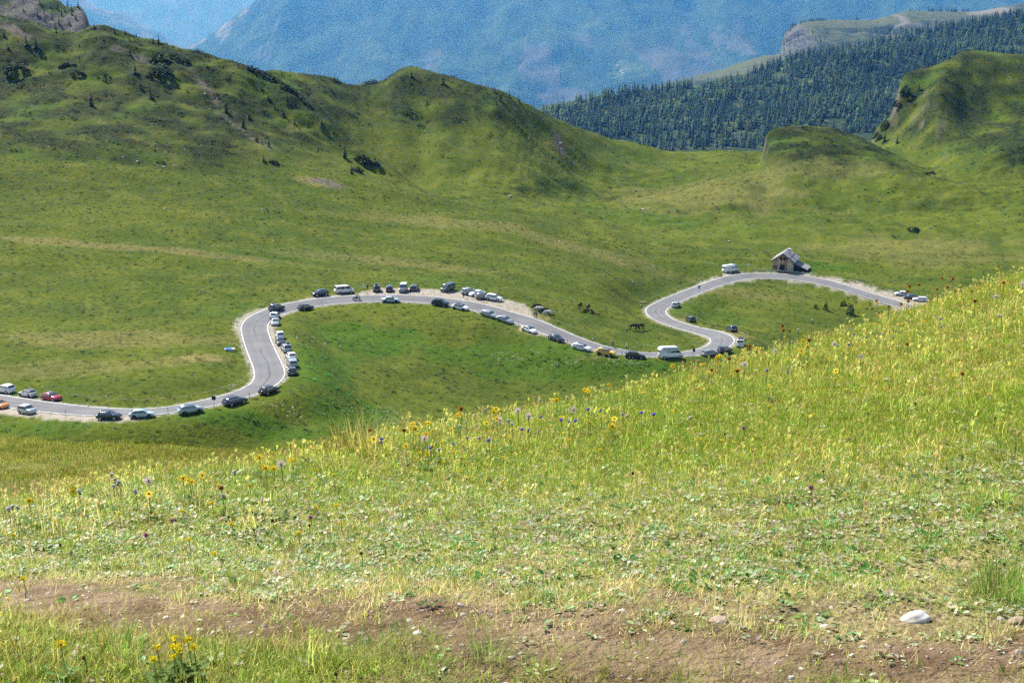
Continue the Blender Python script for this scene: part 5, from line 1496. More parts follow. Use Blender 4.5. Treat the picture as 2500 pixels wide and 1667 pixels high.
def bicycle(parent_label, x, y, yaw, frame_mat):
    o = empty('bicycle', (x, y, surf_z(x, y)), (0, 0, yaw - math.pi/2)); tag(o, parent_label, 'bicycle')
    for yy in (-.48, .52):
        w = MB()
        for k in range(20):
            a0, a1 = 2*math.pi*k/20, 2*math.pi*(k+1)/20
            w.tube((0, yy + .335*math.cos(a0), .345 + .335*math.sin(a0)), (0, yy + .335*math.cos(a1), .345 + .335*math.sin(a1)), .017, None, 5, 0, False)
        wo_ = w.obj('wheel', M_TYRE, o)
        sp = MB()
        for k in range(8):
            a0 = 2*math.pi*k/8
            sp.tube((0, yy, .345), (0, yy + .32*math.cos(a0), .345 + .32*math.sin(a0)), .005, None, 3)
        sp.obj('spokes', M_STEEL, wo_)
    f = MB()
    for a_, b_ in (((0,-.48,.345),(0,-.02,.30)),((0,-.48,.345),(0,-.14,.78)),((0,-.02,.30),(0,-.16,.86)),((0,-.02,.30),(0,.34,.72)),((0,-.14,.78),(0,.32,.84)),((0,.32,.90),(0,.52,.345))): f.tube(a_, b_, .022, None, 6)
    f.obj('frame', frame_mat, o)
    MB().add([(-.07,-.32,.90),(.07,-.32,.90),(.02,-.06,.92),(-.02,-.06,.92),(-.06,-.32,.95),(.06,-.32,.95),(.02,-.06,.95),(-.02,-.06,.95)], [(0,1,2,3),(7,6,5,4),(0,4,5,1),(1,5,6,2),(2,6,7,3),(3,7,4,0)]).obj('saddle', M_TRIM, o)
    hb_ = MB(); hb_.tube((0,.33,.90),(0,.42,.98),.018); hb_.tube((-.21,.42,.98),(.21,.42,.98),.014)
    for s in (-1, 1): hb_.path([(s*.21,.42,.98),(s*.21,.54,.99),(s*.21,.58,.92),(s*.21,.50,.86)], .013)
    hb_.obj('handlebar', M_TRIM, o)
    c = MB(); c.tube((-.07,-.02,.30),(.07,-.02,.30),.02); c.tube((-.09,-.02,.30),(-.09,.12,.40),.012); c.tube((.09,-.02,.30),(.09,-.14,.18),.012); c.obj('crank', M_STEEL, o)
    return o
def cyclist(px, py, top, legs, helmet, l_b, l_p):
    x, y = on_ground(px, py)
    yaw = road_yaw(x, y) + math.pi
    bicycle(l_b, x, y, yaw, M_TRIM)
    p = empty('person', (x, y, surf_z(x, y) + .02), (0, 0, yaw - math.pi/2)); tag(p, l_p, 'person')
    add('body', rider_mesh('rider_body', top, legs), p)
    MB().ball((0, .375, 1.665), (.105, .135, .085), 0, 12, 6).obj('helmet', helmet, p, smooth=True)
    MB().ball((0, .475, 1.575), (.013, .02, .02)).obj('nose', M_SKIN, p, smooth=True)
    for s in (-1, 1): MB().ball((s*.035, .455, 1.60), (.014, .01, .01)).obj('eye', M_TRIM, p)
cyclist(1498, 849.5, cloth('navy_jersey', (.025,.03,.05)), cloth('black_shorts', (.015,.015,.018)), plain('helmet_grey', (.35,.36,.38), .4), 'racing bicycle of the leading dark-clad rider', 'cyclist in dark jersey leading the other one along the far road edge')
cyclist(1532, 854.5, cloth('pale_jersey', (.60,.62,.58)), cloth('brown_shorts', (.06,.045,.035)), plain('helmet_white', (.78,.78,.76), .4), 'racing bicycle of the following white-helmeted rider', 'cyclist in pale jersey and white helmet following the dark-clad rider')

# motorcycle
x, y = on_ground(870.5, 734)
yaw = road_yaw(x, y)
mo = empty('motorcycle', (x, y, surf_z(x, y)), (0, 0, yaw - math.pi/2)); tag(mo, 'grey touring motorcycle with side cases riding right along the upper loop', 'motorcycle')
for yy in (-.74, .74):
    w = MB()
    for k in range(20):
        a0, a1 = 2*math.pi*k/20, 2*math.pi*(k+1)/20
        w.tube((0, yy + .27*math.cos(a0), .33 + .27*math.sin(a0)), (0, yy + .27*math.cos(a1), .33 + .27*math.sin(a1)), .06, None, 6, 0, False)
    wo_ = w.obj('wheel', M_TYRE, mo); MB().tube((-.05, yy, .33), (.05, yy, .33), .17, None, 12).obj('brake_disc', M_STEEL, wo_)
MB().box((0, .02, .52), (.42, .55, .42)).obj('engine', M_TRIM, mo, bevel=.05)
MB().add([(-.2,.0,.72),(.2,.0,.72),(.24,.55,.75),(-.24,.55,.75),(-.16,.02,1.0),(.16,.02,1.0),(.2,.45,1.06),(-.2,.45,1.06)], [(0,3,2,1),(4,5,6,7),(0,1,5,4),(1,2,6,5),(2,3,7,6),(3,0,4,7)]).obj('tank', PAINT['silver'], mo, bevel=.05)
MB().add([(-.22,.5,.78),(.22,.5,.78),(.1,.98,.86),(-.1,.98,.86),(-.2,.52,1.08),(.2,.52,1.08),(.1,.90,1.02),(-.1,.90,1.02)], [(0,3,2,1),(4,5,6,7),(0,1,5,4),(1,2,6,5),(2,3,7,6),(3,0,4,7)]).obj('fairing', PAINT['grey'], mo, bevel=.04)
MB().add([(-.16,.70,1.05),(.16,.70,1.05),(.12,.52,1.40),(-.12,.52,1.40)], [(0,1,2,3)]).obj('screen', M_SCREEN, mo)
MB().box((0, -.35, .86), (.32, .75, .10)).obj('seat', M_TRIM, mo, bevel=.03)
for s in (-1, 1):
    MB().box((s*.36, -.62, .68), (.22, .46, .38)).obj('side_case', PAINT['silver'], mo, bevel=.03)
    MB().tube((s*.10, .62, .85), (s*.10, .74, .33), .035).obj('fork_leg', M_STEEL, mo)
MB().box((0, -.88, 1.05), (.44, .36, .30)).obj('top_case', PAINT['white'], mo, bevel=.04)
hb_ = MB(); hb_.tube((-.38,.42,1.08),(.38,.42,1.08),.018); hb_.obj('handlebar', M_TRIM, mo)
MB().tube((.2,-.2,.35),(.28,-.85,.45),.05,.06).obj('exhaust', M_STEEL, mo)
p = empty('person', (x, y, surf_z(x, y) + .02), (0, 0, yaw - math.pi/2)); tag(p, 'motorcycle rider in black leathers and dark helmet on the upper loop', 'person')
add('body', rider_mesh('rider_body', cloth('black_leather', (.016,.016,.018)), cloth('black_leather_legs', (.016,.016,.018))), p)
MB().ball((0, .37, 1.62), (.13, .15, .15), 0, 12, 8).obj('helmet', PAINT['black'], p, smooth=True)

# horses
def horse_meshes(name, coat, graze=True, dark=None, foal=False):
    dark = dark or coat
    if graze: neck = [(.66,0,1.24),(.92,0,1.00),(1.10,0,.70),(1.22,0,.50),(1.34,0,.16)]
    else: neck = [(.66,0,1.34),(.86,0,1.60),(1.00,0,1.80),(1.12,0,1.78),(1.42,0,1.52)]
    V = [(0,0,1.16),(.34,0,1.16),(.52,0,1.20)] + neck + [(-.34,0,1.18),(-.62,0,1.22),(-.80,0,1.14)]
    R = [(.29,.30),(.28,.30),(.25,.28),(.17,.21),(.12,.16),(.10,.13),(.09,.115),(.055,.065),(.28,.29),(.25,.25),(.12,.12)]
    E = [(0,1),(1,2),(2,3),(3,4),(4,5),(5,6),(6,7),(0,8),(8,9),(9,10)]
    sp = rnd.uniform(-.10, .14)
    for s in (-1, 1):
        o_ = s * sp
        b_ = len(V); V += [(.50,s*.16,.92),(.52+o_*.6,s*.15,.52),(.50+o_,s*.15,.14),(.56+o_,s*.15,.03)]; R += [.115,.058,.042,.055]
        E += [(2,b_),(b_,b_+1),(b_+1,b_+2),(b_+2,b_+3)]
        b_ = len(V); V += [(-.60,s*.16,1.0),(-.48-o_*.5,s*.17,.76),(-.74-o_,s*.16,.50),(-.66-o_,s*.16,.14),(-.60-o_,s*.16,.03)]; R += [.17,.115,.062,.043,.055]
        E += [(9,b_),(b_,b_+1),(b_+1,b_+2),(b_+2,b_+3),(b_+3,b_+4)]
    body = skin_mesh(name, V, E, R, [coat, dark], lambda c: 1 if c.z < .5 and abs(c.x) < .95 else 0)
    return body, neck
def horse(px, py, yaw, coat, mane_mat, label, graze=True, dark=None, scale=1.0, name='horse', cat='horse', dy=0.0):
    x, y = on_ground(px, py)
    o = empty(name, (x, y, gz(x, y) - .02), (0, 0, yaw)); o.scale = (scale*1.25,)*3
    tag(o, label, cat, 'horses grazing beside the road')
    body, nk = horse_meshes('horse_body', coat, graze, dark)
    add('body', body, o)
    m = MB(); n0 = [Vector(q) for q in nk[:4]]
    for a_, b_ in zip(n0[:-1], n0[1:]):
        d = (b_ - a_).normalized(); up = Vector((-d.z, 0, d.x))
        if up.z < 0: up = -up
        for k in range(4):
            c_ = a_.lerp(b_, k/4) + up*.15
            m.add([c_ + Vector((0,-.03,0)), c_ + d*.13 + Vector((0,.02,.01)), c_ + d*.08 + Vector((0,-.13,-.12)), c_ - d*.02 + Vector((0,-.12,-.14))], [(0,1,2,3)])
            m.add([c_ + Vector((0,.03,.02)), c_ + d*.12 + Vector((0,-.02,.03)), c_ + d*.06 + Vector((0,.10,-.10)), c_ + Vector((0,.11,-.12))], [(0,1,2,3)])
    m.obj('mane', mane_mat, o)
    MB().path([(-.86,0,1.18),(-.98,0,1.02),(-1.02,0,.70),(-.99,0,.42)], [.05,.075,.06,.01], 7).obj('tail', mane_mat, o, smooth=True)
    pl = Vector(nk[3])
    for s in (-1, 1):
        MB().tube(pl + Vector((-.02, s*.06, .05)), pl + Vector((-.05, s*.08, .18)), .032, .004, 6).obj('ear', coat, o)
        MB().ball(Vector(nk[3]).lerp(Vector(nk[4]), .25) + Vector((.02, s*.075, .02)), .018).obj('eye', M_TRIM, o)
    return o
H_DK = plain('coat_dark_bay', (.022,.013,.009), .6); H_BAY = plain('coat_bay', (.060,.022,.010), .6); H_WH = plain('coat_white', (.62,.60,.56), .7); H_GR = plain('coat_grey', (.46,.45,.43), .7); H_CH = plain('coat_chestnut', (.14,.045,.016), .6); H_BL = plain('coat_black', (.014,.012,.012), .6); H_BR = plain('coat_brown', (.055,.030,.014), .6); H_MANE = plain('mane_black', (.010,.009,.009), .8); H_MW = plain('mane_white', (.55,.53,.48), .8)
horse(1311, 757, math.pi + .25, H_DK, H_MANE, 'dark brown horse with white blaze, rearmost of the group at the fence', True)
horse(1317.5, 764.5, math.pi - .2, H_WH, H_MW, 'white horse behind the two people at the fence', True, H_GR)
horse(1330, 769, math.pi + .35, H_BL, H_MANE, 'black horse between the two white horses at the fence', True)
horse(1339, 773.5, math.pi + .15, H_WH, H_MW, 'white horse with grey head grazing beside the brown foal', True, H_DK)
horse(1346.5, 777.5, math.pi + .1, H_BR, H_MANE, 'brown foal standing close against the white horse at the fence', False, scale=.68, name='foal')
horse(1416.5, 754, math.pi/2 - .35, H_DK, H_MANE, 'dark horse seen from behind, grazing apart left of the mare with the red foal', True)
horse(1436, 758, math.pi/2 - .3, H_BAY, H_MANE, 'dark bay mare seen from behind, standing over the red foal', True)
horse(1440.5, 764, math.pi/2 + .9, H_CH, H_MANE, 'chestnut red foal right in front of the dark bay mare', True, scale=.70, name='foal')
horse(1460.5, 771, 2.4, H_CH, H_MANE, 'small chestnut foal lying low in the grass on its own', True, scale=.50, name='foal')
horse(1546.5, 806.5, -.1, H_DK, H_MANE, 'dark brown horse facing right, one of the pair grazing nose to nose', True)
horse(1563, 806, math.pi + .5, H_BR, H_MANE, 'brown horse facing left, one of the pair grazing nose to nose', True)
# ------------------------------------------------------------------ plants: prototypes and scattering
def leaf_material(name, transl=0.35, rough=0.6, spec=0.25, hue=0.12):
    t = NT(name)
    col = t.attr('Col', 'Color'); tint = t.attr('tint', 'Color', 'INSTANCER')
    oi = t.n('ShaderNodeObjectInfo')
    c = t.mix(1.0, col, tint, 'MULTIPLY')
    hs = t.n('ShaderNodeHueSaturation'); t.link(c, hs.inputs['Color'])
    t.link(t.ramp(oi.outputs['Random'], 0, 1, 0.5 - hue*0.15, 0.5 + hue*0.15), hs.inputs['Hue'])
    t.link(t.ramp(oi.outputs['Random'], 0, 1, 1 - hue, 1 + hue), hs.inputs['Value'])
    pb = t.n('ShaderNodeBsdfPrincipled'); t.link(hs.outputs[0], pb.inputs['Base Color'])
    pb.inputs['Roughness'].default_value = rough; pb.inputs['Specular IOR Level'].default_value = spec
    tr = t.n('ShaderNodeBsdfTranslucent'); t.link(hs.outputs[0], tr.inputs['Color'])
    mx = t.n('ShaderNodeMixShader'); mx.inputs[0].default_value = transl
    t.link(pb.outputs[0], mx.inputs[1]); t.link(tr.outputs[0], mx.inputs[2]); t.link(mx.outputs[0], t.out.inputs['Surface'])
    return t.mat
M_GRASS = leaf_material('grass_blades', 0.48, 0.55, 0.25, 0.22)
M_LEAF = leaf_material('herb_leaves', 0.25, 0.5, 0.4, 0.2)
M_NEEDLE = leaf_material('conifer_needles', 0.15, 0.8, 0.1, 0.35)

class Blades:
    def __init__(self): self.v = []; self.f = []; self.c = []
    def strip(self, base, az, length, lean, width, col, seg=3, curl=0.6, tipcol=None):
        d = np.array([math.cos(az), math.sin(az), 0.0]); s = np.array([-d[1], d[0], 0.0])
        b0 = len(self.v); p = np.array(base, float); th = lean
        for k in range(seg + 1):
            u = k / seg; w = width * (1 - u**1.6) * 0.5
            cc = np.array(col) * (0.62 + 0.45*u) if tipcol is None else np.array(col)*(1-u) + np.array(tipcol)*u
            if k < seg:
                self.v += [tuple(p - s*w), tuple(p + s*w)]; self.c += [cc, cc]
            else:
                self.v += [tuple(p)]; self.c += [cc]
            p = p + (length/seg) * (d*math.sin(th) + np.array([0, 0, math.cos(th)]))
            th += curl * (0.5 + u) / seg
        for k in range(seg - 1):
            self.f.append((b0+2*k, b0+2*k+1, b0+2*k+3, b0+2*k+2))
        k = seg - 1
        self.f.append((b0+2*k, b0+2*k+1, b0+2*k+2))
    def leaf(self, base, az, length, width, tilt, col, n=7):
        """oval leaf with a folded midrib"""
        d = np.array([math.cos(az)*math.cos(tilt), math.sin(az)*math.cos(tilt), math.sin(tilt)]); s = np.array([-math.sin(az), math.cos(az), 0.0]); up = np.cross(d, s)
        b0 = len(self.v); prof = [(0.0, .12), (.22, .78), (.5, 1.0), (.78, .72), (1.0, .05)]
        for u, w in prof:
            m = np.array(base) + d*length*u - up*0.12*length*u*u*1.5
            for k in (-1, 0, 1):
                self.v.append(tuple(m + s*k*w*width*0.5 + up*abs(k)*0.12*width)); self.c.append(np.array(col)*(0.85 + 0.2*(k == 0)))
        for i in range(len(prof) - 1):
            for k in range(2):
                a = b0 + 3*i + k; self.f.append((a, a+1, a+4, a+3))
    def mesh(self, name, mat):
        me = bpy.data.meshes.new(name); me.from_pydata([tuple(map(float, v)) for v in self.v], [], self.f)
        attr_c(me, 'Col', np.array(self.c)); me.materials.append(mat)
        me.polygons.foreach_set('use_smooth', [True]*len(me.polygons)); me.update()
        return me

GRN = [(0.15, 0.22, 0.035), (0.20, 0.25, 0.045), (0.11, 0.18, 0.03), (0.26, 0.27, 0.06)]
STR = [(0.42, 0.36, 0.17), (0.50, 0.43, 0.24), (0.36, 0.28, 0.12), (0.46, 0.42, 0.18)]
def pick_col(straw): return np.array(rnd.choice(STR if rnd.random() < straw else GRN)) * rnd.uniform(0.8, 1.2)
def tuft(n, rad, l0, l1, w, straw, lean=0.7, curl=0.8, seg=3):
    b = Blades()
    for _ in range(n):
        r = rad*math.sqrt(rnd.random()); a = rnd.uniform(0, 2*math.pi)
        az = a + rnd.uniform(-1.0, 1.0)
        b.strip((r*math.cos(a), r*math.sin(a), -0.01), az, rnd.uniform(l0, l1), rnd.uniform(0.05, lean), w*rnd.uniform(.7, 1.3), pick_col(straw), seg, curl*rnd.uniform(.2, 1.2))
    return b
def seedstalk(b, h, rad):
    for _ in range(3):
        a = rnd.uniform(0, 6.28); x, y = rad*math.cos(a)*.4, rad*math.sin(a)*.4
        c = np.array(rnd.choice(STR)); az = rnd.uniform(0, 6.28); ln = rnd.uniform(.7, 1)*h; le = rnd.uniform(.03, .3)
        b.strip((x, y, 0), az, ln, le, .0028, c, 3, .35, c)
        tip = np.array(b.v[-1]); base = tip - np.array([math.cos(az)*.3, math.sin(az)*.3, .9])*ln*.16
        for k in range(6):
            b.strip(base + (tip - base)*k/6, rnd.uniform(0, 6.28), .022, .7, .005, c*.85, 2, .2)
    return b
def rosette(n, l0, l1, cols):
    b = Blades()
    for k in range(n):
        az = rnd.uniform(0, 6.28); r = rnd.uniform(0, .035)
        c = np.array(rnd.choice(cols))*rnd.uniform(.85, 1.15); L = rnd.uniform(l0, l1)
        b.leaf((r*math.cos(az), r*math.sin(az), rnd.uniform(.004, .02)), az, L, L*rnd.uniform(.55, .85), rnd.uniform(.05, .6), c)
    return b
PROTO = bpy.data.collections.new('plant_prototypes')
_np = [0]
def proto(me):
    o = bpy.data.objects.new('proto_%03d' % _np[0], me); _np[0] += 1
    PROTO_NOW.objects.link(o); return _np[0] - 1
def new_protos(name):
    global PROTO_NOW
    PROTO_NOW = bpy.data.collections.new(name); _np[0] = 0
    return PROTO_NOW

def scatter(name, P, rot, scl, idx, tint, coll, label, cat=None):
    me = bpy.data.meshes.new(name); n = len(P)
    me.vertices.add(n); me.vertices.foreach_set('co', np.asarray(P, np.float32).ravel())
    a = me.attributes.new('rot', 'FLOAT_VECTOR', 'POINT'); a.data.foreach_set('vector', np.asarray(rot, np.float32).ravel())
    a = me.attributes.new('scl', 'FLOAT_VECTOR', 'POINT'); a.data.foreach_set('vector', np.asarray(scl, np.float32).ravel())
    a = me.attributes.new('idx', 'INT', 'POINT'); a.data.foreach_set('value', np.asarray(idx, np.int32))
    a = me.attributes.new('tint', 'FLOAT_COLOR', 'POINT'); tc = np.ones((n, 4), np.float32); tc[:, :3] = tint; a.data.foreach_set('color', tc.ravel())
    me.update()
    o = add(name, me); o['kind'] = 'stuff'; o['label'] = label
    if cat: o['category'] = cat
    ng = bpy.data.node_groups.new(name + '_nodes', 'GeometryNodeTree')
    ng.interface.new_socket('Geometry', in_out='INPUT', socket_type='NodeSocketGeometry'); ng.interface.new_socket('Geometry', in_out='OUTPUT', socket_type='NodeSocketGeometry')
    N = ng.nodes; L = ng.links
    gi = N.new('NodeGroupInput'); go = N.new('NodeGroupOutput'); ci = N.new('GeometryNodeCollectionInfo'); ip = N.new('GeometryNodeInstanceOnPoints')
    ci.inputs['Collection'].default_value = coll; ci.inputs['Separate Children'].default_value = True; ci.inputs['Reset Children'].default_value = True
    def na(nm, tp):
        q = N.new('GeometryNodeInputNamedAttribute'); q.data_type = tp; q.inputs['Name'].default_value = nm; return q.outputs[0]
    L.new(gi.outputs[0], ip.inputs['Points']); L.new(ci.outputs[0], ip.inputs['Instance']); ip.inputs['Pick Instance'].default_value = True
    L.new(na('idx', 'INT'), ip.inputs['Instance Index'])
    er = N.new('FunctionNodeEulerToRotation'); L.new(na('rot', 'FLOAT_VECTOR'), er.inputs[0]); L.new(er.outputs[0], ip.inputs['Rotation'])
    L.new(na('scl', 'FLOAT_VECTOR'), ip.inputs['Scale']); L.new(ip.outputs[0], go.inputs[0])
    md = o.modifiers.new('scatter', 'NODES'); md.node_group = ng
    return o

def zrot(n, tilt=0.12):
    return np.stack([RNG.normal(0, tilt, n), RNG.normal(0, tilt, n), RNG.uniform(0, 6.283, n)], 1)
def uni3(s): return np.repeat(np.asarray(s)[:, None], 3, 1)

# ---- meadow tufts in the valley and on the hills
cv = new_protos('valley_tufts')
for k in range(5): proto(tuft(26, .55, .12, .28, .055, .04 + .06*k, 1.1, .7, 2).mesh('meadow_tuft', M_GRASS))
for k in range(3):
    b = Blades()
    for _ in range(26):
        a = rnd.uniform(0, 6.28); r = .5*math.sqrt(rnd.random()); L = rnd.uniform(.14, .30)
        b.leaf((r*math.cos(a), r*math.sin(a), rnd.uniform(.02, .18)), rnd.uniform(0, 6.28), L, L*.7, rnd.uniform(-.1, .7), np.array((.15, .24, .03))*rnd.uniform(.8, 1.2))
    proto(b.mesh('herb_clump', M_GRASS))
def mask_at(vals, x, y):
    """sample a ground mask (per ground vertex) near points by nearest grid cell"""
    a = np.clip(x / y, ACOLS[0], ACOLS[-1]); ci = np.clip(np.searchsorted(ACOLS, a), 0, NC - 1)
    M = vals.reshape(NC, NR); out = np.empty(len(x))
    order = np.argsort(ci)
    for c in np.unique(ci):
        s = order[np.searchsorted(ci[order], c):np.searchsorted(ci[order], c, 'right')]
        r = np.clip(np.searchsorted(GYY[c], y[s]), 0, NR - 1); out[s] = M[c, r]
    return out
def sector(n, y0, y1, a0, a1):
    y = np.sqrt(RNG.uniform(y0*y0, y1*y1, n)); a = RNG.uniform(a0, a1, n); return a*y, y
x, y = sector(120000, 198, 500, -.44, .44)
x2, y2 = sector(52000, 500, 820, -.44, .44)
x = np.concatenate([x, x2]); y = np.concatenate([y, y2])
lat_, idx_, dist_ = road_local(x, y)
gr_ = mask_at(m_gravel, x, y); rc_ = mask_at(m_rock, x, y); lu_ = mask_at(m_lush, x, y); dr_ = mask_at(m_dry, x, y); he_shade_ = mask_at(m_heath_shade, x, y)
keep = ~((np.abs(lat_) < 3.9) & (dist_ < 8)) & (gr_ < .35) & (rc_ < .4)
cars = np.array(CAR_SPOTS)
x, y, lu_, dr_, he_shade_ = x[keep], y[keep], lu_[keep], dr_[keep], he_shade_[keep]
z = ground(x, y)
pxq, pyq = project(x, y, z)
n = len(x)
big = 1 + .5*sstep(450, 600, y)
sc = RNG.uniform(.55, 1.15, n) * big * (1 + .15*lu_)
dcar = np.full(n, 99.0)
for cx_, cy_ in cars: dcar = np.minimum(dcar, np.hypot(x - cx_, y - cy_))
sc = np.where(dcar < 3.4, sc*.45, sc)
idx = np.where(lu_ > .4, np.where(RNG.random(n) < .12, RNG.integers(5, 8, n), RNG.integers(0, 5, n)), np.where(RNG.random(n) < .06, RNG.integers(5, 8, n), RNG.integers(0, 5, n)))
gv = np.array([.66, .80, .21]); tn = np.tile(gv, (n, 1))*RNG.uniform(.55, 1.35, (n, 1))*np.where((idx > 4) & (lu_ < .4), .55, 1.0)[:, None]
tn = tn*(1 - .88*he_shade_[:, None]) ; tn[:, 0] *= (1 - .16*lu_); tn[:, 1] *= (1 + .25*lu_); tn[:, 2] *= (1 - .2*lu_)  # tufts darken with the heath mask, cloud shade put into their tint
tn = tn*(1 - dr_[:, None]*.4) + np.array([1.3, 1.0, .9])*.4*dr_[:, None]*RNG.uniform(.7, 1.2, (n, 1))
band = fbm(x/55 + .3*noise2(x/30, y/30, 8), y/16, 4, 441)
tn *= (1 + .42*np.clip(band, -.9, .8))[:, None]; tn[:, 0] *= 1 + .10*np.clip(fbm(x/28, y/20, 3, 443), -1, 1)
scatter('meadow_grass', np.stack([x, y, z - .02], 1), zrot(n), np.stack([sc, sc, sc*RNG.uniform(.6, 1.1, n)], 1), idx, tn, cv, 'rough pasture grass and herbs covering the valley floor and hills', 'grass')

# ---- the grassy shoulder below the foreground
cs_ = new_protos('shoulder_tufts')
for k in range(5): proto(tuft(30, .20, .025, .075, .008, .15 + .08*k, 1.1, .9, 3).mesh('shoulder_tuft', M_GRASS))
for k in range(2): proto(seedstalk(tuft(14, .15, .03, .08, .007, .3), .17, .15).mesh('stalk_tuft', M_GRASS))
x, y = sector(30000, 12.5, 46, -.46, -.05)
z = ground(x, y); n = len(x)
nn = fbm(x/2.5, y/2.5, 3, 402)
tn = np.array([1.5, 1.45, .55])*RNG.uniform(.75, 1.2, (n, 1))*(1 + .25*nn[:, None])
sc = RNG.uniform(.6, 1.2, n)*(1 + .35*np.clip(nn, 0, 1))
scatter('shoulder_grass', np.stack([x, y, z - .01], 1), zrot(n), uni3(sc), np.where(RNG.random(n) < .10, RNG.integers(5, 7, n), RNG.integers(0, 5, n)), tn, cs_, 'yellowish mountain grass on the rounded shoulder below the near slope', 'grass')

# ---- the near slope
cf_ = new_protos('near_tufts')
for k in range(4): proto(tuft(28, .055, .014, .040, .0034, .10 + .09*k, 1.35, 1.4, 3).mesh('short_grass', M_GRASS))          # 0-3
for k in range(4): proto(tuft(28, .06, .022, .068, .0034, .08 + .08*k, 1.2, 1.5, 4).mesh('long_grass', M_GRASS))            # 4-7
for k in range(3): proto(seedstalk(tuft(9, .05, .02, .06, .0028, .5), .12, .06).mesh('dry_grass', M_GRASS))               # 8-10
PALE = [(.42, .48, .27), (.34, .42, .20), (.50, .52, .36), (.26, .35, .13), (.44, .36, .24), (.30, .22, .14)]
DEEP = [(.10, .20, .03), (.13, .23, .04), (.08, .16, .03)]
for k in range(3): proto(rosette(6, .012, .030, PALE).mesh('herb_rosette', M_LEAF))                                       # 11-13
for k in range(3): proto(rosette(5, .014, .034, DEEP).mesh('herb_leaves', M_LEAF))                                          # 14-16
proto(tuft(120, .10, .10, .26, .0038, .45, .75, .9, 4).mesh('tussock', M_GRASS))                                         # 17
proto(tuft(60, .05, .03, .085, .003, .15, 1.0, 1.0, 4).mesh('fine_tuft', M_GRASS))                                        # 18
for k in range(2): proto(tuft(7, .05, .03, .09, .003, 1.0, 1.35, .5, 2).mesh('dead_blades', M_GRASS))                     # 19-20
AN = 190000
x, y = sector(AN, 2.15, 12.6, -.47, .47)
xn = RNG.uniform(2.3, 7.0, 80000); x = np.concatenate([x, RNG.uniform(-.47, .47, 80000)*xn]); y = np.concatenate([y, xn])
crest_y = np.interp(x / y, ACOLS, cy)
k = y < crest_y + 1.6
x, y, crest_y = x[k], y[k], crest_y[k]
pdist = path_d(x, y)
n1 = fbm(x*1.3, y*1.3, 3, 411); n2 = fbm(x*.55, y*.55, 3, 412)
dirt = 1 - sstep(.13, .45, np.abs(pdist) + .24*fbm(x*1.8, y*2.6, 3, 61) - .03)
near_side = pdist < 0
tall = np.where(near_side, .62, sstep(.5, 3.2, pdist)*.75 + .25*sstep(3, 5, pdist)) * (1 - .8*dirt)
tall = np.where(near_side, tall, np.maximum(tall, .85*sstep(crest_y - 2.0, crest_y - .4, y)))
tall = np.clip(tall + .15*n1, 0, 1.1)
thin = (~near_side)*(1 - sstep(.4, 2.8, pdist))*sstep(.05, .45, fbm(x*1.1 + 5, y*1.6, 3, 415))*.75
keep = (RNG.random(len(x)) > dirt*.88) & (RNG.random(len(x)) > thin)
for sp_, sq_, sr_ in [(2234,1516,.075),(1752,1516,.04),(2482,1520,.04)]:
    hx_, hy_, _ = hit(sp_, sq_, 1.5, 14); keep &= ~((np.abs(x - hx_) < sr_) & (y > hy_ - sr_*1.5) & (y < hy_ + sr_*.7))
x, y, pdist, tall, n1, n2, dirt, near_side = [q[keep] for q in (x, y, pdist, tall, n1, n2, dirt, near_side)]
n = len(x); u = RNG.random(n)
leafy = np.where(near_side, .04, (.26*(1 - sstep(1.0, 3.4, pdist)) + .035) * (.75 + .4*sstep(-.3, .4, n1)))
idx = np.where(u < leafy, np.where(RNG.random(n) < .72, RNG.integers(11, 14, n), RNG.integers(14, 17, n)),
      np.where(RNG.random(n) < tall*.85, np.where(RNG.random(n) < .03, RNG.integers(8, 11, n), RNG.integers(4, 8, n)), RNG.integers(0, 4, n)))
idx = np.where((dirt > .25) & (RNG.random(n) < .6), RNG.integers(19, 21, n), idx)
idx = np.where((RNG.random(n) < .03), 18, idx)
sc = RNG.uniform(.55, 1.1, n)*(.74 + .20*tall)
sc = np.where(near_side, sc*1.05, sc)
z = ground(x, y)
warm = np.array([2.3, 2.2, 1.4]); cool = np.array([1.85, 2.02, 1.0]); ylw = np.array([2.2, 2.12, .92])
idx = np.where(near_side & (RNG.random(n) < .22), RNG.integers(19, 21, n), idx)
g_ = sstep(-.35, .45, n2)[:, None]
tn = warm*(1 - g_) + cool*g_
yl = (sstep(1.5, 3.5, pdist)*sstep(-.2, .5, n1))[:, None]*.55
tn = tn*(1 - yl) + ylw*yl
tn = np.where(near_side[:, None], tn*np.array([.80, .86, .80]), tn)
tn *= RNG.uniform(.82, 1.22, (n, 1))
pale = ((~near_side)*(1 - sstep(.4, 3.0, pdist)))[:, None]*.72
tn = tn*(1 - pale) + np.array([3.0, 2.8, 2.9])*pale
lf = (idx >= 11) & (idx <= 16); tn[lf] = np.array([1.12, 1.1, 1.05])*RNG.uniform(.75, 1.2, (int(lf.sum()), 1)); tn[(idx >= 14) & (idx <= 16)] *= 1.35
scatter('slope_grass', np.stack([x, y, z - .006], 1), zrot(n, .16), uni3(sc), idx, tn, cf_, 'sunlit grass, herbs and dry stems on the near slope', 'grass')
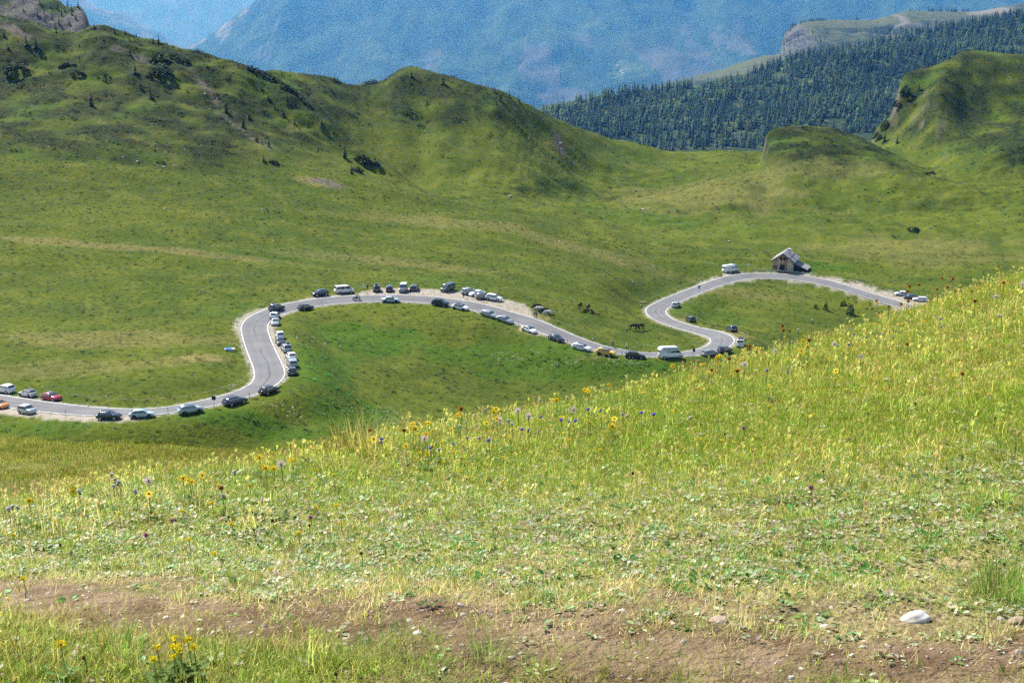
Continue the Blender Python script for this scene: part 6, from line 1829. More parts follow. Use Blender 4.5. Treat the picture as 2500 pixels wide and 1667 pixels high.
# the big tussock and a few loose ones
TU = [hit(px, py, 1.5, 14) for px, py in [(870,1108),(850,1104),(905,1112),(830,1110),(2440,1445),(2475,1460),(2420,1465),(1640,1395),(1300,1470),(960,1560),(1190,1600),(2480,1120),(60,1640),(300,1590),(520,1610),(700,1640),(860,1600),(1000,1650)]]
TS = np.array([1.25,1.05,1.1,.8,.62,.7,.6,.35,.4,.35,.45,.7,.6,.55,.5,.5,.45,.5])
scatter('tussock_grass', np.array([(q[0], q[1], q[2] - .02) for q in TU]), zrot(len(TU), .05), uni3(TS), np.full(len(TU), 17), np.array([(1.5,1.35,.9)]*4 + [(1.15,1.5,.8)]*14), cf_, 'dense tussocks of longer grass at the crest and beside the worn path', 'grass')
# grit on the worn path
cp_ = new_protos('pebbles')
M_PEB = leaf_material('pebble_stone', 0.0, .85, .2, .3)
for kk in range(4):
    bm = bmesh.new(); bmesh.ops.create_icosphere(bm, subdivisions=1, radius=1)
    for v in bm.verts: v.co = v.co*rnd.uniform(.75, 1.2); v.co.z *= .55; v.co.x *= 1.2
    me = bpy.data.meshes.new('pebble'); bm.to_mesh(me); bm.free(); attr_c(me, 'Col', np.ones((len(me.vertices), 3))*.5); me.materials.append(M_PEB); proto(me)
x, y = sector(14000, 2.3, 6.5, -.46, .46); pdist = path_d(x, y)
k = np.abs(pdist) + .12*fbm(x*2, y*2, 2, 71) < .46
x, y = x[k], y[k]; n = len(x); s_ = RNG.uniform(.0016, .0045, n)*np.where(RNG.random(n) < .05, 2.6, 1)
tn = np.array([.95, .82, .68])*RNG.uniform(.45, 1.35, (n, 1))
scatter('pebbles', np.stack([x, y, ground(x, y)], 1), zrot(n, .3), uni3(s_), RNG.integers(0, 4, n), tn, cp_, 'small pale pebbles and crumbs of earth on the worn path', 'pebbles')

# ---- white umbels flowering in the rank grass by the road
cu_ = new_protos('umbels')
for kk in range(2):
    b = Blades()
    for _ in range(14):
        a = rnd.uniform(0, 6.28); r = .11*math.sqrt(rnd.random()); b.leaf((r*math.cos(a), r*math.sin(a), .55 + rnd.uniform(-.03, .03)), a, .06, .06, .2, (.75, .76, .68))
    for _ in range(3): b.strip((0, 0, 0), rnd.uniform(0, 6.28), .56, .08, .012, (.14, .2, .05), 2, .05)
    proto(b.mesh('umbel', M_GRASS))
UX, UY = [], []
for px, py, rx, ry, c in [(1260,880,60,14,60),(1400,885,80,10,90),(1530,890,60,8,60),(1680,775,60,12,90),(1900,720,70,14,120),(1960,700,50,10,60),(2050,690,40,8,60),(940,1020,60,22,70),(1000,1040,60,12,40),(690,1000,60,14,40),(1745,650,30,4,40),(1820,652,40,4,50),(780,840,30,8,14),(1240,870,30,10,20),(2100,680,60,8,40)]:
    q0 = hit(px, py, 175); q1 = hit(px, py - ry, 175); ky = abs(q1[1] - q0[1]); kx = rx/FPX*q0[1]
    for _ in range(c): UX.append(q0[0] + rnd.gauss(0, kx*.6)); UY.append(q0[1] + rnd.gauss(0, ky*.6))
UX, UY = np.array(UX), np.array(UY); la_, ix_, di_ = road_local(UX, UY); k = ~((np.abs(la_) < 4.2) & (di_ < 8)); UX, UY = UX[k], UY[k]; n = len(UX)
scatter('umbel_flowers', np.stack([UX, UY, ground(UX, UY) - .05], 1), zrot(n, .15), uni3(RNG.uniform(.7, 1.5, n)), RNG.integers(0, 2, n), np.ones((n, 3))*RNG.uniform(.7, 1.1, (n, 1)), cu_, 'small white umbels flowering in the rank grass beside the road', 'flowers')
# ------------------------------------------------------------------ conifers
M_BARK = plain('bark', (.09, .07, .055), .9)
def conifer(h=1.0, width=.17, tiers=11, fans=8, dens=1.0, col=(.030, .055, .022), droop=.35, gap=0.08, ragged=.25):
    """crown of drooping branch sprays around a stem, unit height"""
    b = Blades(); c0 = np.array(col)
    for t_ in range(tiers):
        u = gap + (1 - gap) * (t_ + rnd.uniform(-.3, .3)) / tiers
        R = width * (1 - u)**.85 * rnd.uniform(1 - ragged, 1 + ragged) + .012
        for k in range(max(4, int(fans * (1 - .4*u)))):
            az = 6.283 * (k + rnd.uniform(-.4, .4)) / fans + t_
            r = R * rnd.uniform(.7, 1.15); d = np.array([math.cos(az), math.sin(az), 0]); s = np.array([-d[1], d[0], 0])
            z0 = u + rnd.uniform(-.02, .02); z1 = z0 - r*droop*rnd.uniform(.6, 1.5); w = r*rnd.uniform(.32, .5)
            i = len(b.v); cc = c0*rnd.uniform(.65, 1.4)
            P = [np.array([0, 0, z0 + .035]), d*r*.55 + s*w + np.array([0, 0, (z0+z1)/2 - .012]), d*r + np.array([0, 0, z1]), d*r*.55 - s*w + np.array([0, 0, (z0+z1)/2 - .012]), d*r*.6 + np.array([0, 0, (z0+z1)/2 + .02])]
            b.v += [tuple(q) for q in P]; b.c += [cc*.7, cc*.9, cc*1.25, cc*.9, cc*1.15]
            b.f += [(i, i+1, i+4), (i+1, i+2, i+4), (i+2, i+3, i+4), (i+3, i, i+4)]
    i = len(b.v); b.v += [(.012, 0, .93), (-.012, .01, .93), (0, -.012, .93), (0, 0, 1.02)]; b.c += [c0]*4; b.f += [(i, i+1, i+3), (i+1, i+2, i+3), (i+2, i, i+3)]
    return b
ct_ = new_protos('conifers')
SPR = (.028, .058, .036); LAR = (.085, .135, .058)
CROWNS = []
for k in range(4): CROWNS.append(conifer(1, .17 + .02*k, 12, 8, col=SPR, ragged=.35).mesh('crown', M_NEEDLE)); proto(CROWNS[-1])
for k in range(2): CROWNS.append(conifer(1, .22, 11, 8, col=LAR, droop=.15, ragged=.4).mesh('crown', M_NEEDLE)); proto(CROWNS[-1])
CROWNS.append(conifer(1, .10, 10, 6, col=(.16, .14, .13), ragged=.5).mesh('crown', M_NEEDLE)); proto(CROWNS[-1])   # dead spruce
WIDE = [conifer(1, .25 + .02*k, 10, 9, col=(.026, .046, .016), droop=.25, gap=.03, ragged=.4).mesh('crown', M_NEEDLE) for k in range(3)]
TRUNK = MB().tube((0, 0, -.03), (0, 0, .9), .016, .003, 6).mesh('trunk', [M_BARK])
# objects without an instancer have no tint attribute: give them a material that does not multiply by it
def solid_leaf(name, hue=.3):
    t = NT(name); col = t.attr('Col', 'Color'); oi = t.n('ShaderNodeObjectInfo')
    hs = t.n('ShaderNodeHueSaturation'); t.link(col, hs.inputs['Color'])
    t.link(t.ramp(oi.outputs['Random'], 0, 1, .5 - hue*.12, .5 + hue*.12), hs.inputs['Hue']); t.link(t.ramp(oi.outputs['Random'], 0, 1, 1 - hue, 1 + hue), hs.inputs['Value'])
    pb = t.n('ShaderNodeBsdfPrincipled'); t.link(hs.outputs[0], pb.inputs['Base Color']); pb.inputs['Roughness'].default_value = .8; pb.inputs['Specular IOR Level'].default_value = .12
    tr = t.n('ShaderNodeBsdfTranslucent'); t.link(hs.outputs[0], tr.inputs['Color']); mx = t.n('ShaderNodeMixShader'); mx.inputs[0].default_value = .2
    t.link(pb.outputs[0], mx.inputs[1]); t.link(tr.outputs[0], mx.inputs[2]); t.link(mx.outputs[0], t.out.inputs['Surface'])
    return t.mat
M_NEEDLE_O = solid_leaf('conifer_needles_single')
OC = []
for me in CROWNS:
    q = me.copy(); q.materials[0] = M_NEEDLE_O; OC.append(q)
for me in WIDE: me.materials[0] = M_NEEDLE_O
def tree(name, x, y, z, h, crown, label, group, wide=1.0):
    o = empty(name, (x, y, z), (0, 0, rnd.uniform(0, 6.28))); o.scale = (h*wide, h*wide, h)
    tag(o, label, 'tree', group)
    add('trunk', TRUNK, o); add('crown', crown, o)
    return o

# single young conifers on the hills (photo pixel of the foot, height in photo pixels)
HT = [(231,71,17),(280,82,18),(306,85,15),(316,100,14),(333,89,9),(387.5,106,20),(374,108,17),(408,111,11),(423,115.5,9),(64,108.6,24),(88,116,28),(138,83,20),(252,100,13),(193,113,9),(317,135,22),(330,178,25),(367,238,30),(344,217,20),(223,256,30),(552,274,30),(594,312,32),(458,225,10),(610,289,16),(690,281,18),(628,345,16),(640,353,16),(656,357,18),(644,393,16),(193,143,10),(379,369,14),(344,326,10),(10,88,16),
 (637,160,10),(688,184,12),(782,187,6),(817,197,13),(825,199,14),(942,196,9),(1004,186,18),(1081.5,207,27),(1164,217,9),(1186,219,8),(1207,225,14),(1214.6,226,10),(1243,238,18),(1267,251,16),(1222,247,20),(1180,241,12),(1212.5,254,14),(842,386,37),(691,284,22),(671,265,14),(655,244,20),(701,245,14),(719,303,16),(786,306,20),(814,324,10),(607,291,18),(625,346,18),(859,425,24),(1043,256,15),(915,391,14),(643,396,16),(777,369,16),(640,220,14),(1380,304,10),(1492,342,12),(1325,276,8),(1579,359,5),(2243.5,219,17),(2190,351,24),(2159,347,26),(500,140,8),(530,146,6),(545,168,10),(505,165,9),(720,260,9),(160,128,9),(110,140,10),(20,120,14),(700,330,10),(760,340,9)]
HL = ['small dark conifer high on the left ridge', 'young dark conifer on the flank of the left hill', 'small conifer on the rounded central hill', 'dark conifer on the steep hill at far right']
ORD = ['first','second','third','fourth','fifth','sixth','seventh','eighth','ninth','tenth'] + ['%dth' % k if k % 10 > 3 or k < 20 else '%d%s' % (k, ['th','st','nd','rd'][k % 10]) for k in range(11, 300)]
HCNT = {}
def ordinal(label, key):
    HCNT[key] = HCNT.get(key, 0) + 1
    return '%s, %s from the left' % (label, ORD[HCNT[key] - 1])
for px, py, hp in sorted(HT):
    x, y, z = hit(px, py + .5, 430)
    m_ = y / FPX * hp
    kind = 3 if px > 2000 else 2 if px > 780 else (0 if py < 120 else 1)
    tree('conifer', x, y, z - .12, m_*1.08, rnd.choice(WIDE), ordinal(HL[kind], kind), ['conifers on the left ridge', 'conifers on the left hill', 'conifers on the central hill', 'conifers on the right hill'][kind], rnd.uniform(.85, 1.15))
# mats of mountain pine
def shrub_mesh(n=70, seed=0, col=(.026, .048, .016)):
    b = Blades()
    for _ in range(n):
        a = rnd.uniform(0, 6.28); r = math.sqrt(rnd.random()); zz = (1 - r*r)*rnd.uniform(.35, 1.0)
        c = np.array(col)*rnd.uniform(.5, 1.7)*(0.7 + .5*zz)
        p = np.array([r*math.cos(a)*.5, r*math.sin(a)*.5, zz*.9])
        for k in range(3):
            b.leaf(p, a + rnd.uniform(-1.4, 1.4), rnd.uniform(.16, .30), rnd.uniform(.10, .16), rnd.uniform(-.2, 1.1), c)
    return b.mesh('foliage', M_NEEDLE_O)
SH = [shrub_mesh(60) for _ in range(3)]
SHL = shrub_mesh(70, col=(.045, .075, .022))
def shrub(px, py, wp, hp, label, group=None, me=None, y0=430):
    x, y, z = hit(px, py, y0)
    w, h = y/FPX*wp, y/FPX*hp
    o = empty('shrub', (x, y, z - .1), (0, 0, rnd.uniform(0, 6.28))); o.scale = (w, w*.9, h)
    tag(o, label, 'shrub', group)
    add('foliage', me or rnd.choice(SH), o); add('stem', TRUNK, o).scale = (2.5, 2.5, .5)
for px, py, w, h in [(612,172,24,14),(625,178,24,15),(640,184,24,15),(655,191,26,16),(668,199,26,16),(680,206,24,15),(695,214,24,14),(708,222,22,13),(720,232,20,11),(735,244,18,9),(751,256,16,8)]:
    shrub(px, py, w, h, 'dark mountain pine in the dense row running down the ridge of the left hill', 'row of mountain pines on the ridge')
for px, py, w, h, l in [(390,152,46,26,'broad dark mountain pine mat just under the left ridge'),(393,186,54,34,'largest dark mountain pine clump on the middle of the left hill'),(449,155,32,20,'mountain pine clump right of the largest ones on the left hill'),(425,140,24,14,'small mountain pine clump just below the skyline of the left hill'),(40,174,54,24,'round dark mountain pine mat near the left picture edge'),(167,165,44,16,'low dark mountain pine mat between the left edge and the big clump'),(190,185,40,16,'low heathy shrub patch below the long dark mat on the left hill'),(909,204,30,11,'dark low shrub in the saddle left of the pointed hilltop'),(883,392,40,18,'dark shrub clump at the foot of the spur beside the tallest conifer'),(905,404,44,18,'second dark shrub clump lower on the foot of the spur'),(870,420,34,14,'shrub at the lower end of the spur'),(2230,561,28,9,'small dark bush alone on the far meadow at right'),(2270,427,28,12,'dark low shrub at the end of the knoll slope'),(2210,232,26,30,'dark shrub hanging on the cliff edge of the right hill'),(2192,262,22,20,'dark shrub low on the cliff edge of the right hill'),(2160,312,24,20,'dark shrub at the foot of the cliff of the right hill'),(2142,340,22,20,'lowest dark shrub at the rocky foot of the right hill'),(667,397,22,10,'small dark shrub above the bare patch at the hill foot')]:
    shrub(px, py, w, h, l)
for px, py, w, h, l in [(2016,757,11,25,'slim young tree in the meadow inside the right road loop'),(2076,768,20,32,'round leafy bush in the meadow inside the right road loop'),(2059,746,17,14,'small dark bush left of the round leafy bush'),(1991,753,10,14,'thin pale sapling left of the slim young tree')]:
    shrub(px, py, w, h, l, None, SHL, 170)

# low heath shrubs speckling the hills
ch_ = new_protos('heath_shrubs')
for k in range(3):
    q = shrub_mesh(16, col=(.030, .050, .014)); q.materials[0] = M_NEEDLE; proto(q)
x, y = sector(14000, 470, 800, -.44, .44); he2 = mask_at(m_heath_shade, x, y); rr_ = mask_at(m_rock, x, y)
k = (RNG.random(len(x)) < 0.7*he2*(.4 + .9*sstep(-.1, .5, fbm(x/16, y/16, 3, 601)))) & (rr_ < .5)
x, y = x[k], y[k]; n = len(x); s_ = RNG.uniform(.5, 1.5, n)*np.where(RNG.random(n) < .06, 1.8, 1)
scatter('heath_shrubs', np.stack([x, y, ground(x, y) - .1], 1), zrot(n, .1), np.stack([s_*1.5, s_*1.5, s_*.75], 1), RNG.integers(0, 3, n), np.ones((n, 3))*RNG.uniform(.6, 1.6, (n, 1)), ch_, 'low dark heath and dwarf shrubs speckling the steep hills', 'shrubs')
# ---- forest
def cells(xx, yy, zz, sel):
    A = (xx[1:, 1:] - xx[:-1, :-1]) * (yy[1:, 1:] - yy[:-1, :-1]); return np.abs(A) * sel[None, :]
fx_, fy_, fz_ = fxx*FSC, fyy*FSC, fzz*FSC
nrw = fx_.shape[1]; sel = np.zeros(nrw - 1); sel[14:66] = 1
Wt = cells(fx_, fy_, fz_, sel); Wt = Wt / Wt.sum()
NT_ = 17000
ci = RNG.choice(Wt.size, NT_, p=Wt.ravel()); r_, c_ = np.unravel_index(ci, Wt.shape); u, v = RNG.random(NT_), RNG.random(NT_)
def bil(M): return (M[r_, c_]*(1-u)*(1-v) + M[r_+1, c_]*u*(1-v) + M[r_, c_+1]*(1-u)*v + M[r_+1, c_+1]*u*v)
tx, ty, tz = bil(fx_), bil(fy_), bil(fz_)
qx, qy = project(tx, ty, tz)
clear = np.zeros(NT_, bool)
for px, py, rx, ry in [(1560,345,36,10),(2040,300,26,14),(2010,310,30,8),(1895,185,14,5),(1900,190,20,12),(1700,222,12,8),(1715,218,14,4)]:
    clear |= ((qx-px)/rx)**2 + ((qy-py)/ry)**2 < 1
clear |= fbm(tx/60, ty/60, 3, 501) < -.62
k = (~clear) & (qx > 1180) & (qx < 2900)
tx, ty, tz, qx, qy = tx[k], ty[k], tz[k], qx[k], qy[k]; n = len(tx)
hh = (8 + 13*RNG.random(n)**.9)*(1 + .15*noise2(tx/120, ty/120, 503))
wv = RNG.uniform(.85, 1.5, n)
lar = fbm(tx/150, ty/150, 3, 505) + RNG.normal(0, .35, n)
ti = np.where(lar > .34, RNG.integers(4, 6, n), RNG.integers(0, 4, n)); ti = np.where(RNG.random(n) < .03, 6, ti)
_, top = project(tx, ty, tz + hh)
# the trees that show most: walk from near to far in narrow columns
sky_py = np.interp(qx, [p[0] for p in ROWE], [min(p[2], np.interp(p[0], [c[0] for c in ROWC], [c[2] for c in ROWC])) for p in ROWE])
order = np.argsort(ty); vis = np.zeros(n); best = {}
for i in order:
    c = int(qx[i] // 8); lim = min(best.get(c, sky_py[i]), sky_py[i]) if c in best else sky_py[i]
    vis[i] = max(0.0, lim - top[i]) if 0 < qx[i] < 2500 else 0
    best[c] = min(lim, top[i])
single = np.argsort(-vis)[:290]
isS = np.zeros(n, bool); isS[single] = True
for i in single:
    kind = 'larch' if ti[i] in (4, 5) else 'dead_spruce' if ti[i] == 6 else 'spruce'
    lab = {'larch': 'lighter green larch in the forest beyond the saddle', 'dead_spruce': 'grey dead spruce in the forest beyond the saddle', 'spruce': 'tall dark spruce in the forest beyond the saddle'}[kind]
    tree(kind, tx[i], ty[i], tz[i] - .3, hh[i], OC[ti[i]], lab, {'larch': 'larches of the forest', 'dead_spruce': 'dead spruces of the forest', 'spruce': 'spruces of the forest'}[kind], wv[i])
m_ = ~isS
nn_ = m_.sum()
tint = np.ones((nn_, 3))*RNG.uniform(.75, 1.35, (nn_, 1))
scatter('forest', np.stack([tx, ty, tz - .3], 1)[m_], np.stack([np.zeros(nn_), np.zeros(nn_), RNG.uniform(0, 6.28, nn_)], 1), hh[m_][:, None]*np.stack([wv[m_], wv[m_], np.ones(nn_)], 1), ti[m_], tint, ct_, 'mass of spruces and larches covering the hillside beyond the saddle', 'forest')
# trees on the plateau edge and its skyline, on the rocky shoulder at top left
fx_, fy_, fz_ = pxx*PSC, pyy*PSC, pzz*PSC
qx0, qy0 = project(fx_, fy_, fz_)
PT = []
def on_plat(px, py):
    j = np.argmin((qx0 - px)**2 + (qy0 - py)**2); j = np.unravel_index(j, qx0.shape); return fx_[j], fy_[j], fz_[j]
for px in np.concatenate([RNG.uniform(1915, 2015, 60), RNG.uniform(2268, 2368, 46), RNG.uniform(1908, 1940, 30), RNG.uniform(2060, 2105, 4), RNG.uniform(2215, 2440, 8)]):
    py = np.interp(px, [p[0] for p in P_TOP], [p[2] for p in P_TOP])
    PT.append((*on_plat(px, py + 1), RNG.uniform(9, 21) if px > 2050 else RNG.uniform(9, 15), 0))
for _ in range(140):
    a_ = RNG.random(); PT.append((*on_plat(1912 + 110*a_, 88 - 25*a_ + RNG.uniform(0, 60)), RNG.uniform(8, 14), 0))
for _ in range(120):
    PT.append((*on_plat(RNG.uniform(2120, 2240), 80 + RNG.normal(0, 6)), RNG.uniform(8, 14), 0))
PT = np.array(PT); n = len(PT)
PT[:, 0] += RNG.uniform(-6, 6, n)
scatter('plateau_trees', PT[:, :3] - np.array([0, 0, .5]), np.stack([np.zeros(n), np.zeros(n), RNG.uniform(0, 6.28, n)], 1), uni3(PT[:, 3]), RNG.integers(0, 5, n), np.ones((n, 3))*.9, ct_, 'thin line of conifers on the edge of the cleared plateau', 'forest')
qx0, qy0 = project(kxx, kyy, kzz)
RT_ = []
for px, py in [(165,14),(135,2),(190,20),(120,20),(100,10),(150,40),(170,60),(60,28),(80,12),(95,62),(110,52),(145,60),(125,45),(160,30),(178,38),(112,35),(135,70),(70,5),(45,-10),(155,72),(105,30),(142,25),(172,26),(88,40),(185,48)]:
    j = np.unravel_index(np.argmin((qx0 - px)**2 + (qy0 - py)**2), qx0.shape); RT_.append((kxx[j], kyy[j], kzz[j]))
for i, (x, y, z) in enumerate(sorted(RT_, key=lambda q: q[0]/q[1])):
    tree('conifer', x, y, z - .2, rnd.uniform(2.6, 5.0), rnd.choice(WIDE), ordinal('small dark conifer on the rocky top left hill', 'rocky'), 'conifers on the rocky hill')

# ---- hamlet on the far mountain
qx0, qy0 = project(mxx*MSC, myy*MSC, mzz*MSC)
M_WW = plain('render_white', (.78, .76, .72), .8); M_RF = plain('far_roof', (.16, .12, .11), .8)
HAM = [(1508,165,'white farmhouse standing apart at the upper left of the far hamlet'),(1519,176,'largest white house at the lower left of the far hamlet'),(1526,173,'white house in the middle of the far hamlet'),(1532,171,'white house at the right of the far hamlet'),(1522,179,'lowest small white house of the far hamlet')]
for i, (px, py, lab) in enumerate(HAM):
    j = np.unravel_index(np.argmin((qx0 - px)**2 + (qy0 - py)**2), qx0.shape)
    x, y, z = mxx[j]*MSC, myy[j]*MSC, mzz[j]*MSC
    x += (px - qx0[j]) / FPX * y
    o = empty('farmhouse', (x, y, z - 2), (0, 0, rnd.uniform(-.4, .4))); tag(o, lab, 'house', 'houses of the far hamlet')
    w, l, h = (22, 18, 13) if i != 1 else (30, 20, 15)
    MB().box((0, 0, h/2), (w, l, h)).obj('wall', M_WW, o)
    MB().add([(-w/2-1,-l/2-1,h),(w/2+1,-l/2-1,h),(w/2+1,l/2+1,h),(-w/2-1,l/2+1,h),(-w/2-1,0,h+6),(w/2+1,0,h+6)], [(0,1,5,4),(2,3,4,5),(0,4,3),(1,2,5)]).obj('roof', M_RF, o)
# ------------------------------------------------------------------ flowers, stems and stones of the near slope
def spot(px, py, want):
    """ground point whose plant, about `want` metres tall, shows its head at the pixel; returns x, y, z, height"""
    dx, dy, dz = ray(px, py)
    Y = np.linspace(2.2, 13.5, 900); X, Z = dx/dy*Y, dz/dy*Y
    clr = Z - ground(X, Y)
    h = np.where(clr <= want)[0]
    if len(h): i = h[0]
    else:
        lim = np.interp(dx/dy, ACOLS, cy) + .25
        k = np.where(Y < lim)[0]; i = k[np.argmin(clr[k])]
    return float(X[i]), float(Y[i]), float(Z[i] - clr[i]), float(max(clr[i], .025))
def fmat(name, c, tr=.3):
    t = NT(name); n = t.noise(60.0, 2)
    cc = t.mix(t.ramp(n, .35, .65), tuple(q*.82 for q in c), tuple(min(1, q*1.12) for q in c))
    pb = t.n('ShaderNodeBsdfPrincipled'); t.link(cc, pb.inputs['Base Color']); pb.inputs['Roughness'].default_value = .6; pb.inputs['Specular IOR Level'].default_value = .2
    tn_ = t.n('ShaderNodeBsdfTranslucent'); t.link(cc, tn_.inputs['Color']); mx = t.n('ShaderNodeMixShader'); mx.inputs[0].default_value = tr
    t.link(pb.outputs[0], mx.inputs[1]); t.link(tn_.outputs[0], mx.inputs[2]); t.link(mx.outputs[0], t.out.inputs['Surface'])
    return t.mat
F_YEL = fmat('petal_yellow', (.95, .72, .015)); F_LEM = fmat('petal_lemon', (.85, .70, .03)); F_ORG = fmat('dry_orange', (.52, .27, .05)); F_VIO = fmat('petal_violet', (.20, .15, .72)); F_WHT = fmat('petal_white', (.78, .76, .70)); F_FLF = fmat('seed_fluff', (.62, .52, .50), .5); F_BRN = fmat('seed_brown', (.10, .055, .03), .1); F_STM = fmat('stem_green', (.34, .40, .11), .3); F_STB = fmat('stem_brown', (.26, .20, .09), .2); F_PNK = fmat('petal_pink', (.55, .22, .38))
def ray_head(n, r0, r1, w, mat, cup=.15, jit=.25):
    b = MB()
    for k in range(n):
        a = 6.283*k/n + rnd.uniform(-jit, jit); L = r1*rnd.uniform(.8, 1.1); d = Vector((math.cos(a), math.sin(a), 0)); s = Vector((-d.y, d.x, 0)); z = rnd.uniform(-.25, .35)*cup*L*3
        b.add([d*r0 - s*w*.3, d*r0 + s*w*.3, d*(L*.65) + s*w*.5 + Vector((0, 0, z*.6 + cup*L)), d*L + Vector((0, 0, z)), d*(L*.65) - s*w*.5 + Vector((0, 0, z*.6 + cup*L))], [(0, 1, 2, 3, 4)])
    return b.mesh('petals', [mat])
def tuftball(r, n, mat, w=.0016):
    b = MB()
    for _ in range(n):
        d = Vector((rnd.gauss(0, 1), rnd.gauss(0, 1), rnd.gauss(.25, 1))).normalized(); s = d.orthogonal().normalized()*w
        b.add([-s*.4, s*.4, d*r*rnd.uniform(.75, 1.1) + s, d*r*rnd.uniform(.75, 1.1) - s], [(0, 1, 2, 3)])
    return b.mesh('tuft', [mat])
STEM = {}
for nm, m_, r in (('g', F_STM, .0016), ('b', F_STB, .0014)):
    b = MB(); b.path([(0, 0, -.03), (.005, .002, .35), (.003, -.002, .7), (0, 0, 1.0)], [r*1.2, r, r*.9, r*.8], 5); STEM[nm] = b.mesh('stem', [m_])
SLEAF = Blades()
for k in range(4):
    az = k*1.57 + .4; SLEAF.leaf((0, 0, .0), az, .05, .018, .5, (.14, .22, .05))
SLEAF = SLEAF.mesh('leaf', solid_leaf('stem_leaves', .15))
KINDS = {
 'arnica':  ('arnica_flower', [('petals', ray_head(13, .004, .030, .0075, F_YEL)), ('petals', ray_head(12, .004, .026, .008, F_YEL, .3)), ('petals', ray_head(11, .004, .032, .008, F_YEL, .02))], MB().ball((0, 0, .003), (.008, .008, .005), 0, 10, 5).mesh('disc', [F_ORG]), 'g'),
 'dried':   ('dried_flower_head', [('head', tuftball(.012, 90, F_ORG, .0022))], MB().ball((0, 0, -.004), (.008, .008, .008), 0, 8, 5).mesh('calyx', [F_BRN]), 'b'),
 'blue':    ('bellflower', [('petals', ray_head(9, .002, .013, .007, F_VIO, .6))], MB().ball((0, 0, .004), (.008, .008, .009), 0, 8, 5).mesh('bell', [F_VIO]), 'g'),
 'white':   ('white_seed_head', [('head', tuftball(.012, 110, F_WHT, .002))], MB().ball((0, 0, -.010), (.006, .006, .010), 0, 8, 5).mesh('calyx', [F_BRN]), 'b'),
 'fluff':   ('feathery_seed_head', [('head', tuftball(.026, 110, F_FLF, .0009))], MB().ball((0, 0, 0), .005, 0, 8, 5).mesh('heart', [F_BRN]), 'b'),
 'small':   ('small_yellow_flower', [('petals', ray_head(6, .001, .011, .009, F_LEM, .5))], MB().ball((0, 0, .003), .004, 0, 8, 5).mesh('disc', [F_YEL]), 'g'),
 'butter':  ('buttercup', [('petals', ray_head(5, .001, .014, .014, F_LEM, .55, .05))], MB().ball((0, 0, .005), .004, 0, 8, 5).mesh('disc', [F_YEL]), 'g'),
 'clover':  ('clover_flower', [('head', tuftball(.009, 70, F_PNK, .002))], MB().ball((0, 0, -.003), .005, 0, 8, 5).mesh('calyx', [F_STM]), 'g'),
 'brown':   ('brown_seed_head', [('head', tuftball(.010, 60, F_BRN, .0022))], MB().ball((0, 0, 0), (.006, .006, .010), 0, 8, 5).mesh('core', [F_BRN]), 'b'),
}
LAB = {'arnica': 'ragged golden-yellow daisy-like flower on the near slope', 'dried': 'withered orange-brown flower head on the near slope', 'blue': 'small violet-blue bell-shaped flower near the crest', 'white': 'small round whitish seed head on a dark stem near the crest', 'fluff': 'feathery pinkish-grey seed head on a thin stem near the crest', 'small': 'tiny lemon-yellow flower low in the sunlit turf', 'clover': 'small pink clover head low in the turf', 'brown': 'dark brown seed head on a stiff stem in the turf'}
GRP = {'arnica': 'golden daisy-like flowers on the slope', 'dried': 'withered flower heads on the slope', 'blue': 'violet-blue flowers on the slope', 'white': 'white seed heads on the slope', 'fluff': 'feathery seed heads on the slope', 'small': 'tiny yellow flowers in the turf', 'butter': 'buttercups in the bottom left corner', 'clover': 'clover heads in the turf', 'brown': 'brown seed heads in the turf'}
FQ = []
def flower(*a, **k): FQ.append((a, k))
def flower_now(kind, px, py, want, label=None, size=1.0, cat='flower'):
    if label is None: label = ordinal(LAB[kind], kind)
    x, y, z, h = spot(px, py, want)
    nm, heads, core, st = KINDS[kind]
    o = empty(nm, (x, y, z), (0, 0, rnd.uniform(-.6, .6))); tag(o, label or LAB[kind], cat, GRP[kind])
    s = add('stem', STEM[st], o); s.scale = (1, 1, h)
    hn, hm_ = rnd.choice(heads)
    hd = add(hn, hm_, o, (0, 0, h), (rnd.uniform(.2, .9), rnd.uniform(-.4, .4), 0)); hd.scale = (size,)*3
    add(core.name.split('.')[0], core, hd)
    if kind in ('arnica', 'butter') and h > .06: add('leaf', SLEAF, o, (0, 0, h*.15))
for px, py in [(1007,1035),(1013,1047),(1045,1033),(1041,1060),(1116,1014),(1122,1010),(1205,1005),(1210,998),(1212,1022),(1187,1033),(1350,978),(1366,972),(1358,976),(1435,955),(1428,951),(1487,940),(1642,893),(1715,890),(1752,872),(1758,868),(1960,832),(1972,846),(1955,856),(1849,851),(2143,740),(2253,785),(633,1116),(712,1122),(495,1160),(463,1173),(446,1167),(468,1176),(363,1205),(178,1198),(70,1222),(648,1142),(668,1143),(912,1071),(990,1087),(2040,905),(1500,1022),(1494,1041),(2435,657)]:
    flower('arnica', px, py, .11, size=rnd.uniform(.6, .85))
for px, py in [(986,1050),(903,1050),(2129,753),(2170,748),(2140,734),(2220.6,698.7),(2244,695),(2215,712),(2217.5,735),(2300,679),(2326,680),(2313,701),(2288,706),(2200,742),(1910,795),(1912,806),(1928,808),(1737,903),(1780,875),(2372,710),(2215,840),(2350,912),(1800,905),(1125,997),(1830,845),(540,1190),(2450,690),(2380,735),(1975,830)]:
    flower('dried', px, py, .13, size=rnd.uniform(.8, 1.2))
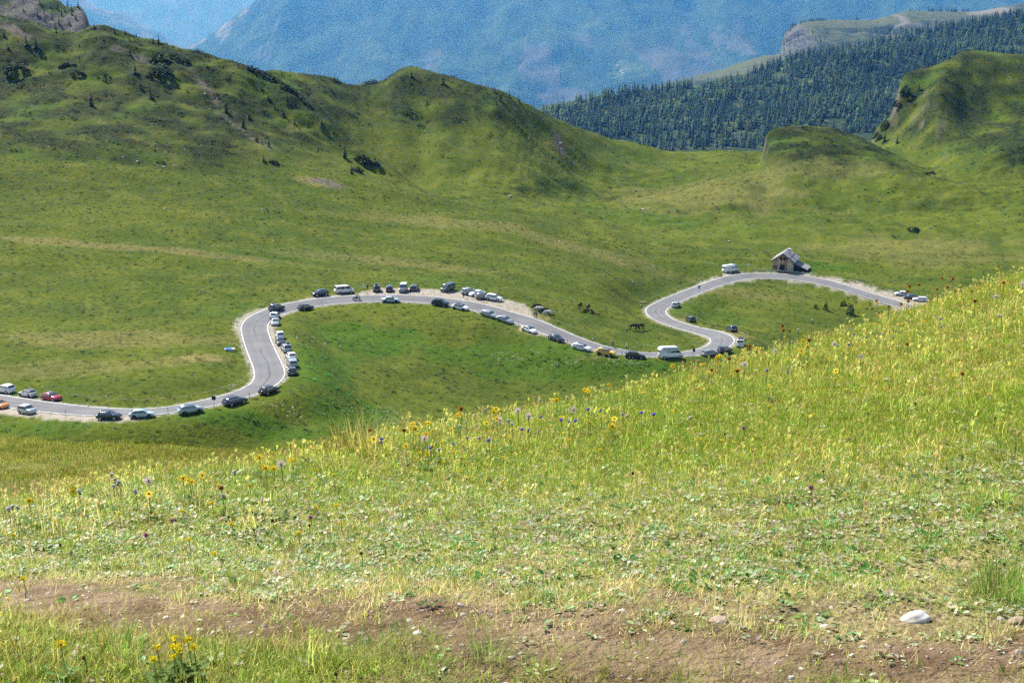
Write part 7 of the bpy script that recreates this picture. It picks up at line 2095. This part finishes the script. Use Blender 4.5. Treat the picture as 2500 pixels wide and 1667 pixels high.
for px, py in [(2076.5,805.6),(2085,817),(2115.6,824),(2295,779),(2045,845),(2072,842),(1872,905),(1923,909),(931,1072),(931,1080),(1105.6,1084),(1141,1070),(1072,1099),(1193,1076),(1274,1049),(1387.5,1032),(1290,1051),(1320,1019),(1170,1070),(1050,1094),(1595,1012),(1565,1008),(1406,1028),(1370,1026),(1436,1000),(1466,1003)]:
    flower('blue', px, py, .09, size=rnd.uniform(.6, .9))
for px, py in [(1531,1015),(2156,815),(1982,781),(1949,805),(1935,834),(2069,778),(2180,821),(1242,1026),(1250,1035),(1122,1040),(1138,1030),(1390,1025),(1317,977),(192,1199),(330,1198),(545,1210),(572,1152),(1185,1000),(1160,1013),(1385,970),(2300,795),(1520,1010),(2445,770),(1290,1020),(272,1158),(280,1170),(290,1178),(276,1186),(42,1238),(20,1242),(30,1236)]:
    flower('white', px, py, .09, size=rnd.uniform(.6, .9))
for px, py in [(1264,1002),(2100,871),(2496,694),(2431,725),(1817,890),(1036,1070),(1220,1025),(1290,1015),(362,1173),(686,1132),(2037,840),(1893,857),(1400,1000)]:
    flower('fluff', px, py, .10, size=.85)
for _ in range(46):
    px = rnd.uniform(950, 2490); ct = np.interp(px, [q[0] for q in CREST], [q[2] for q in CREST]); flower('arnica', px, ct - 22 + abs(rnd.gauss(0, 38)), .09, size=rnd.uniform(.32, .5))
for _ in range(70):
    px = rnd.uniform(10, 2490); ct = np.interp(px, [q[0] for q in CREST], [q[2] for q in CREST]); flower('small', px, ct + min(abs(rnd.gauss(0, 90)), 170) + 8, rnd.uniform(.03, .07), size=rnd.uniform(.7, 1.1))
for px, py in [(356,1305),(758,1262),(420,1270),(1815,1045),(1980,1190),(1860,1250)]: flower('clover', px, py, .05)
for px, py in [(558,1262),(615,1250),(625,1255),(665,1270),(755,1282),(620,1293),(147,1330),(882,1350),(205,1605),(820,1645),(2430,1020),(1735,1318),(2265,1000),(2010,1150),(1545,1155),(2350,1120),(2120,1010),(1770,1060),(2235,985),(1640,1090)]: flower('brown', px, py, .05, size=rnd.uniform(.45, .7))
BL = ['highest of the buttercups in the bottom left clump', 'buttercup at the upper right of the bottom left clump', 'buttercup at the centre left of the bottom left clump', 'buttercup in the very middle of the bottom left clump', 'rightmost buttercup of the bottom left clump', 'leftmost buttercup on the middle level of the bottom left clump', 'lowest left buttercup of the bottom left clump', 'lowest middle buttercup of the bottom left clump', 'buttercup just under the middle one of the bottom left clump']
for (px, py), lb in zip([(427,1558.6),(458,1562),(423,1579.6),(438,1578),(471.5,1580),(383,1580),(375,1610),(423.6,1604),(438,1588)], BL): flower('butter', px, py, .085, lb, .8)
flower('arnica', 148.5, 1572, .10, 'single yellow dandelion-like flower alone in the bottom left corner', .5)

for a_, k_ in sorted(FQ, key=lambda q: q[0][1]): flower_now(*a_, **k_)

# stones
def stone(px, py, wp, hp, label, mat, flat=.6):
    x, y, z = hit(px, py, 1.5, 14)
    w = wp/FPX*math.hypot(y, z)/2; h = hp/FPX*math.hypot(y, z)/2*.72
    bm = bmesh.new(); bmesh.ops.create_icosphere(bm, subdivisions=4, radius=1)
    sx = rnd.random()*50
    for v in bm.verts:
        c = v.co.normalized(); nz = .20*float(noise2(c.x*1.1 + sx, c.y*1.1 + c.z, 7)) + .02*float(noise2(c.x*5 + sx, c.y*5 + c.z*3, 8))
        f = 1 + nz
        v.co = Vector((c.x*w*f, c.y*w*.75*f, max(c.z, -.45)*h*f))
    me = bpy.data.meshes.new('stone'); bm.to_mesh(me); bm.free(); me.materials.append(mat); me.polygons.foreach_set('use_smooth', [True]*len(me.polygons))
    o = add('stone', me, None, (x, y, z + h*.38), (.45, -.25, rnd.uniform(-.3, .3))); tag(o, label, 'stone')
def stone_mat(name, c1, c2):
    t = NT(name); n = t.noise(22.0, 5, .65); t.bsdf(t.mix(t.ramp(n, .38, .66), c1, c2), .9, t.bump(t.noise(60.0, 4), .5, .004), .2); return t.mat
S_W = stone_mat('limestone_white', (.50, .46, .40), (.78, .76, .72)); S_T = stone_mat('stone_tan', (.30, .22, .15), (.48, .38, .28)); S_G = stone_mat('stone_grey', (.16, .14, .13), (.34, .31, .29))
stone(2234, 1516, 66, 46, 'large white stone with brown stains beside the worn path at lower right', S_W)
stone(1752, 1516, 42, 16, 'flat tan stone half buried at the upper edge of the worn path', S_T)
stone(2482, 1520, 40, 24, 'tan stone cut by the right picture edge near the white stone', S_T)
stone(2007, 1531, 17, 10, 'small white stone left of the large white stone', S_W)
stone(2080, 1600, 12, 11, 'small white pebble-like stone lying below the large white stone', S_W)
stone(1931, 1655, 14, 13, 'small white stone near the bottom edge right of centre', S_W)
stone(98, 1510, 14, 7, 'small white stone on the path near the left edge', S_W)
stone(530, 1470, 11, 7, 'small white stone high on the path left of centre', S_W)
stone(698, 1501, 13, 10, 'small dark grey stone on the path left of centre', S_G)
stone(614, 1545, 12, 8, 'small white stone on the lower edge of the path left of centre', S_W)
stone(1018, 1546, 22, 8, 'flat pale stone on the path in the middle of the picture', S_W)
stone(960, 1540, 15, 9, 'small grey stone left of the flat pale one on the path', S_G)
stone(405, 1508, 15, 9, 'small white stone pair on the path at left', S_W)
stone(1165, 1538, 16, 8, 'brown stone on the path right of the flat pale one', S_G)

# white limestone rocks lying in the far meadow
RK = [(258,968,3),(180,949,3),(103,945,3),(908,760,4.5),(725,825,5),(620,758,3),(1545,688,3),(560,950,3),(655,468,5),(690,540,4),(668,590,4),(215,572,4),(402,510,6),(640,512,5),(170,405,4),(120,360,5),(300,385,5),(335,395,8),(400,408,9),(425,405,6),(450,365,4),(200,330,4),(330,310,4),(1245,480,8),(1020,345,4),(940,330,3),(640,515,4),(1570,512,8),(1585,510,7),(1365,590,5),(1780,590,8),(1130,300,3),(560,300,5),(570,305,4),(600,330,5),(615,340,6),(570,292,4),(380,175,7),(365,180,5),(490,205,7),(500,230,7),(1368,350,7),(1370,365,6),(260,345,4),(90,330,4),(15,300,3),(380,400,4),(268,362,4),(150,385,3),(735,512,3),(2290,385,4),(2270,392,3)]
bm = bmesh.new(); bmesh.ops.create_icosphere(bm, subdivisions=2, radius=1)
for v in bm.verts: v.co *= 1 + .25*float(noise2(v.co.x*1.5 + 3, v.co.y*1.5 + v.co.z, 9)); v.co.z *= .6
rock_me = bpy.data.meshes.new('rock'); bm.to_mesh(rock_me); bm.free(); rock_me.materials.append(stone_mat('limestone_far', (.42, .40, .36), (.66, .64, .60)))
_rc = {}
for px, py, wp in sorted(RK):
    x, y, z = hit(px, py, 190)
    w = max(.22, wp/FPX*y/2)
    o = add('rock', rock_me, None, (x, y, z + w*.15), (rnd.uniform(-.3, .3), rnd.uniform(-.3, .3), rnd.uniform(0, 6.28))); o.scale = (w, w*.8, w*rnd.uniform(.6, .9))
    sec = 'on the left hillside' if py < 420 and px < 900 else 'in the left meadow' if px < 900 else 'on the central hill and meadow' if px < 1650 else 'below the right hill'
    _rc[sec] = _rc.get(sec, 0) + 1
    tag(o, 'pale limestone rock lying %s, %s from the left' % (sec, ORD[_rc[sec] - 1]), 'rock', 'limestone rocks scattered over the pasture')
